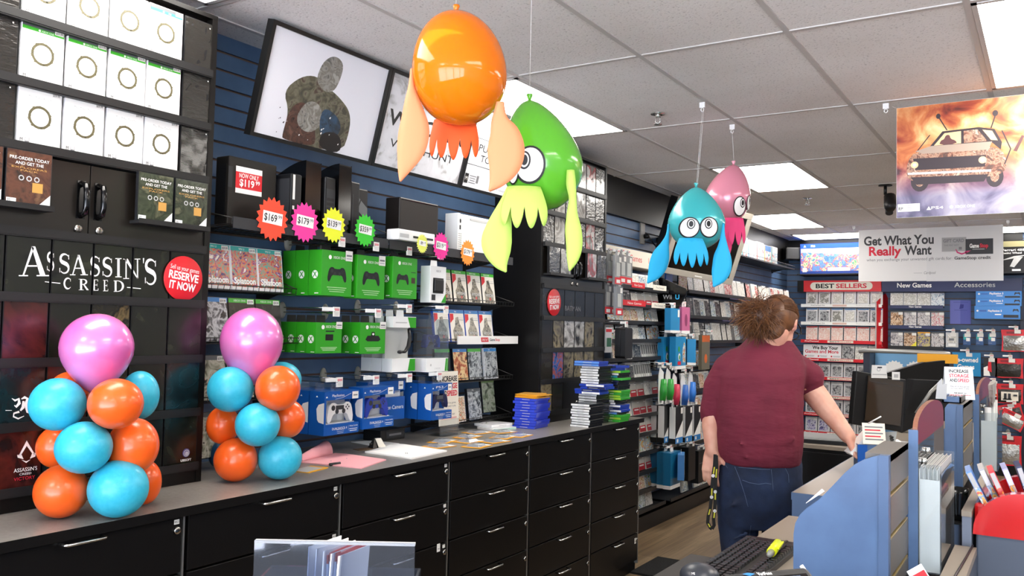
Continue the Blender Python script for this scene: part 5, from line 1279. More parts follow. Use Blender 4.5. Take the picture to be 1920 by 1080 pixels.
# ------------------------------------------------------------------ second bay up to the corner
B2 = [(1.845, 6.86, 10.45), (1.632, 6.86, 9.0), (1.418, 6.86, 8.9)]
nm2 = ['top', 'second', 'third']
for r, (z, ya, yb) in enumerate(B2):
    game_shelf(ya, yb, z, .24, 'long black shelf of game cases, %s of the bay behind the person' % nm2[r])
    y = ya+.085; i = 0; end = 10.40 if r == 0 else (8.55 if r == 1 else 8.45)
    while y < end:
        k = R1.choice([0, 0, 2, 4]) if r else R1.choice([0, 0, 0, 2, 5])
        place_case(small_case(k, .132, .172, 0 if R1.random() < .6 else 1, False), -2.665+.006*(i % 3), y, z+.004, .15, '%s game case from the left on the %s long shelf behind the person' % (ORD[i].capitalize(), nm2[r]))
        y += .136+(.03 if R1.random() < .12 else 0); i += 1
for y0, y1, z, l in ((7.95, 8.75, 1.845, 'dark purple strip on the front of the top long shelf'), (7.75, 8.35, 1.632, 'purple strip on the front of the second long shelf')):
    m = MB(); m.box(0, y1-y0, -.002, 0, -.022, .020, mat('violet strip', '#4b4576', .4)); m.text('New Games', (y1-y0)*.45, -.008, .018, WHT, y=-.0026); m.build('shelf_strip', loc=(-2.604, y0, z), rz=E90, label=l, cat='shelf strip')
t = wire_shelf(7.95, 10.25, 2.268, .26, 'high wire shelf of large colourful boxes near the corner', lip=.03, px=.05)
m = MB(); m.box(0, 2.3, -.26, 0, -.012, -.004, BLKM); m.build('deck_panel', t)
BOXA = [art('white figure box print', ['#dfe3e6', '#f4f4f2', '#2f4f8f', '#f2f2ee', '#e8b43c'], 9, .3), art('lime figure box print', ['#e6ecc9', '#f3f3e6', '#a9c93c', '#f1f1ea', '#6f8f2f'], 9, .3), art('teal figure box print', ['#2b7f8f', '#cfe3e3', '#e9e9e4', '#c9502f', '#5a4a7a'], 10, .3), art('red figure box print', ['#b93a3c', '#e9e6e0', '#5a9fb5', '#ece9e2', '#d97a35'], 10, .3)]
bl = ['leftmost large box', 'second large box', 'third large box with a lime picture', 'fourth large box', 'fifth large box', 'sixth large box', 'seventh large box', 'rightmost large box']
for i, (y, wd, k) in enumerate(((8.10, .24, 0), (8.36, .26, 0), (8.65, .27, 1), (8.93, .20, 2), (9.20, .29, 0), (9.50, .27, 3), (9.79, .27, 2), (10.07, .26, 3))):
    m = MB(); h = .235+.01*(i % 2); m.box(-wd/2, wd/2, 0, .16, 0, h, WHT); m.rect(-wd/2+.004, wd/2-.004, .01, h*.72, -.001, BOXA[k]); m.rect(-wd/2+.004, wd/2-.004, h*.72, h-.004, -.001, WHT if k != 2 else BBAND); m.rect(-wd/2+.004, -wd/2+.03, .01, h-.01, -.0016, [BBAND, RED, YEL, TEAL][i % 4])
    m.build('toy_box', loc=(-2.77, y, 2.272), rz=E90, label='%s on the high wire shelf near the corner' % bl[i], cat='boxed toy')
t = thing('wall_speaker', (-2.68, 10.62, 2.40), E90*.4, 'black loudspeaker mounted in the corner under the ceiling', 'loudspeaker')
m = MB(); m.box(-.14, .14, -.10, .08, 0, .15, BLKP); m.build('cabinet', t, bevel=.012); m = MB(); m.rect(-.125, .125, .012, .138, -.103, CHAR); m.build('grille', t); m = MB(); m.tube([(0, .06, .12), (-.05, .2, .2)], .012, BLKM, 6); m.build('bracket', t)

# hooks and boxes of the second bay
def hang_box(px, py, w, h, d, m0, label, cat='boxed accessory', x=-2.50, rz=E90, foot=WHT, top=None, side=None, patch=None, hk=True):
    p = at(px, py, x=x); t = thing('boxed_accessory', p, rz, label, cat)
    m = MB(); m.box(-w/2, w/2, 0, d, 0, h, m0)
    if foot: m.box(-w/2-.0008, w/2+.0008, -.0008, d, 0, h*.10, foot)
    if top: m.rect(-w/2+.004, w/2-.004, h*.80, h-.004, -.001, top)
    if patch: patch(m, w, h)
    m.build('carton', t)
    m = MB(); m.prism([(-.03, h-.002), (.03, h-.002), (.025, h+.03), (-.025, h+.03)], d*.5, d*.5+.0015, WHTP); m.build('hang_tab', t)
    if hk: hook(p.y, p.z+h+.018, 'hook holding the %s' % label, 1.05)
    return t
CYAN = mat('cyan carton', '#1f86bd', .3); PINKC = mat('rose carton', '#c4658f', .3)
hang_box(1266, 624, .19, .19, .05, CYAN, 'light blue carton beside the black angular panel', patch=lambda m, w, h: m.rect(w*.25, w*.45, h*.65, h*.95, -.001, TAGP))
hang_box(1286, 625, .17, .21, .05, PINKC, 'rose pink carton right of the light blue one', patch=lambda m, w, h: m.disc(0, h*.5, .03, .05, -.001, mat('plum print', '#8a3560', .4)))
def figp(m, w, h):
    m.disc(-w*.18, h*.62, .020, .022, -.001, mat('leaf print', '#3c9a3f', .4)); m.disc(-w*.14, h*.38, .024, .028, -.001, WHT); m.disc(-w*.12, h*.36, .014, .018, -.0016, mat('leaf print', '#3c9a3f', .4)); m.rect(-w*.3, w*.02, h*.13, h*.24, -.001, RED)
    m.flat([(w*.18, h*.20), (w*.15, h*.6), (w*.32, h*.85), (w*.46, h*.7), (w*.46, h*.2)], -.001, COVERS[3])
hang_box(1253, 690, .20, .245, .05, CYAN, 'blue carton half hidden behind the one with pictures', x=-2.58, patch=figp)
hang_box(1276, 692, .22, .255, .05, CYAN, 'blue carton with a green and a coloured picture', patch=figp)
hang_box(1301, 684, .20, .21, .07, CYAN, 'blue carton turned aside on its hook', rz=E90+.5, patch=lambda m, w, h: m.flat([(w*.05, h*.12), (w*.2, h*.55), (w*.3, h*.6), (w*.45, h*.3), (w*.45, h*.12)], -.001, CHAR))
hang_box(1323, 693, .20, .30, .03, mat('grey brown pouch', '#6b6656', .4), 'orange topped pouch behind the turned blue carton', x=-2.56, top=mat('orange header', '#d9682a', .4), foot=None, patch=lambda m, w, h: m.disc(0, h*.32, .035, .04, -.001, mat('orange header', '#d9682a', .4)))
STY = [('#2f9a3a', 'left green'), ('#2f9a3a', 'right green'), ('#c4304f', 'crimson'), ('#2a62b5', 'blue'), ('#2f74c9', 'short blue')]
for i, (px, py) in enumerate(((1239, 758), (1252, 757), (1264, 766), (1280, 766), (1294, 760))):
    c_, n_ = STY[i]; p = at(px, py, x=-2.52-.01*(i % 2)); t = thing('hanging_pack', p, E90, '%s grip pack hanging in the middle of the second bay' % n_, 'hanging pack')
    m = MB(); m.flat([(-.05, 0), (.05, 0), (.05, .24), (-.02, .28), (-.05, .22)], 0, WHTP); m.flat([(-.05, 0), (.05, 0), (.05, .24), (-.02, .28), (-.05, .22)][::-1], .003, WHTP); m.build('card', t)
    m = MB(); m.tube([(-.005, -.015, .03), (.0, -.02, .10), (.012, -.018, .19)], [.024, .03, .02], mat('grip '+c_, c_, .3), 10); m.build('grip', t)
    hook(p.y, p.z+.29, 'hook holding the %s grip pack' % n_, 1.05)
def ctl(m, w, h):
    m.flat([(w*.5, h*.16), (w*.5, h*.62), (-w*.5, h*.16)], -.001, WHT); m.flat([(-w*.5, h*.16), (w*.5, h*.16), (w*.5, 0), (-w*.5, 0)], -.0012, BBAND); m.rect(-w*.32, -w*.12, h*.03, h*.12, -.0018, WHT); m.rect(w*.2, w*.45, h*.80, h*.96, -.0012, TAGP)
for i, (px, py, x) in enumerate(((1238, 828, -2.62), (1252, 829, -2.55), (1273, 831, -2.49), (1291, 828, -2.50), (1307, 825, -2.50))):
    t = hang_box(px, py, .155, .285, .06, BLKP, 'black and white controller box with a blue foot, %s in its row' % CN6[i], x=x, foot=None, patch=ctl)
    m = MB(); m.box(-.0785, -.0775, 0, .05, .04, .285, WHT); m.build('side_print', t)
DB = mat('deep cyan carton', '#1a6a94', .3)
for i, (px, py, x, l) in enumerate(((1240, 910, -2.62, 'rear'), (1254, 913, -2.54, 'middle'), (1266, 915, -2.47, 'front'))):
    hang_box(px, py, .20, .275, .06, DB, '%s deep blue carton with a white foot, low in the second bay' % l, x=x, hk=(i == 2))
hang_box(1283, 897, .20, .19, .05, mat('blue photo carton', '#3f7fc0', .3), 'blue white carton swung forward in front of the deep blue ones', x=-2.42, rz=E90+.35, foot=None, patch=lambda m, w, h: (m.rect(-w*.1, w*.48, h*.1, h*.9, -.001, LINK), m.rect(w*.0, w*.35, h*.3, h*.6, -.0016, CHAR)), hk=False)
for i, (px, py, w_) in enumerate(((1297, 900, .16), (1317, 904, .20))):
    hang_box(px, py, w_, .27, .07, BLKP, '%s black pack with an orange flame edge, low in the second bay' % ('left', 'right')[i], x=-2.52, foot=None, patch=(lambda m, w, h: (m.rect(w*.22, w*.49, .004, h-.004, -.001, COVERS[5]), m.rect(-w*.4, w*.1, h*.6, h*.62, -.001, GINK))) if i else None)
t = game_shelf(6.46, 10.2, .165, .26, 'lowest black deck along the foot of the second bay')
for i, (px, py, k) in enumerate(((1289, 926, 2), (1311, 918, 0), (1322, 914, 3), (1334, 909, 1), (1345, 905, 3))):
    p = at(px, py, x=-2.60); place_case(small_case(k, .15, .172, 0), -2.62, p.y, .172, .12, '%s game case standing on the lowest deck of the second bay' % ORD[i].capitalize())
for z, ya, yb, l in ((1.0, 6.92, 8.0, 'short shelf right of the hanging grip packs'), (.79, 6.92, 8.0, 'short shelf behind the controller boxes'), (.545, 6.55, 8.0, 'short shelf above the low blue cartons'), (1.19, 7.0, 8.0, 'short shelf under the hanging blue cartons')):
    game_shelf(ya, yb, z, .22, l)
for r, (z, ys) in enumerate(((1.194, (7.08, 7.2, 7.32, 7.44)), (1.004, (6.99, 7.13, 7.27, 7.41, 7.55)), (.794, (7.05, 7.19, 7.33, 7.47)), (.549, (6.62, 6.76, 6.94, 7.08, 7.22, 7.36, 7.50)))):
    for i, y in enumerate(ys):
        place_case(small_case([1, 2, 3, 4][(i+r) % 4], .132, .15, 0), -2.67, y, z, .14, '%s game case on the short %s' % (ORD[i].capitalize(), ['shelf under the hanging blue cartons', 'shelf beside the grip packs', 'shelf behind the controller boxes', 'shelf above the low blue cartons'][r]))
# ================================================================== far wall
FY = FARY-.18                                  # plane of the shelf fronts
def far_shelf(x0, x1, z, label, m0, depth=.18, parts=None):
    t = thing('game_shelf', (x0, FARY, z), 0, label, 'shelf')
    W = x1-x0; m = MB(); m.box(0, W, -depth, 0, -.008, 0, BLKM); m.build('deck', t)
    m = MB(); m.box(0, W, -depth-.004, -depth, -.030, .008, m0)
    if parts: parts(m, W, -depth-.0046)
    m.build('front_strip', t)
    return t
# tall red and white bay
t = thing('header_sign', (-2.66, FARY, 2.02), 0, 'red header sign reading best sellers with a white oval', 'sign')
m = MB(); m.box(0, .075, -.20, 0, 0, .135, BLK); m.box(.075, .955, -.20, 0, 0, .135, RED); m.build('board', t)
m = MB(); oval = [(.20, .02)]+[(.20-.047*math.sin(a), .0665+.047*-math.cos(a)) for a in [PI*i/10 for i in range(1, 10)]]+[(.20, .113), (.815, .113)]+[(.815+.047*math.sin(a), .0665+.047*math.cos(a)) for a in [PI*i/10 for i in range(1, 10)]]+[(.815, .02)]
m.flat(oval, -.201, CREAM); m.text('BEST', .325, .042, .052, INK, y=-.202, w=.215, bold=.03); m.text('SELLERS', .625, .042, .052, RINK, y=-.202, w=.345, bold=.03); m.build('lettering', t)
t = thing('header_sign', (-1.70, FARY, 2.015), 0, 'long navy header sign with white lettering over the game and accessory bays', 'sign')
m = MB(); m.box(0, 1.41, -.19, 0, 0, .145, NAVY); m.build('board', t)
m = MB(); m.text('New Games', .345, .050, .052, WHT, y=-.191, w=.36, bold=.02); m.text('Accessories', .955, .050, .052, LINK, y=-.191, w=.40, bold=.01); m.build('lettering', t)
def strip_white(m, W, y):
    m.text('PreOwned PS4', .20, -.016, .014, GINK, y=y, w=.16, bold=.01); m.rect(.37, .53, -.022, .0, y, mat('salmon strip print', '#d9b5a8', .5)); m.text('PreOwned PS4', .72, -.016, .014, LINK, y=y, w=.16)
def strip_red(m, W, y):
    m.rect(W*.34, W*.66, -.024, .002, y, CREAM); m.text('BEST', W*.43, -.019, .014, INK, y=y-.0006, w=.11, bold=.01); m.text('SELLERS', W*.56, -.019, .014, RINK, y=y-.0006, w=.13); m.text('PreOwned', W*.14, -.018, .016, WHT, y=y, w=.16, bold=.02)
FZ = [1.863, 1.648, 1.430, 1.210, .988, .764, .552, .330]
FCOV = [art('grey emblem cover', ['#e5e4e0', '#c9c7c0', '#6f6d66', '#8f8d85'], 26, .3), art('sketch cover', ['#efede8', '#dcd9d0', '#b5b1a5', '#f3f2ee'], 30, .3), art('pink print cover', ['#e9d6cc', '#e7b4a5', '#f0e6dc', '#d98f80'], 26, .3), art('mono scene cover', ['#26262a', '#7d7d80', '#bdbdbc', '#45454a'], 22, .3), art('violet scene cover', ['#2a2747', '#7a6fa8', '#d9d6e2', '#45426b'], 24, .3)]
FP = {}
def far_case(k, head, loc, label, inset=True, tilt=.10):
    key = (k, head, inset)
    if key not in FP:
        m = MB(); w, h = .136, .172
        m.box(-w/2, w/2, 0, .013, 0, h, HH[0]); m.rect(-w/2+.003, w/2-.003, .003, h-.003, -.0008, mat('silver case face', '#cfcfd0', .3))
        a = .018 if inset else .004
        m.rect(-w/2+a, w/2-a, a, h-(.038 if inset else .018), -.0016, FCOV[k]); m.rect(-w/2+.004, w/2-.004, h-.017, h-.003, -.0016, head); m.rect(w*.2, w*.46, h-.034, h-.019, -.0020, TAGP)
        o = m.build('game_case', loc=loc, label=label, cat='game case'); FP[key] = o
    else: o = dup(FP[key])
    o.location = loc; o.rotation_euler = (-tilt, 0, 0); o['label'] = label
    return o
rowcfg = [([0, 0, 1, 1, 1, 1], BBAND), ([3, 3, 0, 1, 3, 3], BBAND), ([2, 2, 2, 2, 2, 2], RED), ([1, 1, 1, 3, 1, 1], LINK), ([3, 3, 3, 3, 3, 1], LINK), ([3, 3, 3, 3, 3, 3], LINK), ([3, 3, 3, 3, 3, 3], LINK), ([4, 4, 3, 3, 3, 3], LINK)]
for r, z in enumerate(FZ):
    white = r < 2
    far_shelf(-2.62, -1.70, z, 'shelf with a %s front strip, %s from the top of the best sellers bay' % ('white' if white else 'red', ORD[r]), WHT if white else RED, parts=strip_white if white else strip_red)
    for c in range(6):
        k = rowcfg[r][0][c]; x = -2.50+.147*c-(.02 if r == 3 else 0)
        far_case(k, rowcfg[r][1], (x, FY+.030, z+.002), '%s game case on the %s shelf of the best sellers bay' % (CN6[c].capitalize(), ROWN[r] if r < 7 else 'lowest'), inset=(r not in (2, 3)))
# trade sign standing across three cases
m = MB(); m.box(-.01, .43, 0, .004, 0, .165, mat('pale sign card', '#e9e6e6', .4)); m.text('We Buy Your', .245, .112, .040, INK, y=-.0008, w=.30, bold=.03); m.text('Games and More', .205, .066, .038, RINK, y=-.0008, w=.39, bold=.02)
for k in range(3): m.disc(.02+.15*k, .028, .010, .010, -.0008, RINK, 12); small_lines(m, .036+.15*k, .12+.15*k, .032, 2, .012, GINK, -.0008, .004)
m.build('trade_sign', loc=(-2.585, FY+.018, FZ[3]+.003), rot=(-.08, 0, 0), label='white trade in sign with black and red lettering on a best sellers shelf', cat='sign')
t = thing('blade_sign', (-1.665, FARY, 1.05), 0, 'red blade sign standing out from the wall right of the best sellers bay', 'sign')
m = MB(); Tb = Matrix.Rotation(math.radians(68), 4, 'Z'); m.prism([(-.24, 0), (0, 0), (0, .90), (-.05, .955), (-.24, .84)], -.004, .004, RED, T=Tb); m.prism([(-.25, 0), (-.24, 0), (-.24, .84), (-.25, .84)], -.005, .005, LINK, T=Tb)
for i, c in enumerate('BESTSELLERS'): m.text(c, -.12, .70-.062*i, .032, CREAM, y=-.0048, T=Tb)
m.build('board', t)
# new games shelves
NCOV = [[1, 1, 1, 5], [6, 7, 7, 8], [7, 6, 9, 7]]
NART = {5: art('winter cover', ['#5f7f9f', '#c9d3d8', '#e9eaea', '#45607f'], 26, .3), 6: art('bronze crowd cover', ['#4a3526', '#a9784a', '#d8bfa0', '#6f5240'], 30, .3), 7: art('grey crowd cover', ['#4f4c50', '#9b979a', '#d0ccca', '#6b5a58'], 30, .3), 8: art('rose crowd cover', ['#9fa6a6', '#d8d4cf', '#b5505a', '#e2ded8'], 26, .3), 9: art('purple figure cover', ['#2a2540', '#6b5f86', '#c9b55a', '#3f3858'], 24, .3)}
for r, z in enumerate((1.852, 1.622, 1.385)):
    def nstrip(m, W, y, r=r):
        if r < 2: m.text('New Games', W*.5, -.018, .022, WHT, y=y, w=.13, bold=.02)
    far_shelf(-1.63, -1.06, z, 'shelf with a navy strip, %s of the three under the navy sign' % ['top', 'middle', 'bottom'][r], NAVY if r < 2 else BLKM, parts=nstrip)
    for c in range(4):
        k = NCOV[r][c]; m = MB(); w, h = .136, (.150 if r == 0 else .172)
        m.box(-w/2, w/2, 0, .013, 0, h, HH[0 if r == 0 else 1]); m.rect(-w/2+.003, w/2-.003, .003, h-.003, -.0008, FCOV[1] if k == 1 else NART[k])
        if r: m.rect(-w/2+.003, w/2-.003, h-.018, h-.003, -.0012, STEEL if not (r == 2 and c == 2) else YEL); m.rect(w*.12, w*.46, h-.045, h-.015, -.0016, TAGP)
        if r == 2 and c == 1: m.flat([(w*.05, .005), (w*.48, .005), (w*.48, .06)], -.0016, mat('lemon flash', '#e6d534', .4))
        m.build('game_case', loc=(-1.545+.142*c, FY+.03, z+.002), rot=(-.10, 0, 0), label='%s game case on the %s shelf under the navy sign' % (COLN[c].capitalize(), ['top', 'middle', 'bottom'][r]), cat='game case')
# violet notice, blue console boxes, hanging packs
VIO = mat('violet notice paper', '#8489d6', .6)
m = MB(); m.box(-.105, .0, -.004, 0, 0, .27, VIO); m.box(0, .105, -.005, 0, 0, .27, mat('violet notice fold', '#7076c9', .6)); m.flat([(-.01, .17), (.03, .18), (.035, .22), (0, .225)], -.0056, mat('deep violet ink', '#45489b', .6)); small_lines(m, -.07, .08, .245, 2, .09, mat('deep violet ink', '#45489b', .6), -.0056, .003)
m.build('wall_notice', loc=(-.90, FARY-.012, 1.655), label='violet paper notice with a fold, fixed to the blue slat wall', cat='notice')
CBL = mat('azure console carton', '#2478c4', .3)
for i, (z, h, x) in enumerate(((1.712, .145, -.525), (1.845, .105, -.512), (1.938, .090, -.51))):
    z = [1.713, 1.854, 1.935][i]; h = [.140, .080, .078][i]
    t = thing('console_carton', (x, FARY-.30, z), 0, '%s azure console carton in the pile under the navy sign' % ['lowest', 'middle', 'topmost'][i], 'console box', 'azure console cartons')
    m = MB(); m.box(-.215, .215, 0, .26, 0, h, CBL); m.disc(-.185, h*.62, .010, .010, -.001, WHT, 12); m.rect(-.165, -.10, h*.55, h*.68, -.001, BLU); m.text('PlayStation 3', -.02, h*.55, .020, WHT, y=-.001, w=.13, bold=.03); m.rect(-.02, .04, h*.30, h*.38, -.001, WHT)
    m.box(.06, .20, -.002, 0, h*.10, h*.32, CHAR); pad(m, .175, h*.68, .055, -.0012, CHAR, BLKP); m.build('carton', t)
m = MB(); m.box(-.76, -.28, FARY-.30, FARY, 1.703, 1.712, BLKM); m.build('wall_shelf', label='thin black wall shelf under the azure console cartons', cat='shelf')
def far_pack(px, py, w, h, label, paint, d=.03, y=FARY-.16, tilt=0.0):
    p = at(px, py, y=y); t = thing('hanging_pack', p, label=label, cat='hanging pack', rot=(0, tilt, 0))
    m = MB(); paint(m, w, h, d); m.build('pack', t)
    m = MB(); m.rect(-.03+w*.1, .03+w*.1, h-.045, h-.005, -.006, TAGP); m.build('price_sticker', t)
    k = dup(HK); k['label'] = 'hook holding the %s' % label; k.location = (p.x, FARY, p.z+h+.008); k.rotation_euler = (0, 0, 0); k.scale = (1, .66, 1)
    return t
FOIL = mat('silver foil pouch', '#a9a9a7', .22, metal=.7, bump=(40, .9, .01)); FOILD = mat('dark foil pouch', '#3a3836', .25, metal=.4, bump=(40, .9, .01))
def clam(m, w, h, d): m.box(-w/2, w/2, 0, d, 0, h, mat('clear clamshell grey', '#c4c4c2', .2)); m.rect(-w*.35, w*.35, h*.3, h*.9, -.002, FCOV[1]); m.rect(-w*.30, w*.3, .01, h*.25, -.002, WHT); m.rect(-.03, .02, h*.45, h*.6, -.003, GINK)
far_pack(1785, 651, .125, .165, 'clear clamshell pack left of the three small blue packs', clam)
def mem(m, w, h, d): m.box(-w/2, w/2, 0, d, 0, h, mat('ink blue card', '#1f4a80', .3)); m.rect(-w/2+.004, w*.05, h*.45, h*.9, -.002, TEAL); m.rect(-w*.1, w*.4, h*.32, h*.6, -.003, WHT); m.rect(-w*.45, w*.0, .02, h*.16, -.003, LINK)
for i, px in enumerate((1813, 1837, 1860)): far_pack(px, 647, .075, .135, '%s small blue accessory pack of three on the far wall' % ['left', 'middle', 'right'][i], mem)
def pouch(foil, inner=None):
    def f(m, w, h, d):
        m.flat([(-w/2, h*.98), (-w*.46, h*.5), (-w*.49, h*.02), (-w*.2, 0), (w*.2, h*.03), (w*.49, 0), (w*.47, h*.5), (w/2, h)], 0, RED); m.flat([(-w/2, h*.98), (-w*.46, h*.5), (-w*.49, h*.02), (-w*.2, 0), (w*.2, h*.03), (w*.49, 0), (w*.47, h*.5), (w/2, h)][::-1], .02, RED)
        n = 8; vs = []; fs = []
        for i in range(n+1):
            for j in range(n+1):
                u, v = i/n, j/n; b = .03*math.sin(PI*u)*math.sin(PI*v)+.006*mnoise.noise((u*5, v*5, w*40)); vs.append((-w*.42+w*.84*u, -.001-b, h*.06+h*.66*v))
        for i in range(n):
            for j in range(n): a = i*(n+1)+j; fs.append((a, a+n+1, a+n+2, a+1))
        m.add(vs, fs, foil, True); m.rect(-w*.3, w*.25, h*.80, h*.90, -.002, mat('dark red print', '#8a1620', .4))
        if inner: m.rect(-w*.30, w*.32, h*.16, h*.60, -.036, CREAM); m.box(-w*.20, -w*.10, -.040, -.036, h*.22, h*.52, CHAR); m.box(-w*.05, w*.05, -.040, -.036, h*.22, h*.52, CHAR); m.box(-w*.24, w*.08, -.040, -.036, h*.20, h*.26, CHAR); m.box(w*.14, w*.28, -.040, -.036, h*.40, h*.48, CHAR)
    return f
far_pack(1903, 660, .26, .245, 'red edged foil pouch right of the three small blue packs', pouch(FOIL))
far_pack(1892, 709, .27, .215, 'red edged foil pouch with a dark lower half, second from the top', pouch(FOILD))
far_pack(1893, 757, .26, .215, 'red pouch with a cream window card', pouch(FOILD, True))
far_pack(1899, 790, .24, .19, 'red pouch hanging askew, the rear one', pouch(FOILD), tilt=-.25)
far_pack(1891, 800, .25, .17, 'red silver pouch hanging askew in front', pouch(FOIL), tilt=.45, y=FARY-.22)
far_pack(1889, 874, .27, .33, 'large red pouch with silver foil, lowest on the far wall', pouch(FOIL))
def boot(m, w, h, d): m.box(-w/2, w/2, 0, d, 0, h, CHAR); m.flat([(-w/2, 0), (0, 0), (-w*.2, h*.55), (-w/2, h*.45)], -.002, WHT); m.flat([(-w*.2, h*.3), (w*.1, h*.2), (w*.05, h), (-w*.15, h*.8)], -.003, RED); m.rect(-w/2, w/2, -.02, 0, .0, NAVY)
far_pack(1857, 705, .13, .20, 'black pack with red and white print left of the dark foil pouch', boot)
def blueg(m, w, h, d): m.box(-w/2, w/2, 0, d, 0, h, CYAN); m.text('Pre-owned', -w*.05, h*.60, .05, WHT, y=-.002, w=w*.92, bold=.03); m.text('Games', -w*.02, h*.30, .05, WHT, y=-.002, w=w*.6, bold=.03)
far_pack(1812, 705, .28, .26, 'light blue sign card about pre owned games, partly hidden', blueg)
def slim(m, w, h, d): m.box(-w/2, w/2, 0, d, 0, h, WHT); m.rect(-.015, .015, h*.35, h*.6, -.002, CHAR); m.rect(-w/2+.004, w/2-.004, .01, h*.2, -.002, mat('orange header', '#d9682a', .4))
far_pack(1861, 744, .09, .17, 'slim white pack with an orange foot beside the red topped panel', slim)
# boxes on top of the far wall
t = thing('bundle_box', (-2.02, FARY-.36, 2.228), 0, 'large blue console bundle box high on the far wall, left of the hanging sign', 'boxed console')
m = MB(); m.box(-.57, .57, 0, .30, 0, .36, mat('bundle navy', '#1d3f94', .3)); m.rect(-.56, .56, .305, .352, -.001, mat('bundle blue', '#1f4fb0', .3)); m.text('PS4', -.42, .318, .024, WHT, y=-.002, bold=.03); m.flat([(-.53, .318), (-.515, .345), (-.50, .318)], -.002, WHT)
m.flat([(-.56, .30), (.56, .30), (.56, .25), (.0, .22), (-.56, .26)], -.0014, WHT); m.rect(-.56, .56, .03, .26, -.0012, art('toy line-up print', ['#3f6fc0', '#6f98d0', '#4f7fc8', '#c94a38', '#e9dfc8', '#6fa84a', '#3f6fc0'], 11, .3)); m.rect(-.25, .0, .03, .07, -.002, WHT); m.rect(-.54, -.49, .02, .07, -.002, WHT); m.rect(.28, .285, .02, .30, -.002, WHT)
m.build('carton', t)
m = MB(); m.box(-2.62, -1.42, FARY-.38, FARY, 2.214, 2.226, BLKM); m.build('wall_shelf', label='black shelf under the large blue console bundle box', cat='shelf')
t = thing('bundle_box', (-.26, FARY-.36, 2.215), 0, 'black racing wheel box at the right picture edge, on top of the far wall', 'boxed accessory')
m = MB(); m.box(-.26, .45, 0, .30, 0, .34, mat('box black', '#15120f', .35)); m.rect(-.26, .45, .27, .33, -.001, mat('olive box band', '#8a8460', .4)); m.text('Ferrari 458 Spider', -.04, .225, .022, WHT, y=-.002, w=.34, bold=.02); m.text('Racing Wheel', -.12, .195, .018, WHT, y=-.002, w=.18, bold=.02)
m.flat([(-.24, .12), (-.10, .17), (.02, .18), (-.08, .15)], -.002, LINK); m.flat([(-.14, .06), (-.10, .15), (-.02, .16), (-.10, .05)], -.002, LINK); m.rect(-.12, -.04, .01, .03, -.002, WHT); m.ring(.12, .12, .09, .105, -.002, mat('orange red wheel', '#d9472a', .4), 28); m.rect(.07, .17, .09, .13, -.002, RED); m.build('carton', t)
m = MB(); m.box(-.55, .25, FARY-.38, FARY, 2.200, 2.213, BLKM); m.build('wall_shelf', label='black shelf under the racing wheel box', cat='shelf')

# ------------------------------------------------------------------ free standing kiosk in front of the far wall
K = at(1625, 662, d=7.2); KX0, KX1, KY = K.x, at(1800, 662, d=7.5).x, 7.55
t = thing('display_kiosk', (KX0, KY, 0), 0, 'black display kiosk with a grey rail along its top, behind the cash desk', 'kiosk')
W = KX1-KX0; m = MB()
m.box(0, .05, 0, .35, 0, 1.37, mat('dark navy end post', '#151a2c', .4)); m.box(W-.10, W, 0, .35, 0, 1.37, BLK); m.box(.05, W-.1, .26, .35, 0, 1.37, BLK); m.build('carcass', t)
m = MB(); m.tube([(-.03, .0, 1.375), (.02, -.02, 1.385), (W*.5, -.03, 1.385), (W-.03, -.02, 1.38), (W, .0, 1.375)], .018, mat('grey rail', '#a9a9a6', .35, metal=.4), 10); m.build('top_rail', t)
m = MB(); m.rect(.05, W-.1, .7, 1.36, .255, mat('sky blue print', '#6fa3cc', .4))
for cx in (.20, .36):
    pts = [((.085 if i % 2 == 0 else .072)*math.cos(PI*i/18)+cx, (.085 if i % 2 == 0 else .072)*math.sin(PI*i/18)+1.22) for i in range(36)]; m.flat(pts, .252, WHT)
m.flat([(.27, 1.14), (.29, 1.14), (.28, 1.22)], .25, CHAR); m.build('sky_poster', t)
m = MB(); m.rect(.45, .545, 1.20, 1.37, .05, WHT); m.text('SAVE $20', .497, 1.335, .022, RINK, y=.049, w=.085, bold=.03); m.rect(.455, .497, 1.22, 1.31, .049, GRN); m.rect(.502, .54, 1.22, 1.31, .049, GRN); m.rect(.47, .485, 1.255, 1.265, .048, WHT); m.rect(.512, .53, 1.255, 1.265, .048, WHT); m.build('offer_card', t)
m = MB(); m.rect(W-.12, W-.07, .9, 1.25, -.002, CHAR); m.text('GOLD', W-.105, 1.17, .045, INK, y=-.004, w=.06, bold=.03); m.rect(W-.135, W-.07, 1.13, 1.24, -.003, YEL)
for i in range(3): m.text('PLUS', W-.095, 1.07-.07*i, .016, LINK, y=-.003)
m.rect(W-.06, W-.03, 1.0, 1.33, -.002, LINK); m.build('side_card', t)
m = MB(); m.box(-.14, .14, 0, .09, 0, .07, YEL); m.build('yellow_box', loc=(at(1756, 680, y=KY-.12).x, KY-.10, at(1756, 681, y=KY-.12).z), label='yellow strip box resting behind the black counter screens', cat='box')
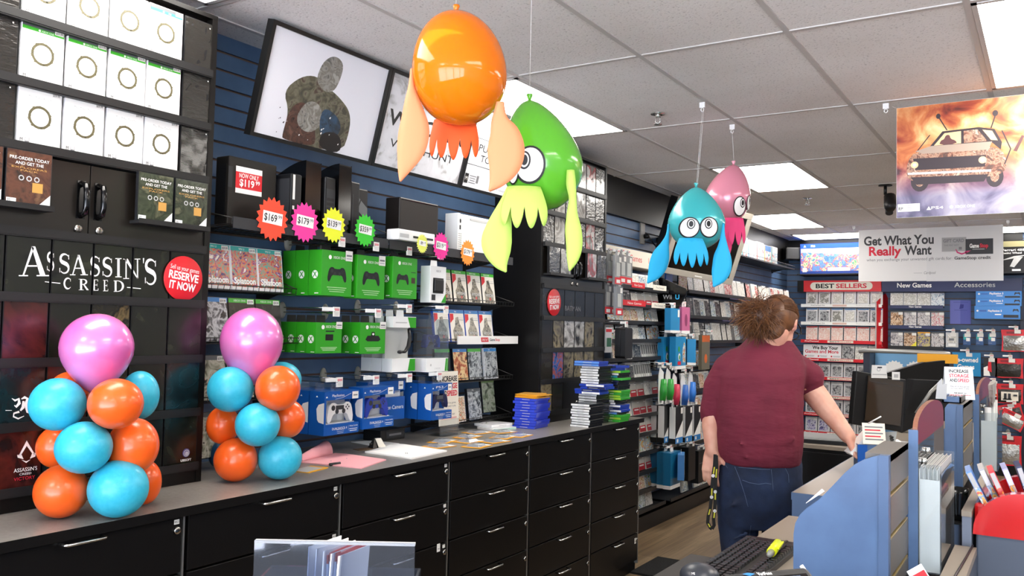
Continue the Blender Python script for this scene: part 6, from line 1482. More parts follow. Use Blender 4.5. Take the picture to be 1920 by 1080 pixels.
# ================================================================== cash desk
DTOP = .90
TAN = mat('taupe laminate', '#8e8375', 0.4); SBL = mat('steel blue laminate', '#4e6a90', 0.4, var=('#445c80', 5, .4, .62)); SBLD = mat('steel blue edge', '#425a7d', 0.4)
TAUS = mat('dark taupe slat', '#5f5a55', 0.45); BRS = mat('brass slot edge', '#9a8555', .4)
KS = .65
def kz(z): return CAM_H+KS*(z-CAM_H)
t = thing('cash_desk', (-.70, .2, 0), 0, 'long taupe topped cash desk running away from the camera at the right', 'desk')
m = MB(); m.box(-.065, .33, 0, 2.78, DTOP-.028, DTOP, TAN); m.box(-.165, .33, 3.22, 6.8, DTOP-.028, DTOP, TAN); m.box(-.169, -.165, 3.22, 6.8, DTOP-.030, DTOP-.001, SBLD); m.box(-.165, .33, 3.216, 3.22, DTOP-.12, DTOP-.001, SBLD); m.build('desk_top', t)
m = MB(); m.box(-.05, .32, .02, 2.76, 0, DTOP-.028, SBLD); m.box(-.14, .32, 3.24, 6.78, 0, DTOP-.028, SBLD); m.box(.10, .32, 2.76, 3.24, 0, DTOP-.1, SBLD); m.build('carcass', t)
def slat_panel(loc, label, prof, y1):
    t = thing('slat_divider', loc, 0, label, 'divider'); zt = kz(1.085)
    m = MB(); m.prism([(x*KS, kz(z) if z else DTOP+.002) for x, z in prof], 0, .02, SBL, side=SBLD); m.build('end_panel', t, bevel=.002)
    m = MB(); m.box(-.031, -.009, -.008, .02, DTOP+.002, zt, SBLD); m.build('corner_post', t)
    m = MB()
    m.box(-.065, -.008, .02, y1, zt-.016, zt, TAUS); m.box(-.065, -.02, .02, y1, DTOP+.002, zt-.016, TAUS)
    z = zt
    while z > DTOP+.01:
        m.box(-.02, -.008, .02, y1, max(z-.0855, DTOP+.002), z-.0005, TAUS)
        if z-.0988 > DTOP: m.box(-.02, -.009, .02, y1, z-.0988, z-.0945, BRS)
        z -= .0988
    m.build('slat_front', t)
    return t
prof = [(-.348, 0), (-.348, .76), (-.342, .80), (-.325, .835), (-.30, .862), (-.255, .90), (-.20, .965), (-.165, 1.008), (-.13, 1.043), (-.10, 1.062), (-.07, 1.076), (-.045, 1.083), (-.02, 1.085), (-.02, 0)]
slat_panel((-.3185, 2.168, 0), 'blue curved divider panel with dark slats in the foreground, right of the person', prof, .300)
prof2 = [(-.115, 0), (-.115, 1.06), (-.10, 1.085), (-.02, 1.085), (-.02, 0)]
slat_panel((-.311, 3.965, 0), 'second blue divider panel with dark slats, farther along the cash desk', prof2, .485)
a, b = at(1511, 943, y=2.164), at(1539, 915, y=2.164)
m = MB(); m.T = T0(a); d_ = (b-a); nrm = Vector((d_.z, 0, -d_.x)).normalized(); bk = Vector((0, .003, 0)); Q = [a, b+nrm*.003, b+nrm*.011, a+nrm*.001]
m.hexa(Q, [q+bk for q in Q], WHT); m.build('white_tab', loc=a, label='small white tab stuck on the sloping edge of the blue curved divider', cat='tab')
ARCH = mat('red laminate arch', '#8e2434', 0.3, coat=.3); ARCHE = mat('wood arch edge', '#8a5a45', .4); BRN = mat('brown grey board', '#5b534d', .4)
def arch(x, y0, y1, zr, ztop, label):
    t = thing('arch_panel', (x, y0, 0), E90, label, 'panel')
    W = y1-y0; n = 16
    pts = [(0, zr)]+[(W*.02, zr+.045)]+[(W*.5-W*.47*math.cos(PI*i/n), zr+.05+(ztop-zr-.05)*math.sin(PI*i/n)) for i in range(1, n)]+[(W*.99, zr+.045), (W, zr)]
    m = MB(); m.prism(pts, 0, .012, ARCH, side=ARCHE); m.build('arch_top', t)
    m = MB(); m.box(0, W, 0, .012, 0, zr, BRN); m.box(-.003, .0, -.003, .02, 0, zr+.04, SBL); m.build('board', t)
    for i in (1, 2): m = MB(); m.lathe([(.009, 0), (.009, .013), (.0001, .016)], CHROME, 12, T=Matrix.Translation((W*.12*i, 0, zr-.07+.02*i)) @ Matrix.Rotation(PI/2, 4, 'X')); m.build('standoff', t)
    return t
arch(-.307, 2.478, 3.12, kz(1.075), kz(1.222), 'red topped arch panel carrying leaflet pockets, near the front divider')
def pocket(x, y0, y1, z0, z1, dep, label):
    t = thing('leaflet_pocket', (x, y0, z0), E90, label, 'leaflet holder')
    W, H = y1-y0, z1-z0
    m = MB(); m.box(0, W, -dep, -dep+.002, 0, H*.92, CLEAR); m.box(0, .002, -dep, 0, 0, H, CLEAR); m.box(W-.002, W, -dep, 0, 0, H, CLEAR); m.box(0, W, -dep, 0, 0, .002, CLEAR); m.box(0, W, -.002, 0, 0, H+.05, CLEAR); m.build('acrylic_box', t)
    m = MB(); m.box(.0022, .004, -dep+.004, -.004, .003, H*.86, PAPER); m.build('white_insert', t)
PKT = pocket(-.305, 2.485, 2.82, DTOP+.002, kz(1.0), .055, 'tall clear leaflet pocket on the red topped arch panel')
for i in range(14):
    m = MB(); m.box(.0, .31, 0, .0024, 0, .262+.004*((i*5) % 3), [WHT, LINK, GREYP][i % 3]); m.rect(.012, .29, .012, .25, -.0006, COVERS[4 if i % 2 else 0])
    m.build('leaflet', loc=(-.3015+.0035*i, 2.492+.0025*((i*3) % 4), DTOP+.006), rz=E90, label='%s leaflet from the back of the clear pocket on the arch panel' % ORD[i], cat='leaflet', group='leaflets in the arch pocket')
arch(-.296, 4.46, 5.40, kz(1.05), kz(1.20), 'second red topped arch panel, farther along the cash desk')
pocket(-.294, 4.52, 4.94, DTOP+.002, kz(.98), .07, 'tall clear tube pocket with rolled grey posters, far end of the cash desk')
for i in range(5):
    m = MB(); r = .014; hh = .285+.02*(i % 3); m.lathe([(r, 0), (r, hh), (r*.8, hh), (r*.8, .15)], [LINK, GREYP, mat('pale blue roll', '#8fb0c9', .5)][i % 3], 14); m.build('rolled_poster', loc=(-.258+.006*((i*2) % 3-1), 4.56+.066*i, DTOP+.006), label='%s rolled poster in the clear tube pocket at the far end of the desk' % ORD[i], cat='poster', group='rolled posters')
m = MB(); m.hexa([(-.065, 0, 0), (.065, 0, 0), (.075, .013, 0), (-.05, .013, 0)], [(-.08, 0, .105), (.085, -.007, .11), (.09, .02, .11), (-.065, .02, .098)], mat('crumpled grey film', '#a8a29a', .35, bump=(30, 1.0, .02))); m.build('film_bundle', loc=(-.243, 4.615, kz(1.02)), rz=E90, label='crumpled grey film bundle sticking out of the far tube pocket', cat='film')
# tent sign on the second divider
t = thing('tent_sign', (-.354, 4.29, kz(1.087)), math.radians(20), 'white tent sign about storage and speed on the second divider', 'sign'); t.scale = (KS, KS, KS)
TS = mat('white tent card', '#edf0f4', .5); m = MB(); T = Matrix.Rotation(math.radians(-14), 4, 'X')
m.box(-.09, .09, 0, .002, 0, .225, TS, T=T)
for s, z, h, w_, c_ in (('INCREASE', .185, .022, .125, INK), ('STORAGE', .153, .022, .125, RINK), ('AND', .121, .022, .05, INK), ('Play all of the games', .085, .008, .12, GINK), ('you are ready to play', .072, .008, .12, GINK), ('Ask about our', .040, .009, .08, INK), ('hard drive expansions', .026, .009, .13, RINK)):
    m.text(s, 0 if s != 'AND' else -.037, z, h, c_, y=-.0008, w=w_, bold=.03, T=T)
m.text('SPEED', .026, .121, .022, RINK, y=-.0008, w=.072, bold=.03, T=T); m.box(-.09, .09, .1075, .1095, 0, .225, TS, T=Matrix.Translation((0, .11, 0)) @ Matrix.Rotation(math.radians(14), 4, 'X') @ Matrix.Translation((0, -.11, 0))); m.build('card', t)
t = thing('tray', (-.39, 4.03, kz(1.0865)), 0, 'blue tray of leaflets on top of the second divider, below the tent sign', 'tray'); t.scale = (KS, KS, KS)
m = MB(); m.box(-.02, .09, 0, .012, 0, .04, SBL); m.box(-.02, -.008, 0, .33, 0, .04, SBL); m.box(.08, .09, 0, .33, 0, .04, TAUS); m.box(-.02, .09, 0, .33, 0, .006, SBLD); m.build('tray_body', t); m = MB()
for i in range(5): m.box(-.003+.016*i, .009+.016*i, .03, .31, .008, .03, NAVY if i % 2 else CHAR)
m.build('leaflet_row', t)
m = MB(); m.prism([(-.03, 0), (.03, 0), (.035, .10), (.01, .09), (.005, .13), (-.02, .10)], 0, .02, LINK); o = m.build('paper_bundle', loc=at(1764, 748, y=3.93), label='grey paper bundle standing beside the blue tray', cat='papers'); o.scale = (KS, KS, KS)

# ------------------------------------------------------------------ screens and black boxes behind the desk
def oriented(name, BLp, TLp, TRp, BRp, d0, d1, label, cat):
    TL, TR, BR, BL = at(*TLp, d=d0+.06), at(*TRp, d=d1+.06), at(*BRp, d=d1), at(*BLp, d=d0)
    c = (BL+BR)/2; X = BR-BL; W = X.length; X = X.normalized(); Zv = (TL-BL)+(TR-BR); Zv = (Zv-X*Zv.dot(X)); H = ((TL-BL).length+(TR-BR).length)/2; Zv = Zv.normalized(); Y = Zv.cross(X)
    t = thing(name, c, label=label, cat=cat)
    t.matrix_world = Matrix(((X.x, Y.x, Zv.x, c.x), (X.y, Y.y, Zv.y, c.y), (X.z, Y.z, Zv.z, c.z), (0, 0, 0, 1)))
    return t, W, H
t, W, H = oriented('till_monitor', (1598, 795), (1622, 703), (1712, 712), (1692, 810), 4.95, 5.05, 'black till monitor with a brown reflecting filter, beyond the hand', 'monitor')
m = MB(); m.box(-W/2, W/2, 0, .04, 0, H, BLKP); m.build('casing', t, bevel=.005)
m = MB(); m.box(-W*.28, W*.42, -.012, -.004, H*.10, H*.94, mat('brown filter glass', '#3d3228', .10, coat=.5)); m.rect(-W*.24, W*.38, H*.84, H*.85, -.0125, CHAR); m.build('filter', t)
m = MB(); m.box(-.03, .03, .01, .03, -.075, 0.02, BLKP); m.box(-.10, .10, -.02, .06, -.080, -.072, BLKP); m.build('stand', t)
m = MB(); m.prism([(-.045, .0), (.045, .0), (.042, .028), (.038, .075), (-.042, .075), (-.045, .028)], 0, .006, WHT); m.rect(-.04, .04, .018, .024, -.001, LINK); m.ring(-.005, .05, .008, .010, -.001, GINK, 12); m.box(-.012, .014, -.001, 0, .058, .066, CHAR); m.build('paper_tag', loc=at(1649, 709, d=4.97), rz=.5, label='white pack tag standing on the till monitor', cat='tag')
m = MB(); m.box(-.022, .022, 0, .003, 0, .045, WHT); m.rect(-.012, .012, .012, .032, -.0008, LINK); m.build('paper_tag', loc=at(1680, 712, d=4.96), rz=.5, label='small white tag at the right of the till monitor', cat='tag')
def slab(name, pts, d, dep, m0, label, cat):
    P = [at(x, y, d=d) for x, y in pts]; c = P[0].copy(); m = MB(); m.T = T0(c); n = len(P); back = Vector((_f.x, _f.y, 0))*dep
    m.add(P+[p+back for p in P], [tuple(range(n)), tuple(range(2*n-1, n-1, -1))]+[(i, n+i, n+(i+1) % n, (i+1) % n) for i in range(n)], m0); return m.build(name, loc=c, label=label, cat=cat)
slab('second_screen', [(1690, 812), (1768, 776), (1800, 716), (1714, 712)], 5.4, .10, BLKP, 'black back of a second screen right of the till monitor', 'monitor')
slab('privacy_screen', [(1657, 800), (1772, 800), (1772, 676), (1735, 680), (1735, 679), (1657, 701)], 6.2, .05, BLK, 'black privacy board above the till monitors', 'board')
SS_ = bpy.data.objects['second_screen']; m = MB(); P = [at(1718, 775, d=5.34), at(1745, 735, d=5.34), at(1764, 717, d=5.36), at(1772, 713, d=5.38), at(1800, 714, d=5.42)]; m.T = T0(SS_.location); m.tube(P, .012, mat('grey rail', '#a9a9a6'), 8); m.build('arm', SS_)
t = thing('till_cabinet', (-1.335, 4.93, 0), 0, 'black cabinet with a lock behind the person, under a black keyboard', 'cabinet')
m = MB(); m.box(0, .45, 0, .5, 0, .88, BLK); m.box(-.01, .455, -.01, .5, .88, .90, TAN); m.build('body', t); m = MB(); m.box(.01, .44, -.008, 0, .62, .86, BLK); m.build('drawer', t, bevel=.002)
m = MB(); m.lathe([(.011, 0), (.011, .006), (.0001, .008)], LOCKM, 14, T=Matrix.Translation((.36, -.008, .70)) @ Matrix.Rotation(PI/2, 4, 'X')); m.build('lock', t); m = MB(); m.rect(.12, .22, .50, .535, -.002, mat('leaf green label', '#4f8a2c', .5)); m.build('label', t)
t = thing('till_keyboard', (-1.12, 4.98, .901), .12, 'black keyboard lying on the black cabinet beyond the person', 'keyboard')
m = MB(); m.hexa([(-.2, -.0, 0), (.22, 0, 0), (.22, .17, 0), (-.2, .17, 0)], [(-.2, 0, .02), (.22, 0, .02), (.22, .17, .04), (-.2, .17, .04)], BLKP)
for i in range(6): m.box(-.19, .21, .010+.026*i, .014+.026*i, .022+.003*i, .026+.004*i, LINK)
m.build('casing', t)

# ------------------------------------------------------------------ things the hand is reaching for
t = thing('pamphlet_stand', (-.700, 4.08, DTOP), math.radians(20), 'blue stand holding printed slips under the reaching hand', 'stand')
m = MB(); m.box(-.05, .07, -.02, .08, 0, .13, SBL); m.hexa([(-.05, -.022, .05), (-.01, -.022, .05), (-.01, -.02, .05), (-.05, -.02, .05)], [(-.05, -.022, .13), (-.01, -.022, .13), (-.01, -.02, .13), (-.05, -.02, .13)], BLU); m.build('body', t)
slab('paper_slip', [(1594, 850), (1600, 855), (1652, 799), (1644, 794)], 3.80, .07, WHT, 'white folded slip held between the fingers', 'paper')
t = thing('printed_card', (-.680, 4.06, DTOP+.135), math.radians(20), 'cream card with red print standing in the blue stand', 'card')
m = MB(); T = Matrix.Rotation(math.radians(-20), 4, 'X'); m.box(-.04, .055, 0, .002, 0, .095, CREAM, T=T)
for i in range(5): m.rect(-.03, .045-.01*(i % 2), .018+.014*i, .024+.014*i, -.0008, RINK if i in (1, 3) else GINK, T=T)
m.build('card', t); m = MB(); m.tube([(-.02, .0, .09), (.03, -.02, .125)], .003, WHT, 6); m.build('straw', t)
m = MB()
for i in range(10): m.tube([(.0, .012*i, .15-.012*i), (.008, .012*i+.008, .145-.012*i), (.0, .012*i+.014, .135-.012*i)], .006, GREYM, 6)
m.build('chain_strap', loc=(-.605, 4.03, DTOP+.03), label='dark braided strap hanging beside the printed card', cat='strap')
t = thing('grey_carton', (-.665, 4.22, DTOP), math.radians(-25), 'pale grey open carton on the desk right of the printed card', 'carton')
m = MB(); m.box(-.05, .06, 0, .12, 0, .13, LINK); m.hexa([(-.05, 0, .13), (.06, 0, .13), (.06, .003, .13), (-.05, .003, .13)], [(-.03, -.03, .17), (.09, -.03, .19), (.09, -.027, .19), (-.03, -.027, .17)], GREYP); m.build('box', t)
m = MB(); n = 10; pts = [(-.17, 0), (-.17, .02)]+[(-.17+.15*i/n, .02+.165*math.sin(PI/2*i/n)) for i in range(1, n+1)]+[(-.02, 0)]; m.prism(pts, 0, .02, SBL, side=SBLD); m.build('side_panel', loc=(-.40, 4.55, DTOP), label='small blue curved end panel on the desk behind the grey carton', cat='panel')
m = MB(); m.hexa([(-.1, 0, 0), (.06, 0, 0), (.06, .2, 0), (-.1, .2, 0)], [(-.09, 0, .006), (.055, 0, .004), (.05, .19, .010), (-.08, .19, .008)], PAPER); m.build('paper_sheet', loc=(-.59, 4.05, 1.005), rot=(.1, -.25, .3), label='loose cream papers lying over the top of the blue divider', cat='papers')

# ------------------------------------------------------------------ near end of the desk
m = MB(); m.box(-.89, -.768, .45, 2.385, DTOP-.05, DTOP-.022, mat('dark tray plastic', '#2d2926', .55)); m.build('till_tray', label='dark flat tray beside the keyboard at the near end of the desk', cat='tray', bevel=.004)
t = thing('keyboard', (-.70, 2.10, DTOP), E90, 'black keyboard with a yellow highlighter lying on it', 'keyboard')
m = MB(); m.box(-.10, .455, -.085, .072, 0, .014, BLKP); m.box(-.10, .455, -.043, -.036, .014, .017, GREYM); m.build('casing', t, bevel=.003)
KEY = mat('black key', '#1b1b1d', .35); kp = None; n_ = 0
for i in range(24):
    for j in range(7):
        y = .060-.0185*j if j < 5 else -.053-.017*(j-5)
        x = -.080+.0222*i
        if x > .44 or n_ >= 100 or i < 8: continue
        if kp is None: kb = MB(); kb.hexa([(-.0095, -.0078, 0), (.0095, -.0078, 0), (.0095, .0078, 0), (-.0095, .0078, 0)], [(-.0075, -.006, .008), (.0075, -.006, .008), (.0075, .006, .008), (-.0075, .006, .008)], KEY); kp = kb.build('key', t, loc=(x, y, .014))
        else: dup(kp, loc=(x, y, .014), parent=t)
        n_ += 1
kb = MB()
for i in range(8):
    for j in range(7):
        y = .060-.0185*j if j < 5 else -.053-.017*(j-5); x = -.080+.0222*i; kb.box(x-.008, x+.008, y-.0065, y+.0065, .014, .022, KEY)
kb.build('key_field', t, kind='stuff')
t = thing('highlighter', (-.640, 2.33, DTOP+.036), E90+.10, 'fluorescent yellow highlighter lying on the keyboard', 'pen')
HY = mat('fluorescent yellow', '#e3f01c', .35, emit=0.0); m = MB(); m.tube([(-.02, 0, 0), (.085, 0, .001)], .0125, HY, 12); m.build('cap', t); m = MB(); m.box(.0, .08, -.017, -.012, .006, .010, HY); m.build('clip', t); m = MB(); m.tube([(-.02, 0, 0), (-.045, 0, 0), (-.055, 0, 0)], [.010, .008, .004], mat('grey marker body', '#8c8c84', .4), 10); m.build('nib_section', t)
c = at(1312, 1058, d=2.0); t = thing('barcode_scanner', (c.x, c.y, DTOP-.022), YAW, 'dark rounded barcode scanner standing at the bottom of the picture', 'scanner')
H = c.z-(DTOP-.022); m = MB(); m.lathe([(.042, 0), (.042, .006), (.016, .014), (.013, H*.5)], BLKP, 20); m.build('stand', t)
m = MB(); m.sphere((0, 0, H*.72), (.046, .052, H*.30), mat('scanner grey', '#2e3138', .35), 24, 14); m.build('head', t); m = MB(); m.text('METROLOGIC', 0, 0, .0065, WHT, y=0, w=.045, T=Matrix.Translation((-.004, -.040, H*.86)) @ Matrix.Rotation(math.radians(-50), 4, 'X')); m.text('FOCUS', 0, 0, .005, BBAND, y=0, w=.026, T=Matrix.Translation((-.004, -.046, H*.80)) @ Matrix.Rotation(math.radians(-60), 4, 'X')); m.build('lettering', t)
a, b = at(1352, 1069, d=1.52), at(1512, 1067, d=1.58); W = (b-a).length; c = (a+b)/2
t = thing('card_terminal', c, math.atan2((b-a).y, (b-a).x), 'black card payment terminal at the bottom edge of the picture', 'card terminal', rot=None)
m = MB(); T = Matrix.Rotation(math.radians(-62), 4, 'X'); m.box(-W/2, W/2, 0, .03, -.17, .0, BLKP, T=T); m.build('casing', t, bevel=.008)
m = MB(); m.rect(-W/2+.012, W/2-.014, -.15, -.018, -.001, BLKG, T=T); m.rect(-W/2+.03, W/2-.03, -.15, -.022, -.0016, mat('dim screen', '#3a4458', .2, emit=.3), T=T); m.flat([(-.053, -.008), (-.040, -.014), (-.027, -.010), (-.040, -.006)], -.0022, BBAND, T=T); m.text('VeriFone', -.008, -.0150, .0075, WHT, y=-.0022, w=.030, bold=.02, T=T); m.build('screen', t)
m = MB(); m.tube([(0, .02, -.03), (0, .06, -(c.z-DTOP))], .02, BLKP, 10); m.build('post', t); m = MB(); m.tube([(W/2-.004, .01, -.002), (W/2+.008, .005, -.02), (W/2+.012, -.03, -.05)], .004, WHTP, 6); m.build('stylus', t)
# clear leaflet stand on the near desk
a, b = at(477, 1019, d=1.0), at(778, 1014, d=1.0); c = (a+b)/2; W = (b-a).length; H = c.z-DTOP
t = thing('leaflet_stand', (c.x, c.y, DTOP), YAW, 'clear acrylic leaflet stand with red topped cards at the bottom of the picture', 'leaflet holder')
TINT = clear('blue tinted acrylic', '#c3cbdc', 1.45, .03)
m = MB(); m.box(-W/2, W/2, 0, .003, .002, H, TINT); m.box(-W/2, W/2, .075, .078, .002, H-.05, TINT); m.box(-W/2, W/2, 0, .008, H-.003, H, LINK); m.box(-W/2, -W/2+.003, 0, .078, .002, H-.05, CLEAR); m.box(W/2-.003, W/2, 0, .078, .002, H-.05, CLEAR); m.box(-W/2, W/2, 0, .078, 0, .004, CLEAR); m.build('acrylic_box', t)
cr = _r
for i in range(5):
    m = MB(); m.box(0, .0012, 0, .062, 0, H-.012-.002*i, WHT); m.build('leaflet', loc=Vector((c.x, c.y, DTOP+.005))+Vector((math.cos(YAW), math.sin(YAW), 0))*(-.038+.0055*i)+Vector((-math.sin(YAW), math.cos(YAW), 0))*.008, rot=(0, .02+.012*i, YAW-.45), label='%s thin white leaflet in the left half of the clear stand' % ORD[i], cat='leaflet', group='white leaflets in the clear stand')
for i in range(6):
    m = MB(); hh = H-.022+.003*((i*3) % 2); m.box(0, .0022, 0, .060, 0, hh-.010, WHT); m.box(0, .0022, 0, .060, hh-.010, hh, RED)
    if i == 5:
        T = Matrix.Translation((.0024, 0, 0)) @ Matrix.Rotation(E90, 4, 'Z'); m.rect(.002, .058, .01, hh-.011, -.0002, CREAM, T=T); m.text('GO PRO', .030, hh-.032, .013, RINK, y=-.0008, w=.050, bold=.02, T=T); m.text('FREE', .034, hh-.050, .010, GINK, y=-.0008, w=.034, T=T)
    m.build('go_card', loc=Vector((c.x, c.y, DTOP+.005))+Vector((math.cos(YAW), math.sin(YAW), 0))*(-.010+.0030*i)+Vector((-math.sin(YAW), math.cos(YAW), 0))*.006, rz=YAW-.35, label='%s red topped card from the left in the clear stand' % ORD[i], cat='card', group='red topped cards in the clear stand')

# ------------------------------------------------------------------ customer side at the lower right
t = thing('return_bin', (-.03, 3.02, .0), 0, 'dark grey bin with a glossy red curved lid full of game cases, lower right', 'bin')
BING = mat('bin grey', '#4b5362', .5); REDG = mat('glossy red lid', '#c8171c', .12, coat=.7)
m = MB(); m.box(-.165, .165, -.20, .20, 0, .962, BING); m.build('body', t, bevel=.006)
m = MB(); n = 10; prof = [(-.172, .952)]+[(-.172+.0+.13*(1-math.cos(PI/2*i/n)), .962+.118*math.sin(PI/2*i/n)) for i in range(n+1)]+[(.172, 1.042), (.172, .952)]
m.prism(prof, -.205, -.165, REDG); m.prism(prof, .165, .205, REDG); m.box(-.172, -.14, -.165, .165, .952, 1.035, REDG); m.box(.13, .172, -.165, .165, .952, 1.045, REDG); m.build('lid', t, bevel=.010)
m = MB(); m.box(-.14, .13, -.165, .165, .962, .968, BLKP); m.build('well', t)
for i, (x, y, a_, c_, b_) in enumerate(((-.12, -.09, -.45, SKY, 'pale blue'), (-.095, -.03, -.42, LINK, 'grey'), (-.07, -.07, -.40, RED, 'red'), (-.045, 0, -.36, mat('lilac case', '#9fa5d6', .3), 'lilac'), (-.02, .05, -.30, NAVY, 'navy'), (.05, .02, .50, mat('lilac case', '#9fa5d6', .3), 'lone lilac'))):
    m = MB(); m.box(-.0075, .0075, -.065, .065, 0, .17, c_); m.rect(-.006, .006, .005, .165, -.0656, WHT if i % 2 else LINK); m.rect(-.0065, .0065, .05, .12, -.0662, COVERS[3]); m.build('game_case', loc=(-.03+x, 3.02+y, .970), rot=(0, a_, .1), label='%s game case leaning in the bin with the red lid' % b_, cat='game case')
m = MB(); m.box(.03, .18, 0, .003, .0, .10, CREAM); m.build('lid_notice', loc=(.0, 2.812, .985), label='cream notice on the front of the red bin lid at the picture edge', cat='notice')
t = thing('low_ledge', (-.2289, 2.80, 0), 0, 'grey block with a taupe top standing beside the cash desk, lower right', 'ledge')
m = MB(); m.box(0, .024, 0, 1.04, 0, 1.002, mat('grey block', '#6e7687', .5)); m.build('block', t); m = MB(); m.box(-.001, .025, -.003, 1.04, 1.002, 1.018, TAN); m.build('top', t)
m = MB(); m.box(-.245, -.19, 1.6, 2.78, .902, .922, TAN); m.box(-.245, -.19, 1.6, 2.78, 0, .902, BING); m.build('low_counter', label='low taupe counter ledge below the arch panel, lower right', cat='ledge')
t = thing('leaning_leaflet', (-.225, 2.145, .924), math.radians(30), 'red and white leaflet leaning on the low taupe ledge', 'leaflet'); t.scale = (KS, KS, KS)
m = MB(); T = Matrix.Rotation(math.radians(-20), 4, 'X') @ Matrix.Rotation(math.radians(-28), 4, 'Y'); m.box(-.03, .03, 0, .003, 0, .13, WHT, T=T); m.rect(-.026, .026, .05, .11, -.001, RED, T=T); m.build('sheet', t)
m = MB(); LG_ = mat('grass green card', '#7fa860', .5)
for i in range(14):
    x = .008*i-.06; y = .003*(i % 4); m.prism([(x-.004, 0), (x+.004, 0), (x+.0015+.003*math.sin(i*2), .03+.008*(i % 3))], y, y+.0015, LG_)
m.build('green_fringe', loc=(-.24, 2.0, .922), label='row of pale green paper points on the low ledge at the picture bottom', cat='paper fringe', kind='stuff')
t = thing('wire_basket', (-.268, 3.20, DTOP), 0, 'black open basket behind the leaflet pocket, beside the grey block', 'basket'); t.scale = (.5, KS, KS)
m = MB(); n = 14; vs = []; fs = []
for i in range(n+1):
    for j in range(5): a_ = PI*.9*i/n; rr = .05+.035*j/4; vs.append((-.02+rr*math.cos(a_)*.9, rr*math.sin(a_)*.6, .002+.18*j/4))
for i in range(n):
    for j in range(4): q = i*5+j; fs.append((q, q+5, q+6, q+1))
m.add(vs, fs, BLKG, True); m.box(-.08, .05, -.02, .06, 0, .01, BLKP); o = m.build('bowl', t); s_ = o.modifiers.new('thick', 'SOLIDIFY'); s_.thickness = .003
m = MB(); m.tube([(-.20, 2.78, .926), (-.205, 2.6, .926), (-.212, 2.4, .926), (-.215, 2.25, .926), (-.205, 2.1, .926), (-.20, 1.9, .926)], .003, BLKP, 6); m.build('cable', label='thin black cable trailing over the low taupe ledge', cat='cable')
m = MB(); m.box(-.12, .10, -.22, .22, 0, .012, mat('black fibre mat', '#151413', .95, bump=(220, 1.0, .01))); m.build('floor_mat', loc=(-2.12, 5.18, 0), label='corner of a black fibre mat on the floor at the end of the drawer cabinets', cat='mat')
# ================================================================== hanging from the ceiling
def hang_balloon(px, py, rx, ry, top, d, m0, label, tail=.45):
    """balloon hanging by its knot: round below, drawn out to the knot above"""
    c = at(px, py, d=d); tp = at(top[0], top[1], d=d); a = rx/FPX*d
    zb = c.z-ry/FPX*d; H = tp.z-zb
    t = thing('squid_balloon', (c.x, c.y, zb), YAW, label, 'balloon')
    n = 30; prof = []
    for i in range(n+1):
        u = i/n; z = H*u
        if u < .45: r = a*math.sqrt(max(0, 1-((.45-u)/.45)**2))
        else: v = (u-.45)/.55; r = a*((1-tail)*math.sqrt(max(0, 1-v*v))+tail*(1-v)**1.0*(1+v*.55)) 
        prof.append((max(r, .004 if u > .5 else .0001), z))
    lean = (tp-c).dot(Vector((math.cos(YAW), math.sin(YAW), 0)))
    m = MB(); m.lathe(prof, m0, 40)
    m.v = [Vector((p.x+lean*max(0, (p.z/H-.3)/.7)**1.6, p.y, p.z)) for p in m.v]
    m.build('skin', t)
    k = MB(); k.lathe([(.004, H-.004), (.006, H+.004), (.011, H+.016), (.010, H+.020), (.002, H+.014)], m0, 12, T=Matrix.Translation((lean, 0, 0))); k.build('knot', t)
    t['_a'] = a
    return t, c, a, H, d, lean
def loc_pt(t, p): return Matrix.Rotation(-YAW, 3, 'Z') @ (p-Vector(t.location))
def ribbon(t, name, pts, ws, d0, d1, m0, fold=.004):
    """paper streamer: centre line and widths seen in the picture, bending from depth d0 to d1"""
    m = MB(); n = len(pts); vs = []; fs = []
    C = [at(x, y, d=d0+(d1-d0)*i/(n-1)) for i, (x, y) in enumerate(pts)]
    sub = []
    for i in range(n-1):
        for k in range(4):
            u = k/4; p0, p1, p2, p3 = (C[max(i-1, 0)], C[i], C[i+1], C[min(i+2, n-1)]); q0, q1, q2, q3 = (ws[max(i-1, 0)], ws[i], ws[i+1], ws[min(i+2, n-1)])
            h = lambda a, b, c, e: .5*((2*b)+(c-a)*u+(2*a-5*b+4*c-e)*u*u+(3*b-a-3*c+e)*u*u*u)
            sub.append((Vector([h(p0[j], p1[j], p2[j], p3[j]) for j in range(3)]), h(q0, q1, q2, q3)))
    sub.append((C[-1], ws[-1]))
    f2 = Vector((_f.x, _f.y, 0)).normalized()
    for i, (p, w_) in enumerate(sub):
        a = sub[max(0, i-1)][0]; b = sub[min(len(sub)-1, i+1)][0]; tg = (b-a).normalized(); s = tg.cross(f2).normalized(); hw = w_/FPX*d0/2
        for j in range(5): e = (j-2)/2; vs.append(loc_pt(t, p+s*hw*e+f2*(fold*(abs(e)*1.5))))
    for i in range(len(sub)-1):
        for j in range(4): a = i*5+j; fs.append((a, a+1, a+6, a+5))
    m.add(vs, fs, m0, True); o = m.build(name, t); q = o.modifiers.new('thick', 'SOLIDIFY'); q.thickness = .0012
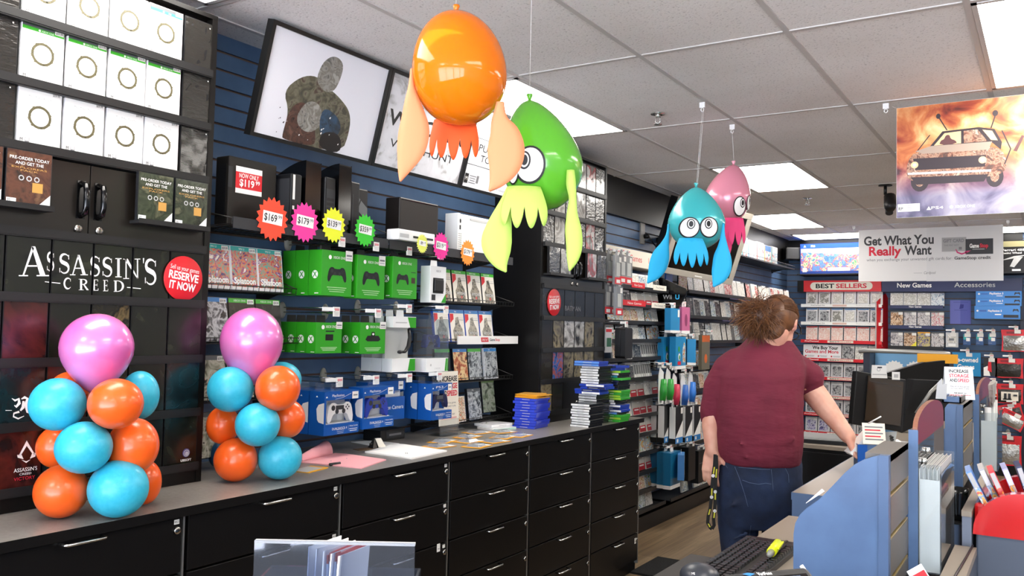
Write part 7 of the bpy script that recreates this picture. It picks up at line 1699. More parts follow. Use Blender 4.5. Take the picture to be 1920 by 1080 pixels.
def skirt(t, c, a, cx, cy0, cy1, w0, w1, d, m0, lobes=5, arc=2.2):
    """fringe of pointed paper strips curling round the underside"""
    nu, nv = lobes*10, 6; m = MB(); vs = []; fs = []
    top, bot = at(cx, cy0, d=d), at(cx, cy1, d=d); R0, R1_ = w0/2/FPX*d, w1/2/FPX*d
    cc = Vector((top.x, top.y, 0))+Vector((_f.x, _f.y, 0)).normalized()*R0*.6
    for i in range(nu+1):
        u = i/nu; th = -arc/2+arc*u; lob = abs(math.sin(PI*u*lobes)); edge = .48+.52*lob**.7*(1-.25*abs(2*u-1))
        for j in range(nv+1):
            v = j/nv*edge; r = R0+(R1_-R0)*math.sin(min(1, v*1.3)*PI/2); zz = top.z+(bot.z-top.z)*v
            p = cc+Vector((math.cos(YAW), math.sin(YAW), 0))*(r*math.sin(th)/math.sin(arc/2))-Vector((_f.x, _f.y, 0)).normalized()*(r*math.cos(th)*.6); p.z = zz
            vs.append(loc_pt(t, p))
    for i in range(nu):
        for j in range(nv): q = i*(nv+1)+j; fs.append((q, q+1, q+nv+2, q+nv+1))
    m.add(vs, fs, m0, True); o = m.build('fringe', t); q = o.modifiers.new('thick', 'SOLIDIFY'); q.thickness = .0012
def eye(t, c, a, px, py, rx, ry, d, look=(0, 0), name='paper_eye', tilt=0.0):
    """plain round paper eye lying on the skin"""
    m = MB(); f2 = Vector((_f.x, _f.y, 0)).normalized(); rt = Vector((math.cos(YAW), math.sin(YAW), 0))
    def on(qx, qy, lift):
        p = at(qx, qy, d=d); e = p-c; h = max(0.0, 1-(e.dot(rt)/(a*1.02))**2-(e.z/(a*1.28))**2)
        return loc_pt(t, c+rt*e.dot(rt)+Vector((0, 0, e.z))-f2*(a*math.sqrt(h)*1.0+lift))
    def dot(cx, cy, ax, ay, lift, m0):
        n = 28; rings = 3; vs = [on(cx, cy, lift)]; fs = []
        for k in range(1, rings+1):
            for i in range(n):
                th = 2*PI*i/n; vs.append(on(cx+ax*k/rings*math.cos(th), cy+ay*k/rings*math.sin(th), lift))
        for i in range(n): fs.append((0, 1+i, 1+(i+1) % n))
        for k in range(rings-1):
            for i in range(n): b = 1+k*n; fs.append((b+i, b+n+i, b+n+(i+1) % n, b+(i+1) % n))
        m.add(vs, [f[::-1] for f in fs], m0)
    dot(px, py, rx, ry, .003, INK); dot(px, py, rx*.86, ry*.88, .005, WHT); dot(px+look[0], py+look[1], rx*.40, ry*.48, .0065, INK); dot(px+look[0], py+look[1], rx*.30, ry*.38, .008, WHT); dot(px+look[0], py+look[1], rx*.21, ry*.28, .0095, INK)
    o = m.build(name, t)
def string(t, pts, label=None):
    m = MB(); m.tube([loc_pt(t, p) for p in pts], .0009, mat('nylon string', '#e9e9e6', .4), 5); m.build('string', t)
def clip(p, label):
    t = thing('ceiling_clip', (p.x, p.y, CEIL-.005), 0, label, 'ceiling clip')
    m = MB(); m.box(-.014, .014, -.004, .004, -.028, 0, WHTP); m.build('clip', t); m = MB(); m.tube([(.008*math.cos(2*PI*i/10), 0, -.038+.010*math.sin(2*PI*i/10)) for i in range(10)], .0018, WHTP, 6, closed=True); m.build('ring', t)
PEACH = mat('peach paper', '#e88e62', .7); ORP = mat('deep orange paper', '#ee5a1e', .65); LIMP = mat('lime paper', '#b6dc62', .7); BLP = mat('sky blue paper', '#1fa5d3', .7); PNP = mat('hot pink paper', '#d93a72', .7)
OSQ = mat('clear orange latex', '#ff8412', .10, trans=.28, coat=.5, ior=1.15); GSQ = mat('green latex', '#5ab02c', .22, coat=.5); BSQ = mat('pearl aqua latex', '#3fb3b8', .25, metal=.15, coat=.4); PSQ = mat('pearl rose latex', '#dc8ca0', .25, metal=.15, coat=.4)
# orange one, seen from behind
t, c, a, H, d, ln = hang_balloon(863, 128, 89, 108, (855, 20), 2.6, OSQ, 'large clear orange balloon with peach paper streamers, hanging nearest the camera', .0)
ribbon(t, 'streamer', [(772, 128), (771, 160), (772, 185), (775, 215), (776, 245), (770, 280), (758, 315), (750, 340)], [5, 11, 26, 44, 57, 52, 26, 2], 2.56, 2.50, PEACH)
ribbon(t, 'streamer', [(938, 190), (937, 210), (938, 228), (946, 252), (949, 280), (945, 310), (932, 338), (917, 358)], [14, 22, 36, 58, 69, 60, 32, 2], 2.50, 2.46, PEACH)
skirt(t, c, a, 852, 222, 302, 78, 96, 2.66, ORP, 5)
m = MB(); q = [at(875, 172, d=2.63), at(925, 160, d=2.63), at(925, 212, d=2.63), at(900, 202, d=2.63)]; m.add([loc_pt(t, p) for p in q], [(0, 1, 2, 3)], mat('amber paper', '#f2a41c', .6)); o = m.build('inner_paper', t); o.modifiers.new('thick', 'SOLIDIFY').thickness = .001
tp = at(855, 12, d=2.6); string(t, [tp, Vector((tp.x, tp.y, CEIL))])
# green
t, c, a, H, d, ln = hang_balloon(1018, 305, 77, 92, (993, 186), 2.86, GSQ, 'green balloon with lime paper streamers and a paper eye, behind the orange one', .50)
ribbon(t, 'streamer', [(955, 350), (948, 375), (942, 400), (936, 425), (931, 452), (934, 475), (940, 495), (949, 510)], [8, 18, 34, 48, 57, 48, 26, 2], 2.74, 2.72, LIMP)
ribbon(t, 'streamer', [(1070, 318), (1071, 345), (1074, 372), (1073, 400), (1075, 428), (1077, 460), (1074, 485), (1068, 508)], [14, 18, 14, 20, 30, 30, 22, 2], 2.74, 2.72, LIMP)
skirt(t, c, a, 984, 348, 432, 60, 92, 2.72, LIMP, 4)
eye(t, c, a, 992, 322, 28, 34, d, (-10, -8)); eye(t, c, a, 962, 328, 10, 26, d, (-3, -8))
tp = at(993, 176, d=2.86); string(t, [tp, Vector((tp.x, tp.y, CEIL))])
# turquoise
t, c, a, H, d, ln = hang_balloon(1306, 418, 53, 51, (1306, 350), 4.25, BSQ, 'turquoise balloon with two paper eyes and blue paper streamers', .55)
ribbon(t, 'streamer', [(1254, 420), (1252, 440), (1247, 458), (1240, 478), (1234, 498), (1226, 515), (1214, 531)], [3, 6, 16, 32, 34, 24, 2], 4.20, 4.16, BLP)
ribbon(t, 'streamer', [(1357, 418), (1356, 440), (1356, 460), (1355, 480), (1354, 500), (1348, 520), (1338, 538)], [3, 8, 18, 32, 36, 28, 2], 4.14, 4.10, BLP)
skirt(t, c, a, 1297, 446, 503, 44, 68, 4.08, BLP, 5)
eye(t, c, a, 1283, 432, 18, 19, d, (2, -6)); eye(t, c, a, 1318, 432, 18, 19, d, (-2, -6))
k1 = at(1317, 190, z=CEIL); tp = at(1306, 345, d=4.25); string(t, [tp, Vector((k1.x, k1.y, CEIL-.04))]); string(t, [tp+Vector((.006, 0, 0)), Vector((k1.x+.008, k1.y, CEIL-.04))]); clip(k1, 'white ceiling clip holding the string of the turquoise balloon')
# rose
t, c, a, H, d, ln = hang_balloon(1362, 372, 43, 48, (1376, 308), 4.72, PSQ, 'pearl rose balloon with hot pink fringe, behind the turquoise one', .50)
ribbon(t, 'streamer', [(1360, 425), (1362, 445), (1366, 460), (1368, 475)], [6, 14, 14, 3], 4.66, 4.64, PNP)
skirt(t, c, a, 1378, 408, 462, 34, 44, 4.50, PNP, 4)
eye(t, c, a, 1377, 392, 13, 18, d, (5, -6)); eye(t, c, a, 1398, 384, 6, 14, d, (1, -4))
k2 = at(1373, 232, z=CEIL); tp = at(1376, 302, d=4.72); string(t, [tp, Vector((k2.x, k2.y, CEIL-.04))]); clip(k2, 'white ceiling clip holding the string of the rose balloon')

# ------------------------------------------------------------------ hanging poster with a burnt car
PYY = 4.55; a = at(1681, 203, y=PYY); b = at(1682, 409, y=PYY); W, H = .92, a.z-b.z
t = thing('hanging_poster', (a.x, PYY, b.z), 0, 'large hanging poster of a burnt out car in flames, upper right', 'poster')
def fire_mat():
    m = bpy.data.materials.new('flame poster print'); m.use_nodes = True; nt = m.node_tree; bs = nt.nodes['Principled BSDF']; bs.inputs['Roughness'].default_value = .35
    tc = nt.nodes.new('ShaderNodeTexCoord'); sp_ = nt.nodes.new('ShaderNodeSeparateXYZ'); nt.links.new(tc.outputs['Object'], sp_.inputs[0])
    n = nt.nodes.new('ShaderNodeTexNoise'); n.inputs['Scale'].default_value = 6.5; n.inputs['Detail'].default_value = 5; n.inputs['Distortion'].default_value = .8; nt.links.new(tc.outputs['Object'], n.inputs['Vector'])
    r1 = nt.nodes.new('ShaderNodeValToRGB'); r2 = nt.nodes.new('ShaderNodeValToRGB')
    for r, cols in ((r1, ['#4a140d', '#93361a', '#bd6c38', '#d9a76c', '#e8d09c']), (r2, ['#2f3048', '#524c68', '#777089', '#8f8a9a', '#a29dae'])):
        while len(r.color_ramp.elements) < 5: r.color_ramp.elements.new(.5)
        for i, h in enumerate(cols): r.color_ramp.elements[i].position = .34+.10*i; r.color_ramp.elements[i].color = lin(h)
    ad = nt.nodes.new('ShaderNodeMath'); ad.operation = 'MULTIPLY_ADD'; ad.inputs[1].default_value = .10; nt.links.new(sp_.outputs['X'], ad.inputs[0]); nt.links.new(n.outputs['Fac'], ad.inputs[2])
    nt.links.new(ad.outputs[0], r1.inputs['Fac']); nt.links.new(ad.outputs[0], r2.inputs['Fac'])
    mr = nt.nodes.new('ShaderNodeMapRange'); mr.inputs['From Min'].default_value = .10; mr.inputs['From Max'].default_value = .28; nt.links.new(sp_.outputs['Z'], mr.inputs['Value'])
    mx = nt.nodes.new('ShaderNodeMix'); mx.data_type = 'RGBA'; nt.links.new(mr.outputs[0], mx.inputs['Factor']); nt.links.new(r2.outputs['Color'], mx.inputs['A']); nt.links.new(r1.outputs['Color'], mx.inputs['B']); nt.links.new(mx.outputs['Result'], bs.inputs['Base Color']); return m
m = MB(); m.box(0, W, 0, .004, 0, H, WHT); m.rect(.001, W-.001, .001, H-.001, -.0006, fire_mat())
S = H/.55; g = lambda L: [(x*S, z*S) for x, z in (soft(L, 1) if len(L) > 4 else L)]
RUST = art('rust car print', ['#4a3128', '#7a4a35', '#b08a70', '#5f3f33', '#c9a890'], 24, .4); RDK = mat('dark car print', '#2e2226', .4); RGL = mat('cab glow print', '#e2b98a', .4); SOOT = mat('soot print', '#5a3434', .4)
raw = lambda L: [(x*S, z*S) for x, z in L]
for cx, rx in ((.105, .040), (.425, .036)): m.disc(cx*S, .175*S, rx*S, .050*S, -.0009, RDK, 18); m.disc(cx*S, .175*S, rx*.5*S, .026*S, -.0010, RUST, 14)
m.flat(g([(.045, .20), (.05, .28), (.085, .325), (.40, .32), (.455, .30), (.475, .24), (.465, .19), (.40, .175), (.08, .175)]), -.0011, RUST)
m.flat(raw([(.085, .325), (.155, .345), (.415, .342), (.40, .305), (.12, .31)]), -.0013, mat('pale bonnet print', '#9f8c7c', .4))
m.flat(raw([(.075, .29), (.39, .28), (.385, .225), (.085, .232)]), -.0013, RDK); m.flat(raw([(.05, .222), (.41, .210), (.41, .200), (.052, .211)]), -.0014, LINK); m.flat(raw([(.065, .198), (.40, .188), (.38, .155), (.09, .16)]), -.0013, RDK)
for cx in (.082, .375): m.disc(cx*S, .258*S, .017*S, .017*S, -.0015, RGL, 14); m.disc(cx*S, .258*S, .009*S, .009*S, -.0016, LINK, 10)
m.flat(raw([(.150, .343), (.205, .412), (.36, .416), (.425, .400), (.455, .335), (.45, .30), (.41, .342)]), -.0012, RDK)
m.flat(raw([(.168, .346), (.214, .402), (.285, .405), (.285, .346)]), -.0014, RGL); m.flat(raw([(.296, .346), (.296, .405), (.355, .406), (.395, .346)]), -.0014, RUST); m.flat(raw([(.41, .35), (.375, .402), (.415, .393), (.438, .345)]), -.0014, RGL)
m.flat(g([(.19, .346), (.198, .368), (.212, .372), (.220, .392), (.236, .392), (.240, .372), (.262, .362), (.268, .346)]), -.0016, SOOT)
for x0, z0, x1, z1 in ((.225, .415, .188, .485), (.41, .405, .43, .47), (.455, .39, .49, .30), (.49, .30, .465, .23), (.09, .32, .15, .40)): m.flat(raw([(x0-.003, z0), (x0+.003, z0), (x1+.003, z1), (x1-.003, z1)]), -.0012, RDK)
m.disc(.187*S, .488*S, .010*S, .013*S, -.0013, RDK, 12); m.disc(.428*S, .475*S, .012*S, .015*S, -.0013, RDK, 12)
m.flat(g([(.50, .29), (.535, .36), (.545, .355), (.515, .285)]), -.0012, SOOT)
m.flat(g([(.545, .42), (.575, .44), (.60, .41), (.64, .36), (.70, .38), (.69, .33), (.64, .32), (.60, .30), (.59, .34), (.60, .38), (.57, .405), (.545, .40)]), -.0013, SOOT)
m.rect(.006*S, .105*S, .030*S, .068*S, -.0012, WHT); m.text('RP', .020*S, .037*S, .016*S, INK, y=-.0016, w=.020*S, bold=.02); small_lines(m, .04*S, .10*S, .058*S, 4, .008*S, GINK, -.0016, .002)
m.text('PS4', .182*S, .036*S, .013*S, WHT, y=-.0012, w=.052*S); m.flat(g([(.135, .033), (.145, .050), (.155, .033)]), -.0012, WHT); m.text('XBOX ONE', .300*S, .036*S, .013*S, WHT, y=-.0012, w=.085*S); m.disc(.243*S, .042*S, .008*S, .008*S, -.0012, WHT, 12)
m.build('printed_sheet', t)
for q, l in (((1661, 192), 'white ceiling clip at the top left of the burnt car poster'),): clip(at(*q, z=CEIL), l)
m = MB(); m.tube([(.0, .002, H), (-.015, -.03, CEIL-b.z-.03)], .001, WHT, 4); m.tube([(W*.9, .002, H), (W*.92, 0, CEIL-b.z)], .001, WHT, 4); m.build('string', t)

# ------------------------------------------------------------------ white hanging trade sign
SY = 9.55; a, b, c2, d2 = (at(1610, 432, y=SY), at(1605, 528, y=SY), at(1881, 426, y=SY), at(1880, 528, y=SY))
W, H = c2.x-a.x, a.z-b.z
t = thing('hanging_sign', (a.x, SY, b.z), 0, 'wide white hanging sign about gift cards, above the navy header', 'sign')
m = MB(); SG = mat('satin white board', '#dcdad8', .28); m.box(0, W*.49, 0, .004, 0, H, SG); m.box(W*.49, W, .001, .005, -.004, H, mat('satin white board fold', '#d6d5d4', .28))
m.text('Get What You', W*.29, H*.70, H*.17, mat('dark grey print', '#3a393b', .5), y=-.001, w=W*.50, bold=.03); m.text('Really', W*.195, H*.50, H*.17, RINK, y=-.001, w=W*.235, bold=.03); m.text('Want', W*.43, H*.50, H*.17, mat('dark grey print', '#3a393b'), y=-.001, w=W*.19, bold=.03)
m.text('when you exchange your unwanted gift cards for', W*.36, H*.39, H*.055, GINK, y=-.001, w=W*.60); m.text('GameStop credit', W*.80, H*.39, H*.055, mat('dark grey print', '#3a393b'), y=-.001, w=W*.24, bold=.02); m.text('Cardpool', W*.51, H*.13, H*.05, GINK, y=-.001, w=W*.08, shear=.2); m.rect(W*.40, W*.46, H*.145, H*.155, -.001, LINK)
m.rect(W*.595, W*.76, H*.54, H*.80, -.001, mat('silver card print', '#a3a2a1', .4)); m.text('GIFT CARD', W*.675, H*.71, H*.06, GINK, y=-.0016, w=W*.14, bold=.02); m.text('THIS MAY NOT', W*.66, H*.64, H*.03, GINK, y=-.0016, w=W*.10); m.rect(W*.71, W*.73, H*.57, H*.62, -.0016, GINK)
m.rect(W*.755, W*.935, H*.48, H*.76, -.0018, mat('black card print', '#1c191a', .4)); m.text('Game', W*.812, H*.60, H*.07, WHT, y=-.0024, w=W*.062, bold=.04); m.text('Stop', W*.876, H*.60, H*.07, RINK, y=-.0024, w=W*.055, bold=.04); m.rect(W*.80, W*.88, H*.565, H*.575, -.0024, LINK)
for q in stroke([(W*.69, H*.58), (W*.70, H*.52), (W*.73, H*.49), (W*.765, H*.52)], [.006, .014, .016, .012]): m.flat(q, -.0022, mat('magenta arrow print', '#c8266a', .4))
m.flat([(W*.755, H*.49), (W*.79, H*.55), (W*.75, H*.54)], -.0022, mat('magenta arrow print', '#c8266a'))
m.build('board', t)
m = MB(); m.tube([(.02, .002, H), (.0, .02, CEIL-b.z-.03)], .0012, WHT, 4); m.tube([(W-.02, .002, H), (W+.02, .05, CEIL-b.z-.03)], .0012, WHT, 4); m.build('string', t)
clip(at(1890, 412, z=CEIL), 'white ceiling clip above the right end of the white hanging sign'); clip(at(1601, 423, z=CEIL), 'white ceiling clip above the left end of the white hanging sign')
# sprinklers and camera
for (px, py, l) in ((1234, 213, 'chrome fire sprinkler on the ceiling right of the green balloon'), (1514, 371, 'chrome fire sprinkler on the ceiling beyond the rose balloon')):
    p = at(px, py, z=CEIL); t = thing('fire_sprinkler', p, 0, l, 'sprinkler')
    m = MB(); m.lathe([(.040, -.004), (.040, 0)], CHROME, 20); m.lathe([(.012, -.02), (.014, -.004)], CHROME, 12); m.build('rose', t)
    m = MB(); m.tube([(-.012, 0, -.018), (-.013, 0, -.045), (0, 0, -.055), (.013, 0, -.045), (.012, 0, -.018)], .003, CHROME, 6); m.lathe([(.022, -.060), (.022, -.057), (.003, -.055)], CHROME, 14); m.build('head', t)
p = at(1660, 347, z=CEIL); t = thing('security_camera', p, .2, 'small black security camera hanging from the ceiling left of the burnt car poster', 'camera')
m = MB(); m.lathe([(.05, -.008), (.05, 0)], BLKP, 16); m.tube([(0, 0, -.005), (0, 0, -.075)], .012, BLKP, 8); m.build('mount', t)
m = MB(); m.lathe([(.012, 0), (.042, .02), (.045, .12), (.03, .15)], BLKP, 14, T=Matrix.Translation((.03, -.02, -.075)) @ Matrix.Rotation(math.radians(150), 4, 'X')); m.build('body', t)
m = MB(); m.lathe([(.028, 0), (.028, .03), (.02, .03)], CHAR, 14, T=Matrix.Translation((.03, .05, -.19)) @ Matrix.Rotation(math.radians(150), 4, 'X')); m.build('lens', t)
# ================================================================== the person behind the desk, seen from behind
from mathutils.bvhtree import BVHTree
PD = 3.95
SKIN = mat('skin', '#d3a08a', .5, sss=.12, var=('#c98f7a', 14, .4, .65)); SHIRT = mat('wine red jersey', '#6c1d31', .85, bump=((9, 9, 26), .35, .02), var=('#60192b', 6, .35, .65)); JEAN = mat('dark blue denim', '#131d33', .85, bump=(60, .15, .006), var=('#1a2946', 9, .38, .64)); HAIR = mat('brown hair', '#4b2e1e', .42, var=('#6d4527', (40, 40, 12), .35, .65)); HAIRL = mat('light brown frizz', '#7a4f2c', .5)
RT = Vector((math.cos(YAW), math.sin(YAW), 0)); FW = Vector((-math.sin(YAW), math.cos(YAW), 0)); UP = Vector((0, 0, 1))
FOOT = at(1425, 900, d=PD); FOOT.z = 0
def L(p): return Vector(p)-FOOT
def cap(m, p0, r0, p1, r1, n=14):
    p0, p1 = L(p0), L(p1); d = (p1-p0); ln = d.length; q = d.to_track_quat('Z', 'X').to_matrix().to_4x4(); T = Matrix.Translation(p0) @ q
    k = 5; prof = [(r0*math.sin(PI/2*i/k), -r0*math.cos(PI/2*i/k)) for i in range(k+1)]+[(r1*math.cos(PI/2*i/k), ln+r1*math.sin(PI/2*i/k)) for i in range(k+1)]
    prof[0] = (.00002, -r0); prof[-1] = (.00002, ln+r1)
    m.lathe(prof, SKIN, n, T=T)
def chain(m, pts, rs, n=14):
    for i in range(len(pts)-1): cap(m, pts[i], rs[i], pts[i+1], rs[i+1], n)
def loft(m, rings, n=32):
    """closed surface through (centre, half width, half depth) rings"""
    vs = []; fs = []
    for c, a, b in rings:
        c = L(c)
        for j in range(n): t = 2*PI*j/n; s, k = math.sin(t), math.cos(t); vs.append(c+RT*(a*abs(k)**.85*(1 if k > 0 else -1))+FW*(b*abs(s)**.9*(1 if s > 0 else -1)))
    for i in range(len(rings)-1):
        for j in range(n): fs.append((i*n+j, i*n+(j+1) % n, (i+1)*n+(j+1) % n, (i+1)*n+j))
    fs += [tuple(range(n-1, -1, -1)), tuple(range((len(rings)-1)*n, len(rings)*n))]
    m.add(vs, fs, SKIN, True)
def ellipsoid(m, c, r, X=RT, Y=FW, Z=UP, nu=20, nv=12):
    c = L(c); T = Matrix(((X.x, Y.x, Z.x, c.x), (X.y, Y.y, Z.y, c.y), (X.z, Y.z, Z.z, c.z), (0, 0, 0, 1))); m.sphere((0, 0, 0), r, SKIN, nu, nv, T=T)
def baked(m, voxel, smooth, m0, name, disp=None):
    me = m.mesh(name); ob = bpy.data.objects.new(name, me); col.objects.link(ob)
    r = ob.modifiers.new('remesh', 'REMESH'); r.mode = 'VOXEL'; r.voxel_size = voxel; r.use_smooth_shade = True
    s = ob.modifiers.new('smooth', 'SMOOTH'); s.iterations = smooth; s.factor = .5
    if disp:
        tx = bpy.data.textures.new(name+' folds', 'CLOUDS'); tx.noise_scale = disp[1]; d = ob.modifiers.new('folds', 'DISPLACE'); d.texture = tx; d.strength = disp[0]; d.mid_level = .5; d.texture_coords = 'LOCAL'
    dg = bpy.context.evaluated_depsgraph_get(); out = bpy.data.meshes.new_from_object(ob.evaluated_get(dg)); bpy.data.objects.remove(ob); bpy.data.meshes.remove(me)
    out.materials.clear(); out.materials.append(m0); out.name = name
    for p in out.polygons: p.use_smooth = True; p.material_index = 0
    return out
def part(name, me, parent): o = bpy.data.objects.new(name, me); col.objects.link(o); o.parent = parent; return o

hd = at(1460, 604, d=PD-.02); look = (RT*.56+FW*.74-UP*.42).normalized(); hup = (UP-look*UP.dot(look)).normalized(); hsd = look.cross(hup)
neck0 = at(1438, 655, d=PD+.01)
shL, elL, wrL = at(1370, 700, d=PD), at(1337, 768, d=PD+.02), at(1335, 846, d=PD-.03)
shR, elR, wrR = at(1488, 704, d=PD+.02), at(1519, 727, d=PD+.05), at(1590, 818, d=3.86)
hipL, hipR = at(1378, 900, d=PD), at(1456, 900, d=PD+.02)
knL, knR = at(1386, 1060, d=PD), at(1462, 1060, d=PD+.08)
anL, anR = Vector((knL.x, knL.y, .09)), Vector((knR.x+.02, knR.y+.02, .09))
b = MB()
ellipsoid(b, hd+hup*.012, (.078, .098, .100), hsd, look, hup)                       # skull
ellipsoid(b, hd+look*.035-hup*.045, (.060, .066, .075), hsd, look, hup)              # face and jaw
cap(b, hd+look*.085-hup*.078, .022, hd+look*.06-hup*.085, .030)                      # chin
cap(b, hd+look*.096-hup*.005, .010, hd+look*.118-hup*.034, .013)                     # nose
cap(b, hd+look*.092-hup*.058+hsd*.018, .008, hd+look*.092-hup*.058-hsd*.018, .008)   # lips
cap(b, hd+look*.085+hup*.014+hsd*.04, .012, hd+look*.085+hup*.014-hsd*.04, .012)     # brow
for s in (-1, 1):
    e = hd+hsd*(.079*s)-hup*.012; cap(b, e+hup*.022-look*.004, .009, e-hup*.022+look*.004, .008); cap(b, e+hup*.015+hsd*.006*s-look*.014, .007, e-hup*.01-look*.012+hsd*.006*s, .006)
chain(b, [neck0-UP*.03, hd-hup*.06-look*.02], [.064, .060])
loft(b, [(at(1420, 925, d=PD), .14, .11), (at(1420, 860, d=PD), .17, .14), (at(1420, 780, d=PD), .17, .14), (at(1424, 710, d=PD), .155, .11), (at(1436, 668, d=PD), .09, .07), (at(1438, 645, d=PD), .05, .05)])
chain(b, [shL, elL, wrL], [.045, .044, .030]); chain(b, [at(1337, 768, d=PD+.02), at(1334, 800, d=PD), wrL], [.047, .045, .030])
chain(b, [shR, elR], [.048, .056]); chain(b, [elR, elR.lerp(wrR, .35), elR.lerp(wrR, .7), wrR], [.058, .053, .042, .034])
chain(b, [hipL, knL, anL], [.085, .060, .042]); chain(b, [hipR, knR, anR], [.085, .060, .042])
# left hand, hanging relaxed, palm to the thigh
def hand(b, wr, fwd, side, nrm, spread, curl, thumb):
    """palm block, four unequal bent fingers, thumb from the side of the palm near its base"""
    kn = wr+fwd*.088
    for i in range(4):
        o = (i-1.5)*.0195; cap(b, wr+fwd*.012+side*(o*.75), .016, kn+side*o*1.05, .0125, 10)
    cap(b, wr+fwd*.02-side*.022, .018, wr+fwd*.06-side*.026, .014, 10)
    for i, (ln, bend) in enumerate(zip((.070, .080, .075, .060), curl)):
        o = (i-1.5)*.0195; p = kn+side*o*1.05; d = (fwd+side*(i-1.5)*spread).normalized(); ang = 0.0
        for seg, f in ((.46, .55), (.30, .9), (.24, .8)):
            ang += bend*f; v = d*math.cos(ang)+nrm*math.sin(ang); q = p+v*ln*seg; cap(b, p, .0092-.0008*(seg < .4), q, .0084-.001*(seg < .3), 10); p = q
    p = wr+fwd*.026-side*.030
    for v, ln, r in thumb: q = p+(fwd*v[0]+side*v[1]+nrm*v[2]).normalized()*ln; cap(b, p, r, q, r*.92, 10); p = q
fl = (at(1331, 893, d=PD-.05)-wrL).normalized(); sl = (RT*.75-FW*.55); sl = (sl-fl*sl.dot(fl)).normalized(); nl = fl.cross(sl).normalized()
if nl.dot(RT) < 0: nl = -nl
hand(b, wrL, fl, -sl, nl, .05, (.30, .36, .40, .45), (((.55, -.75, .35), .040, .0125), ((.85, -.25, .45), .030, .0105), ((.9, .1, .5), .022, .0095)))
fr = (at(1606, 852, d=3.83)-wrR).normalized(); sr = (FW*.8+RT*.4+UP*.2); sr = (sr-fr*sr.dot(fr)).normalized(); nr = fr.cross(sr).normalized()
if nr.dot(RT) < 0: nr = -nr
hand(b, wrR, fr, -sr, nr, .06, (.45, .55, .60, .65), (((.6, -.6, .6), .038, .0125), ((.8, -.1, .7), .030, .0105), ((.8, .1, .7), .022, .0095)))
me = baked(b, .0058, 3, SKIN, 'person')
person = bpy.data.objects.new('person', me); col.objects.link(person); person.location = FOOT
tag(person, 'person from behind in wine red top and jeans, frizzy ponytail, reaching over the desk', 'person')

# shirt
b = MB(); S = lambda x0, x1, y, dp, d=PD: (at((x0+x1)/2, y, d=d), (x1-x0)/2/FPX*d, dp)
loft(b, [S(1348, 1496, 868, .165), S(1342, 1500, 850, .180), S(1338, 1502, 820, .186), S(1338, 1501, 780, .186), S(1340, 1502, 740, .178), S(1342, 1507, 705, .165), S(1354, 1508, 684, .145), S(1374, 1500, 662, .115), S(1392, 1490, 646, .090), S(1406, 1480, 632, .074), S(1412, 1474, 618, .068), S(1415, 1473, 606, .066), S(1419, 1470, 598, .062)])
chain(b, [at(1384, 680, d=PD), at(1364, 694, d=PD), at(1346, 724, d=PD+.01), at(1335, 772, d=PD+.02), at(1334, 782, d=PD+.02)], [.070, .070, .064, .054, .050])
chain(b, [at(1470, 680, d=PD), at(1492, 692, d=PD+.02), at(1514, 706, d=PD+.04), elR-(wrR-elR).normalized()*.010], [.074, .076, .074, .068])
ax = (wrR-elR).normalized(); e1 = ax.orthogonal().normalized(); e2 = ax.cross(e1)
for k in range(4):
    c = elR-ax*(.045-.014*k); rr = .070-.0015*k; pts = [c+e1*rr*math.cos(2*PI*i/16+.2*k)+e2*rr*math.sin(2*PI*i/16+.2*k)+ax*.008*math.sin(4*PI*i/16+k) for i in range(17)]
    for i in range(16): cap(b, pts[i], .009, pts[i+1], .009, 8)
for (x0, y0, x1, y1, r) in ((1342, 838, 1400, 858, .006), (1362, 826, 1392, 834, .007), (1460, 835, 1492, 822, .007)):
    cap(b, at(x0, y0, d=PD-.168), r, at(x1, y1, d=PD-.172), r*.6, 8)
me = baked(b, .0085, 5, SHIRT, 'shirt', (.012, .10)); shirt = part('shirt', me, person)
# jeans
b = MB()
loft(b, [S(1350, 1492, 985, .12), S(1345, 1500, 945, .155), S(1343, 1502, 905, .168), S(1345, 1500, 870, .165), S(1346, 1496, 842, .150)])
chain(b, [at(1383, 930, d=PD), at(1385, 985, d=PD), knL, Vector((knL.x, knL.y, .25)), Vector((knL.x, knL.y, .07))], [.100, .092, .078, .068, .070]); chain(b, [at(1460, 930, d=PD+.02), at(1466, 985, d=PD+.05), knR, Vector((knR.x+.01, knR.y, .25)), Vector((knR.x+.02, knR.y+.01, .07))], [.102, .094, .080, .070, .072])
for (x0, y0, x1, y1) in ((1395, 935, 1360, 955), (1430, 935, 1475, 950), (1400, 1000, 1365, 1015)): cap(b, at(x0, y0, d=PD-.135), .010, at(x1, y1, d=PD-.12), .006, 8)
me = baked(b, .010, 5, JEAN, 'jeans', (.014, .09)); jeans = part('jeans', me, person)
bv = BVHTree.FromPolygons([v.co.copy() for v in me.vertices], [tuple(p.vertices) for p in me.polygons])
THR = mat('pale jean thread', '#55657f', .7); st = MB()
for line in ([(1385, 876), (1405, 878), (1428, 880), (1447, 880)], [(1392, 900), (1405, 905), (1422, 908), (1436, 906), (1448, 908)], [(1446, 880), (1448, 900), (1450, 925)], [(1472, 878), (1478, 890), (1479, 908)], [(1352, 850), (1356, 865), (1366, 880)], [(1378, 875), (1386, 895), (1396, 925), (1404, 955)], [(1408, 985), (1405, 1005), (1403, 1025)]):
    pts = []
    for i in range(len(line)-1):
        for k in range(6):
            x = line[i][0]+(line[i+1][0]-line[i][0])*k/6; y = line[i][1]+(line[i+1][1]-line[i][1])*k/6; dr = (at(x, y, d=1)-CAM).normalized(); h = bv.ray_cast(L(CAM), dr)
            if h[0] is not None: pts.append(h[0]+h[1]*.0015)
    if len(pts) > 1: st.tube(pts, .0009, THR, 5)
st.build('stitching', jeans)
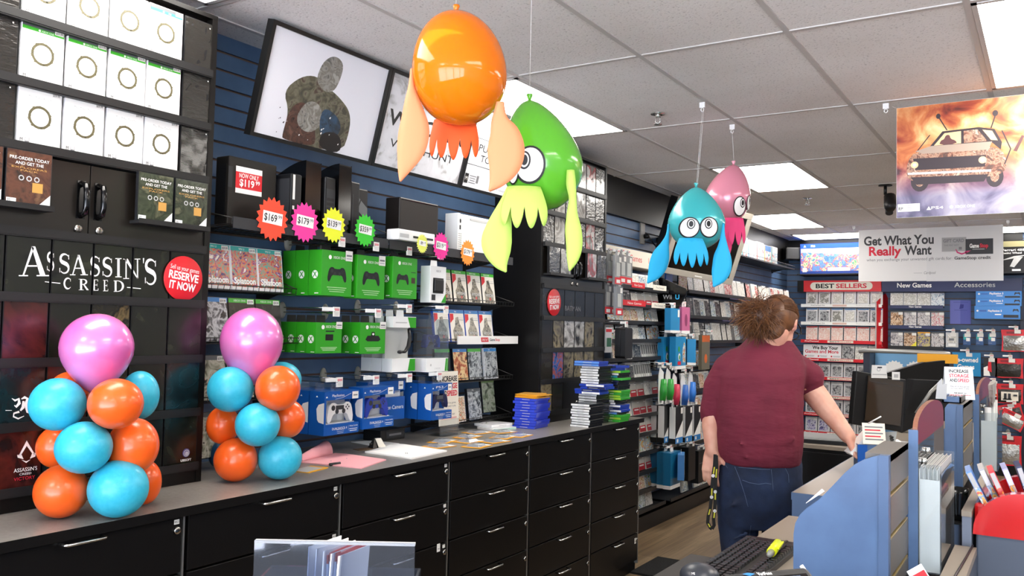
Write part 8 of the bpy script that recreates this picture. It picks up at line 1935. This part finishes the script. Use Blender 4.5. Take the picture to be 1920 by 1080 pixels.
# shoes
for an, s in ((anL, -1), (anR, 1)):
    b = MB(); cap(b, Vector((an.x, an.y, .05)), .048, Vector((an.x, an.y, .05))+FW*.16+RT*.02*s, .042); cap(b, Vector((an.x, an.y, .07)), .05, Vector((an.x, an.y, .10)), .05); part('shoe', baked(b, .008, 4, BLKP, 'shoe'), person)
# hair: smooth cap drawn back, frizzy ponytail of separate strands
b = MB(); ellipsoid(b, hd+hup*.022-look*.016, (.088, .098, .102), hsd, look, hup); ellipsoid(b, hd-look*.055+hup*.005, (.070, .065, .080), hsd, look, hup); ellipsoid(b, hd-look*.055-hup*.055, (.056, .040, .058), hsd, look, hup); tie = hd-look*.085+hup*.045-RT*.01; cap(b, hd-look*.06+hup*.06, .045, tie, .030)
me = baked(b, .007, 3, HAIR, 'hair')
# keep the hairline open over the face and ears
cut = [i for i, p in enumerate(me.polygons) if (p.center-L(hd)).dot(look) > .036+.05*max(0, (p.center-L(hd)).dot(hup)) or ((p.center-L(hd)).dot(hup) < -.045 and (p.center-L(hd)).dot(look) > -.01)]
bm = bmesh.new(); bm.from_mesh(me); bm.faces.ensure_lookup_table(); bmesh.ops.delete(bm, geom=[bm.faces[i] for i in cut], context='FACES'); bm.to_mesh(me); bm.free(); hair = part('hair', me, person)
b = MB(); R2 = random.Random(11); core = at(1420, 594, d=PD-.14)
b.T = None
b.sphere(L(core), (.070, .060, .068), HAIR, 20, 12)
for i in range(1300):
    th, ph = R2.uniform(0, 2*PI), math.acos(R2.uniform(-1, 1)); dv = RT*math.sin(ph)*math.cos(th)+FW*math.sin(ph)*math.sin(th)+UP*math.cos(ph)
    p = L(core)+dv*R2.uniform(.03, .072); dr = (dv*.8-UP*R2.uniform(.1, .8)-RT*R2.uniform(-.1, .5)+Vector((R2.uniform(-1, 1), R2.uniform(-1, 1), R2.uniform(-1, 1)))*.5).normalized(); pts = [p]; ln = R2.uniform(.009, .023)
    for k in range(4): dr = (dr+Vector((R2.uniform(-1, 1), R2.uniform(-1, 1), R2.uniform(-1.2, .7)))*.55).normalized(); p = p+dr*ln; pts.append(p)
    b.tube(pts, [.0022, .0019, .0015, .0011, .0005], HAIR if i % 3 else HAIRL, 3, caps=False)
b.build('ponytail', person)
# loose strands lying along the cap
b = MB(); bv2 = BVHTree.FromPolygons([v.co.copy() for v in me.vertices], [tuple(p.vertices) for p in me.polygons])
for i in range(160):
    a0 = R2.uniform(-1.3, 1.3); pts = []
    for k in range(7):
        u = k/6; dv = (look*(.55-1.35*u)+hup*(1.0-.35*u)*math.cos(a0)+hsd*math.sin(a0)*(1-.5*u)).normalized(); h = bv2.ray_cast(L(hd)+dv*.25, -dv)
        if h[0] is not None: pts.append(h[0]+dv*R2.uniform(.0005, .004))
    if len(pts) > 2: b.tube(pts, .0011, HAIR if i % 4 else HAIRL, 3, caps=False)
b.build('hair_strands', hair)
# glasses
b = MB(); s = 1 if hsd.dot(RT) > 0 else -1
near = hsd if (hd+hsd*.1-CAM).length < (hd-hsd*.1-CAM).length else -hsd
for sd in (near, -near):
    b.tube([L(hd+sd*.086-look*.012-hup*.002), L(hd+sd*.086+look*.05-hup*.004), L(hd+sd*.074+look*.104-hup*.010)], .0035, BLKG, 6)
    c0 = hd+sd*.034+look*.108-hup*.018; b.tube([L(c0+sd*(.028*math.cos(2*PI*i/16))+hup*(.020*math.sin(2*PI*i/16))) for i in range(16)], .0028, BLKG, 6, closed=True)
b.build('glasses', person)
# collar
b = MB(); cc = at(1444, 610, d=PD); b.tube([L(cc+RT*.066*math.cos(2*PI*i/24)+FW*.064*math.sin(2*PI*i/24)-UP*.012*math.sin(2*PI*i/24)) for i in range(24)], .008, SHIRT, 8, closed=True); b.build('collar', shirt)

# lanyard hanging from the left hand
p = at(1341, 856, d=PD-.075); t = thing('lanyard', p, YAW, 'black lanyard with yellow print and white dots hanging from the left hand', 'lanyard')
STRAP = mat('black strap', '#151414', .6); YP = mat('yellow strap print', '#c9c23a', .6)
def lp(x, y): return Matrix.Rotation(-YAW, 3, 'Z') @ (at(x, y, d=PD-.08)-p)
for nm_, line in (('strap', [(1341, 852), (1340, 872), (1337, 892), (1335, 912), (1334, 932), (1332, 952), (1328, 968), (1327, 980), (1332, 990), (1335, 992)]), ('strap', [(1343, 854), (1344, 875), (1342, 900), (1341, 922), (1341, 940), (1340, 958), (1338, 974), (1339, 985), (1335, 992)])):
    m = MB(); C = [lp(*q) for q in line]; vs = []; fs = []
    for i, q in enumerate(C):
        a_, b_ = C[max(0, i-1)], C[min(len(C)-1, i+1)]; tg = (b_-a_).normalized(); sd = Vector((tg.z, 0, -tg.x)).normalized(); w_ = .0075
        vs += [q-sd*w_, q+sd*w_, q+sd*w_+Vector((0, .0015, 0)), q-sd*w_+Vector((0, .0015, 0))]
    for i in range(len(C)-1):
        for j in range(4): a_ = 4*i; fs.append((a_+j, a_+(j+1) % 4, a_+4+(j+1) % 4, a_+4+j))
    m.add(vs, fs, STRAP)
    for i in range(1, len(C)-2, 2): q = C[i].lerp(C[i+1], .5); d_ = (C[i+1]-C[i])*.32; m.add([q-d_+Vector((-.003, -.0012, 0)), q-d_+Vector((.003, -.0012, 0)), q+d_+Vector((.003, -.0012, 0)), q+d_+Vector((-.003, -.0012, 0))], [(3, 2, 1, 0)], YP)
    for i in (2, 4) if line[0][0] == 1341 else (3, 5): m.disc(C[i].x, C[i].z, .0075, .0075, C[i].y-.0014, WHT, 14); m.ring(C[i].x, C[i].z, .003, .0045, C[i].y-.0018, mat('violet swirl', '#574f86', .5), 12)
    m.build(nm_, t)
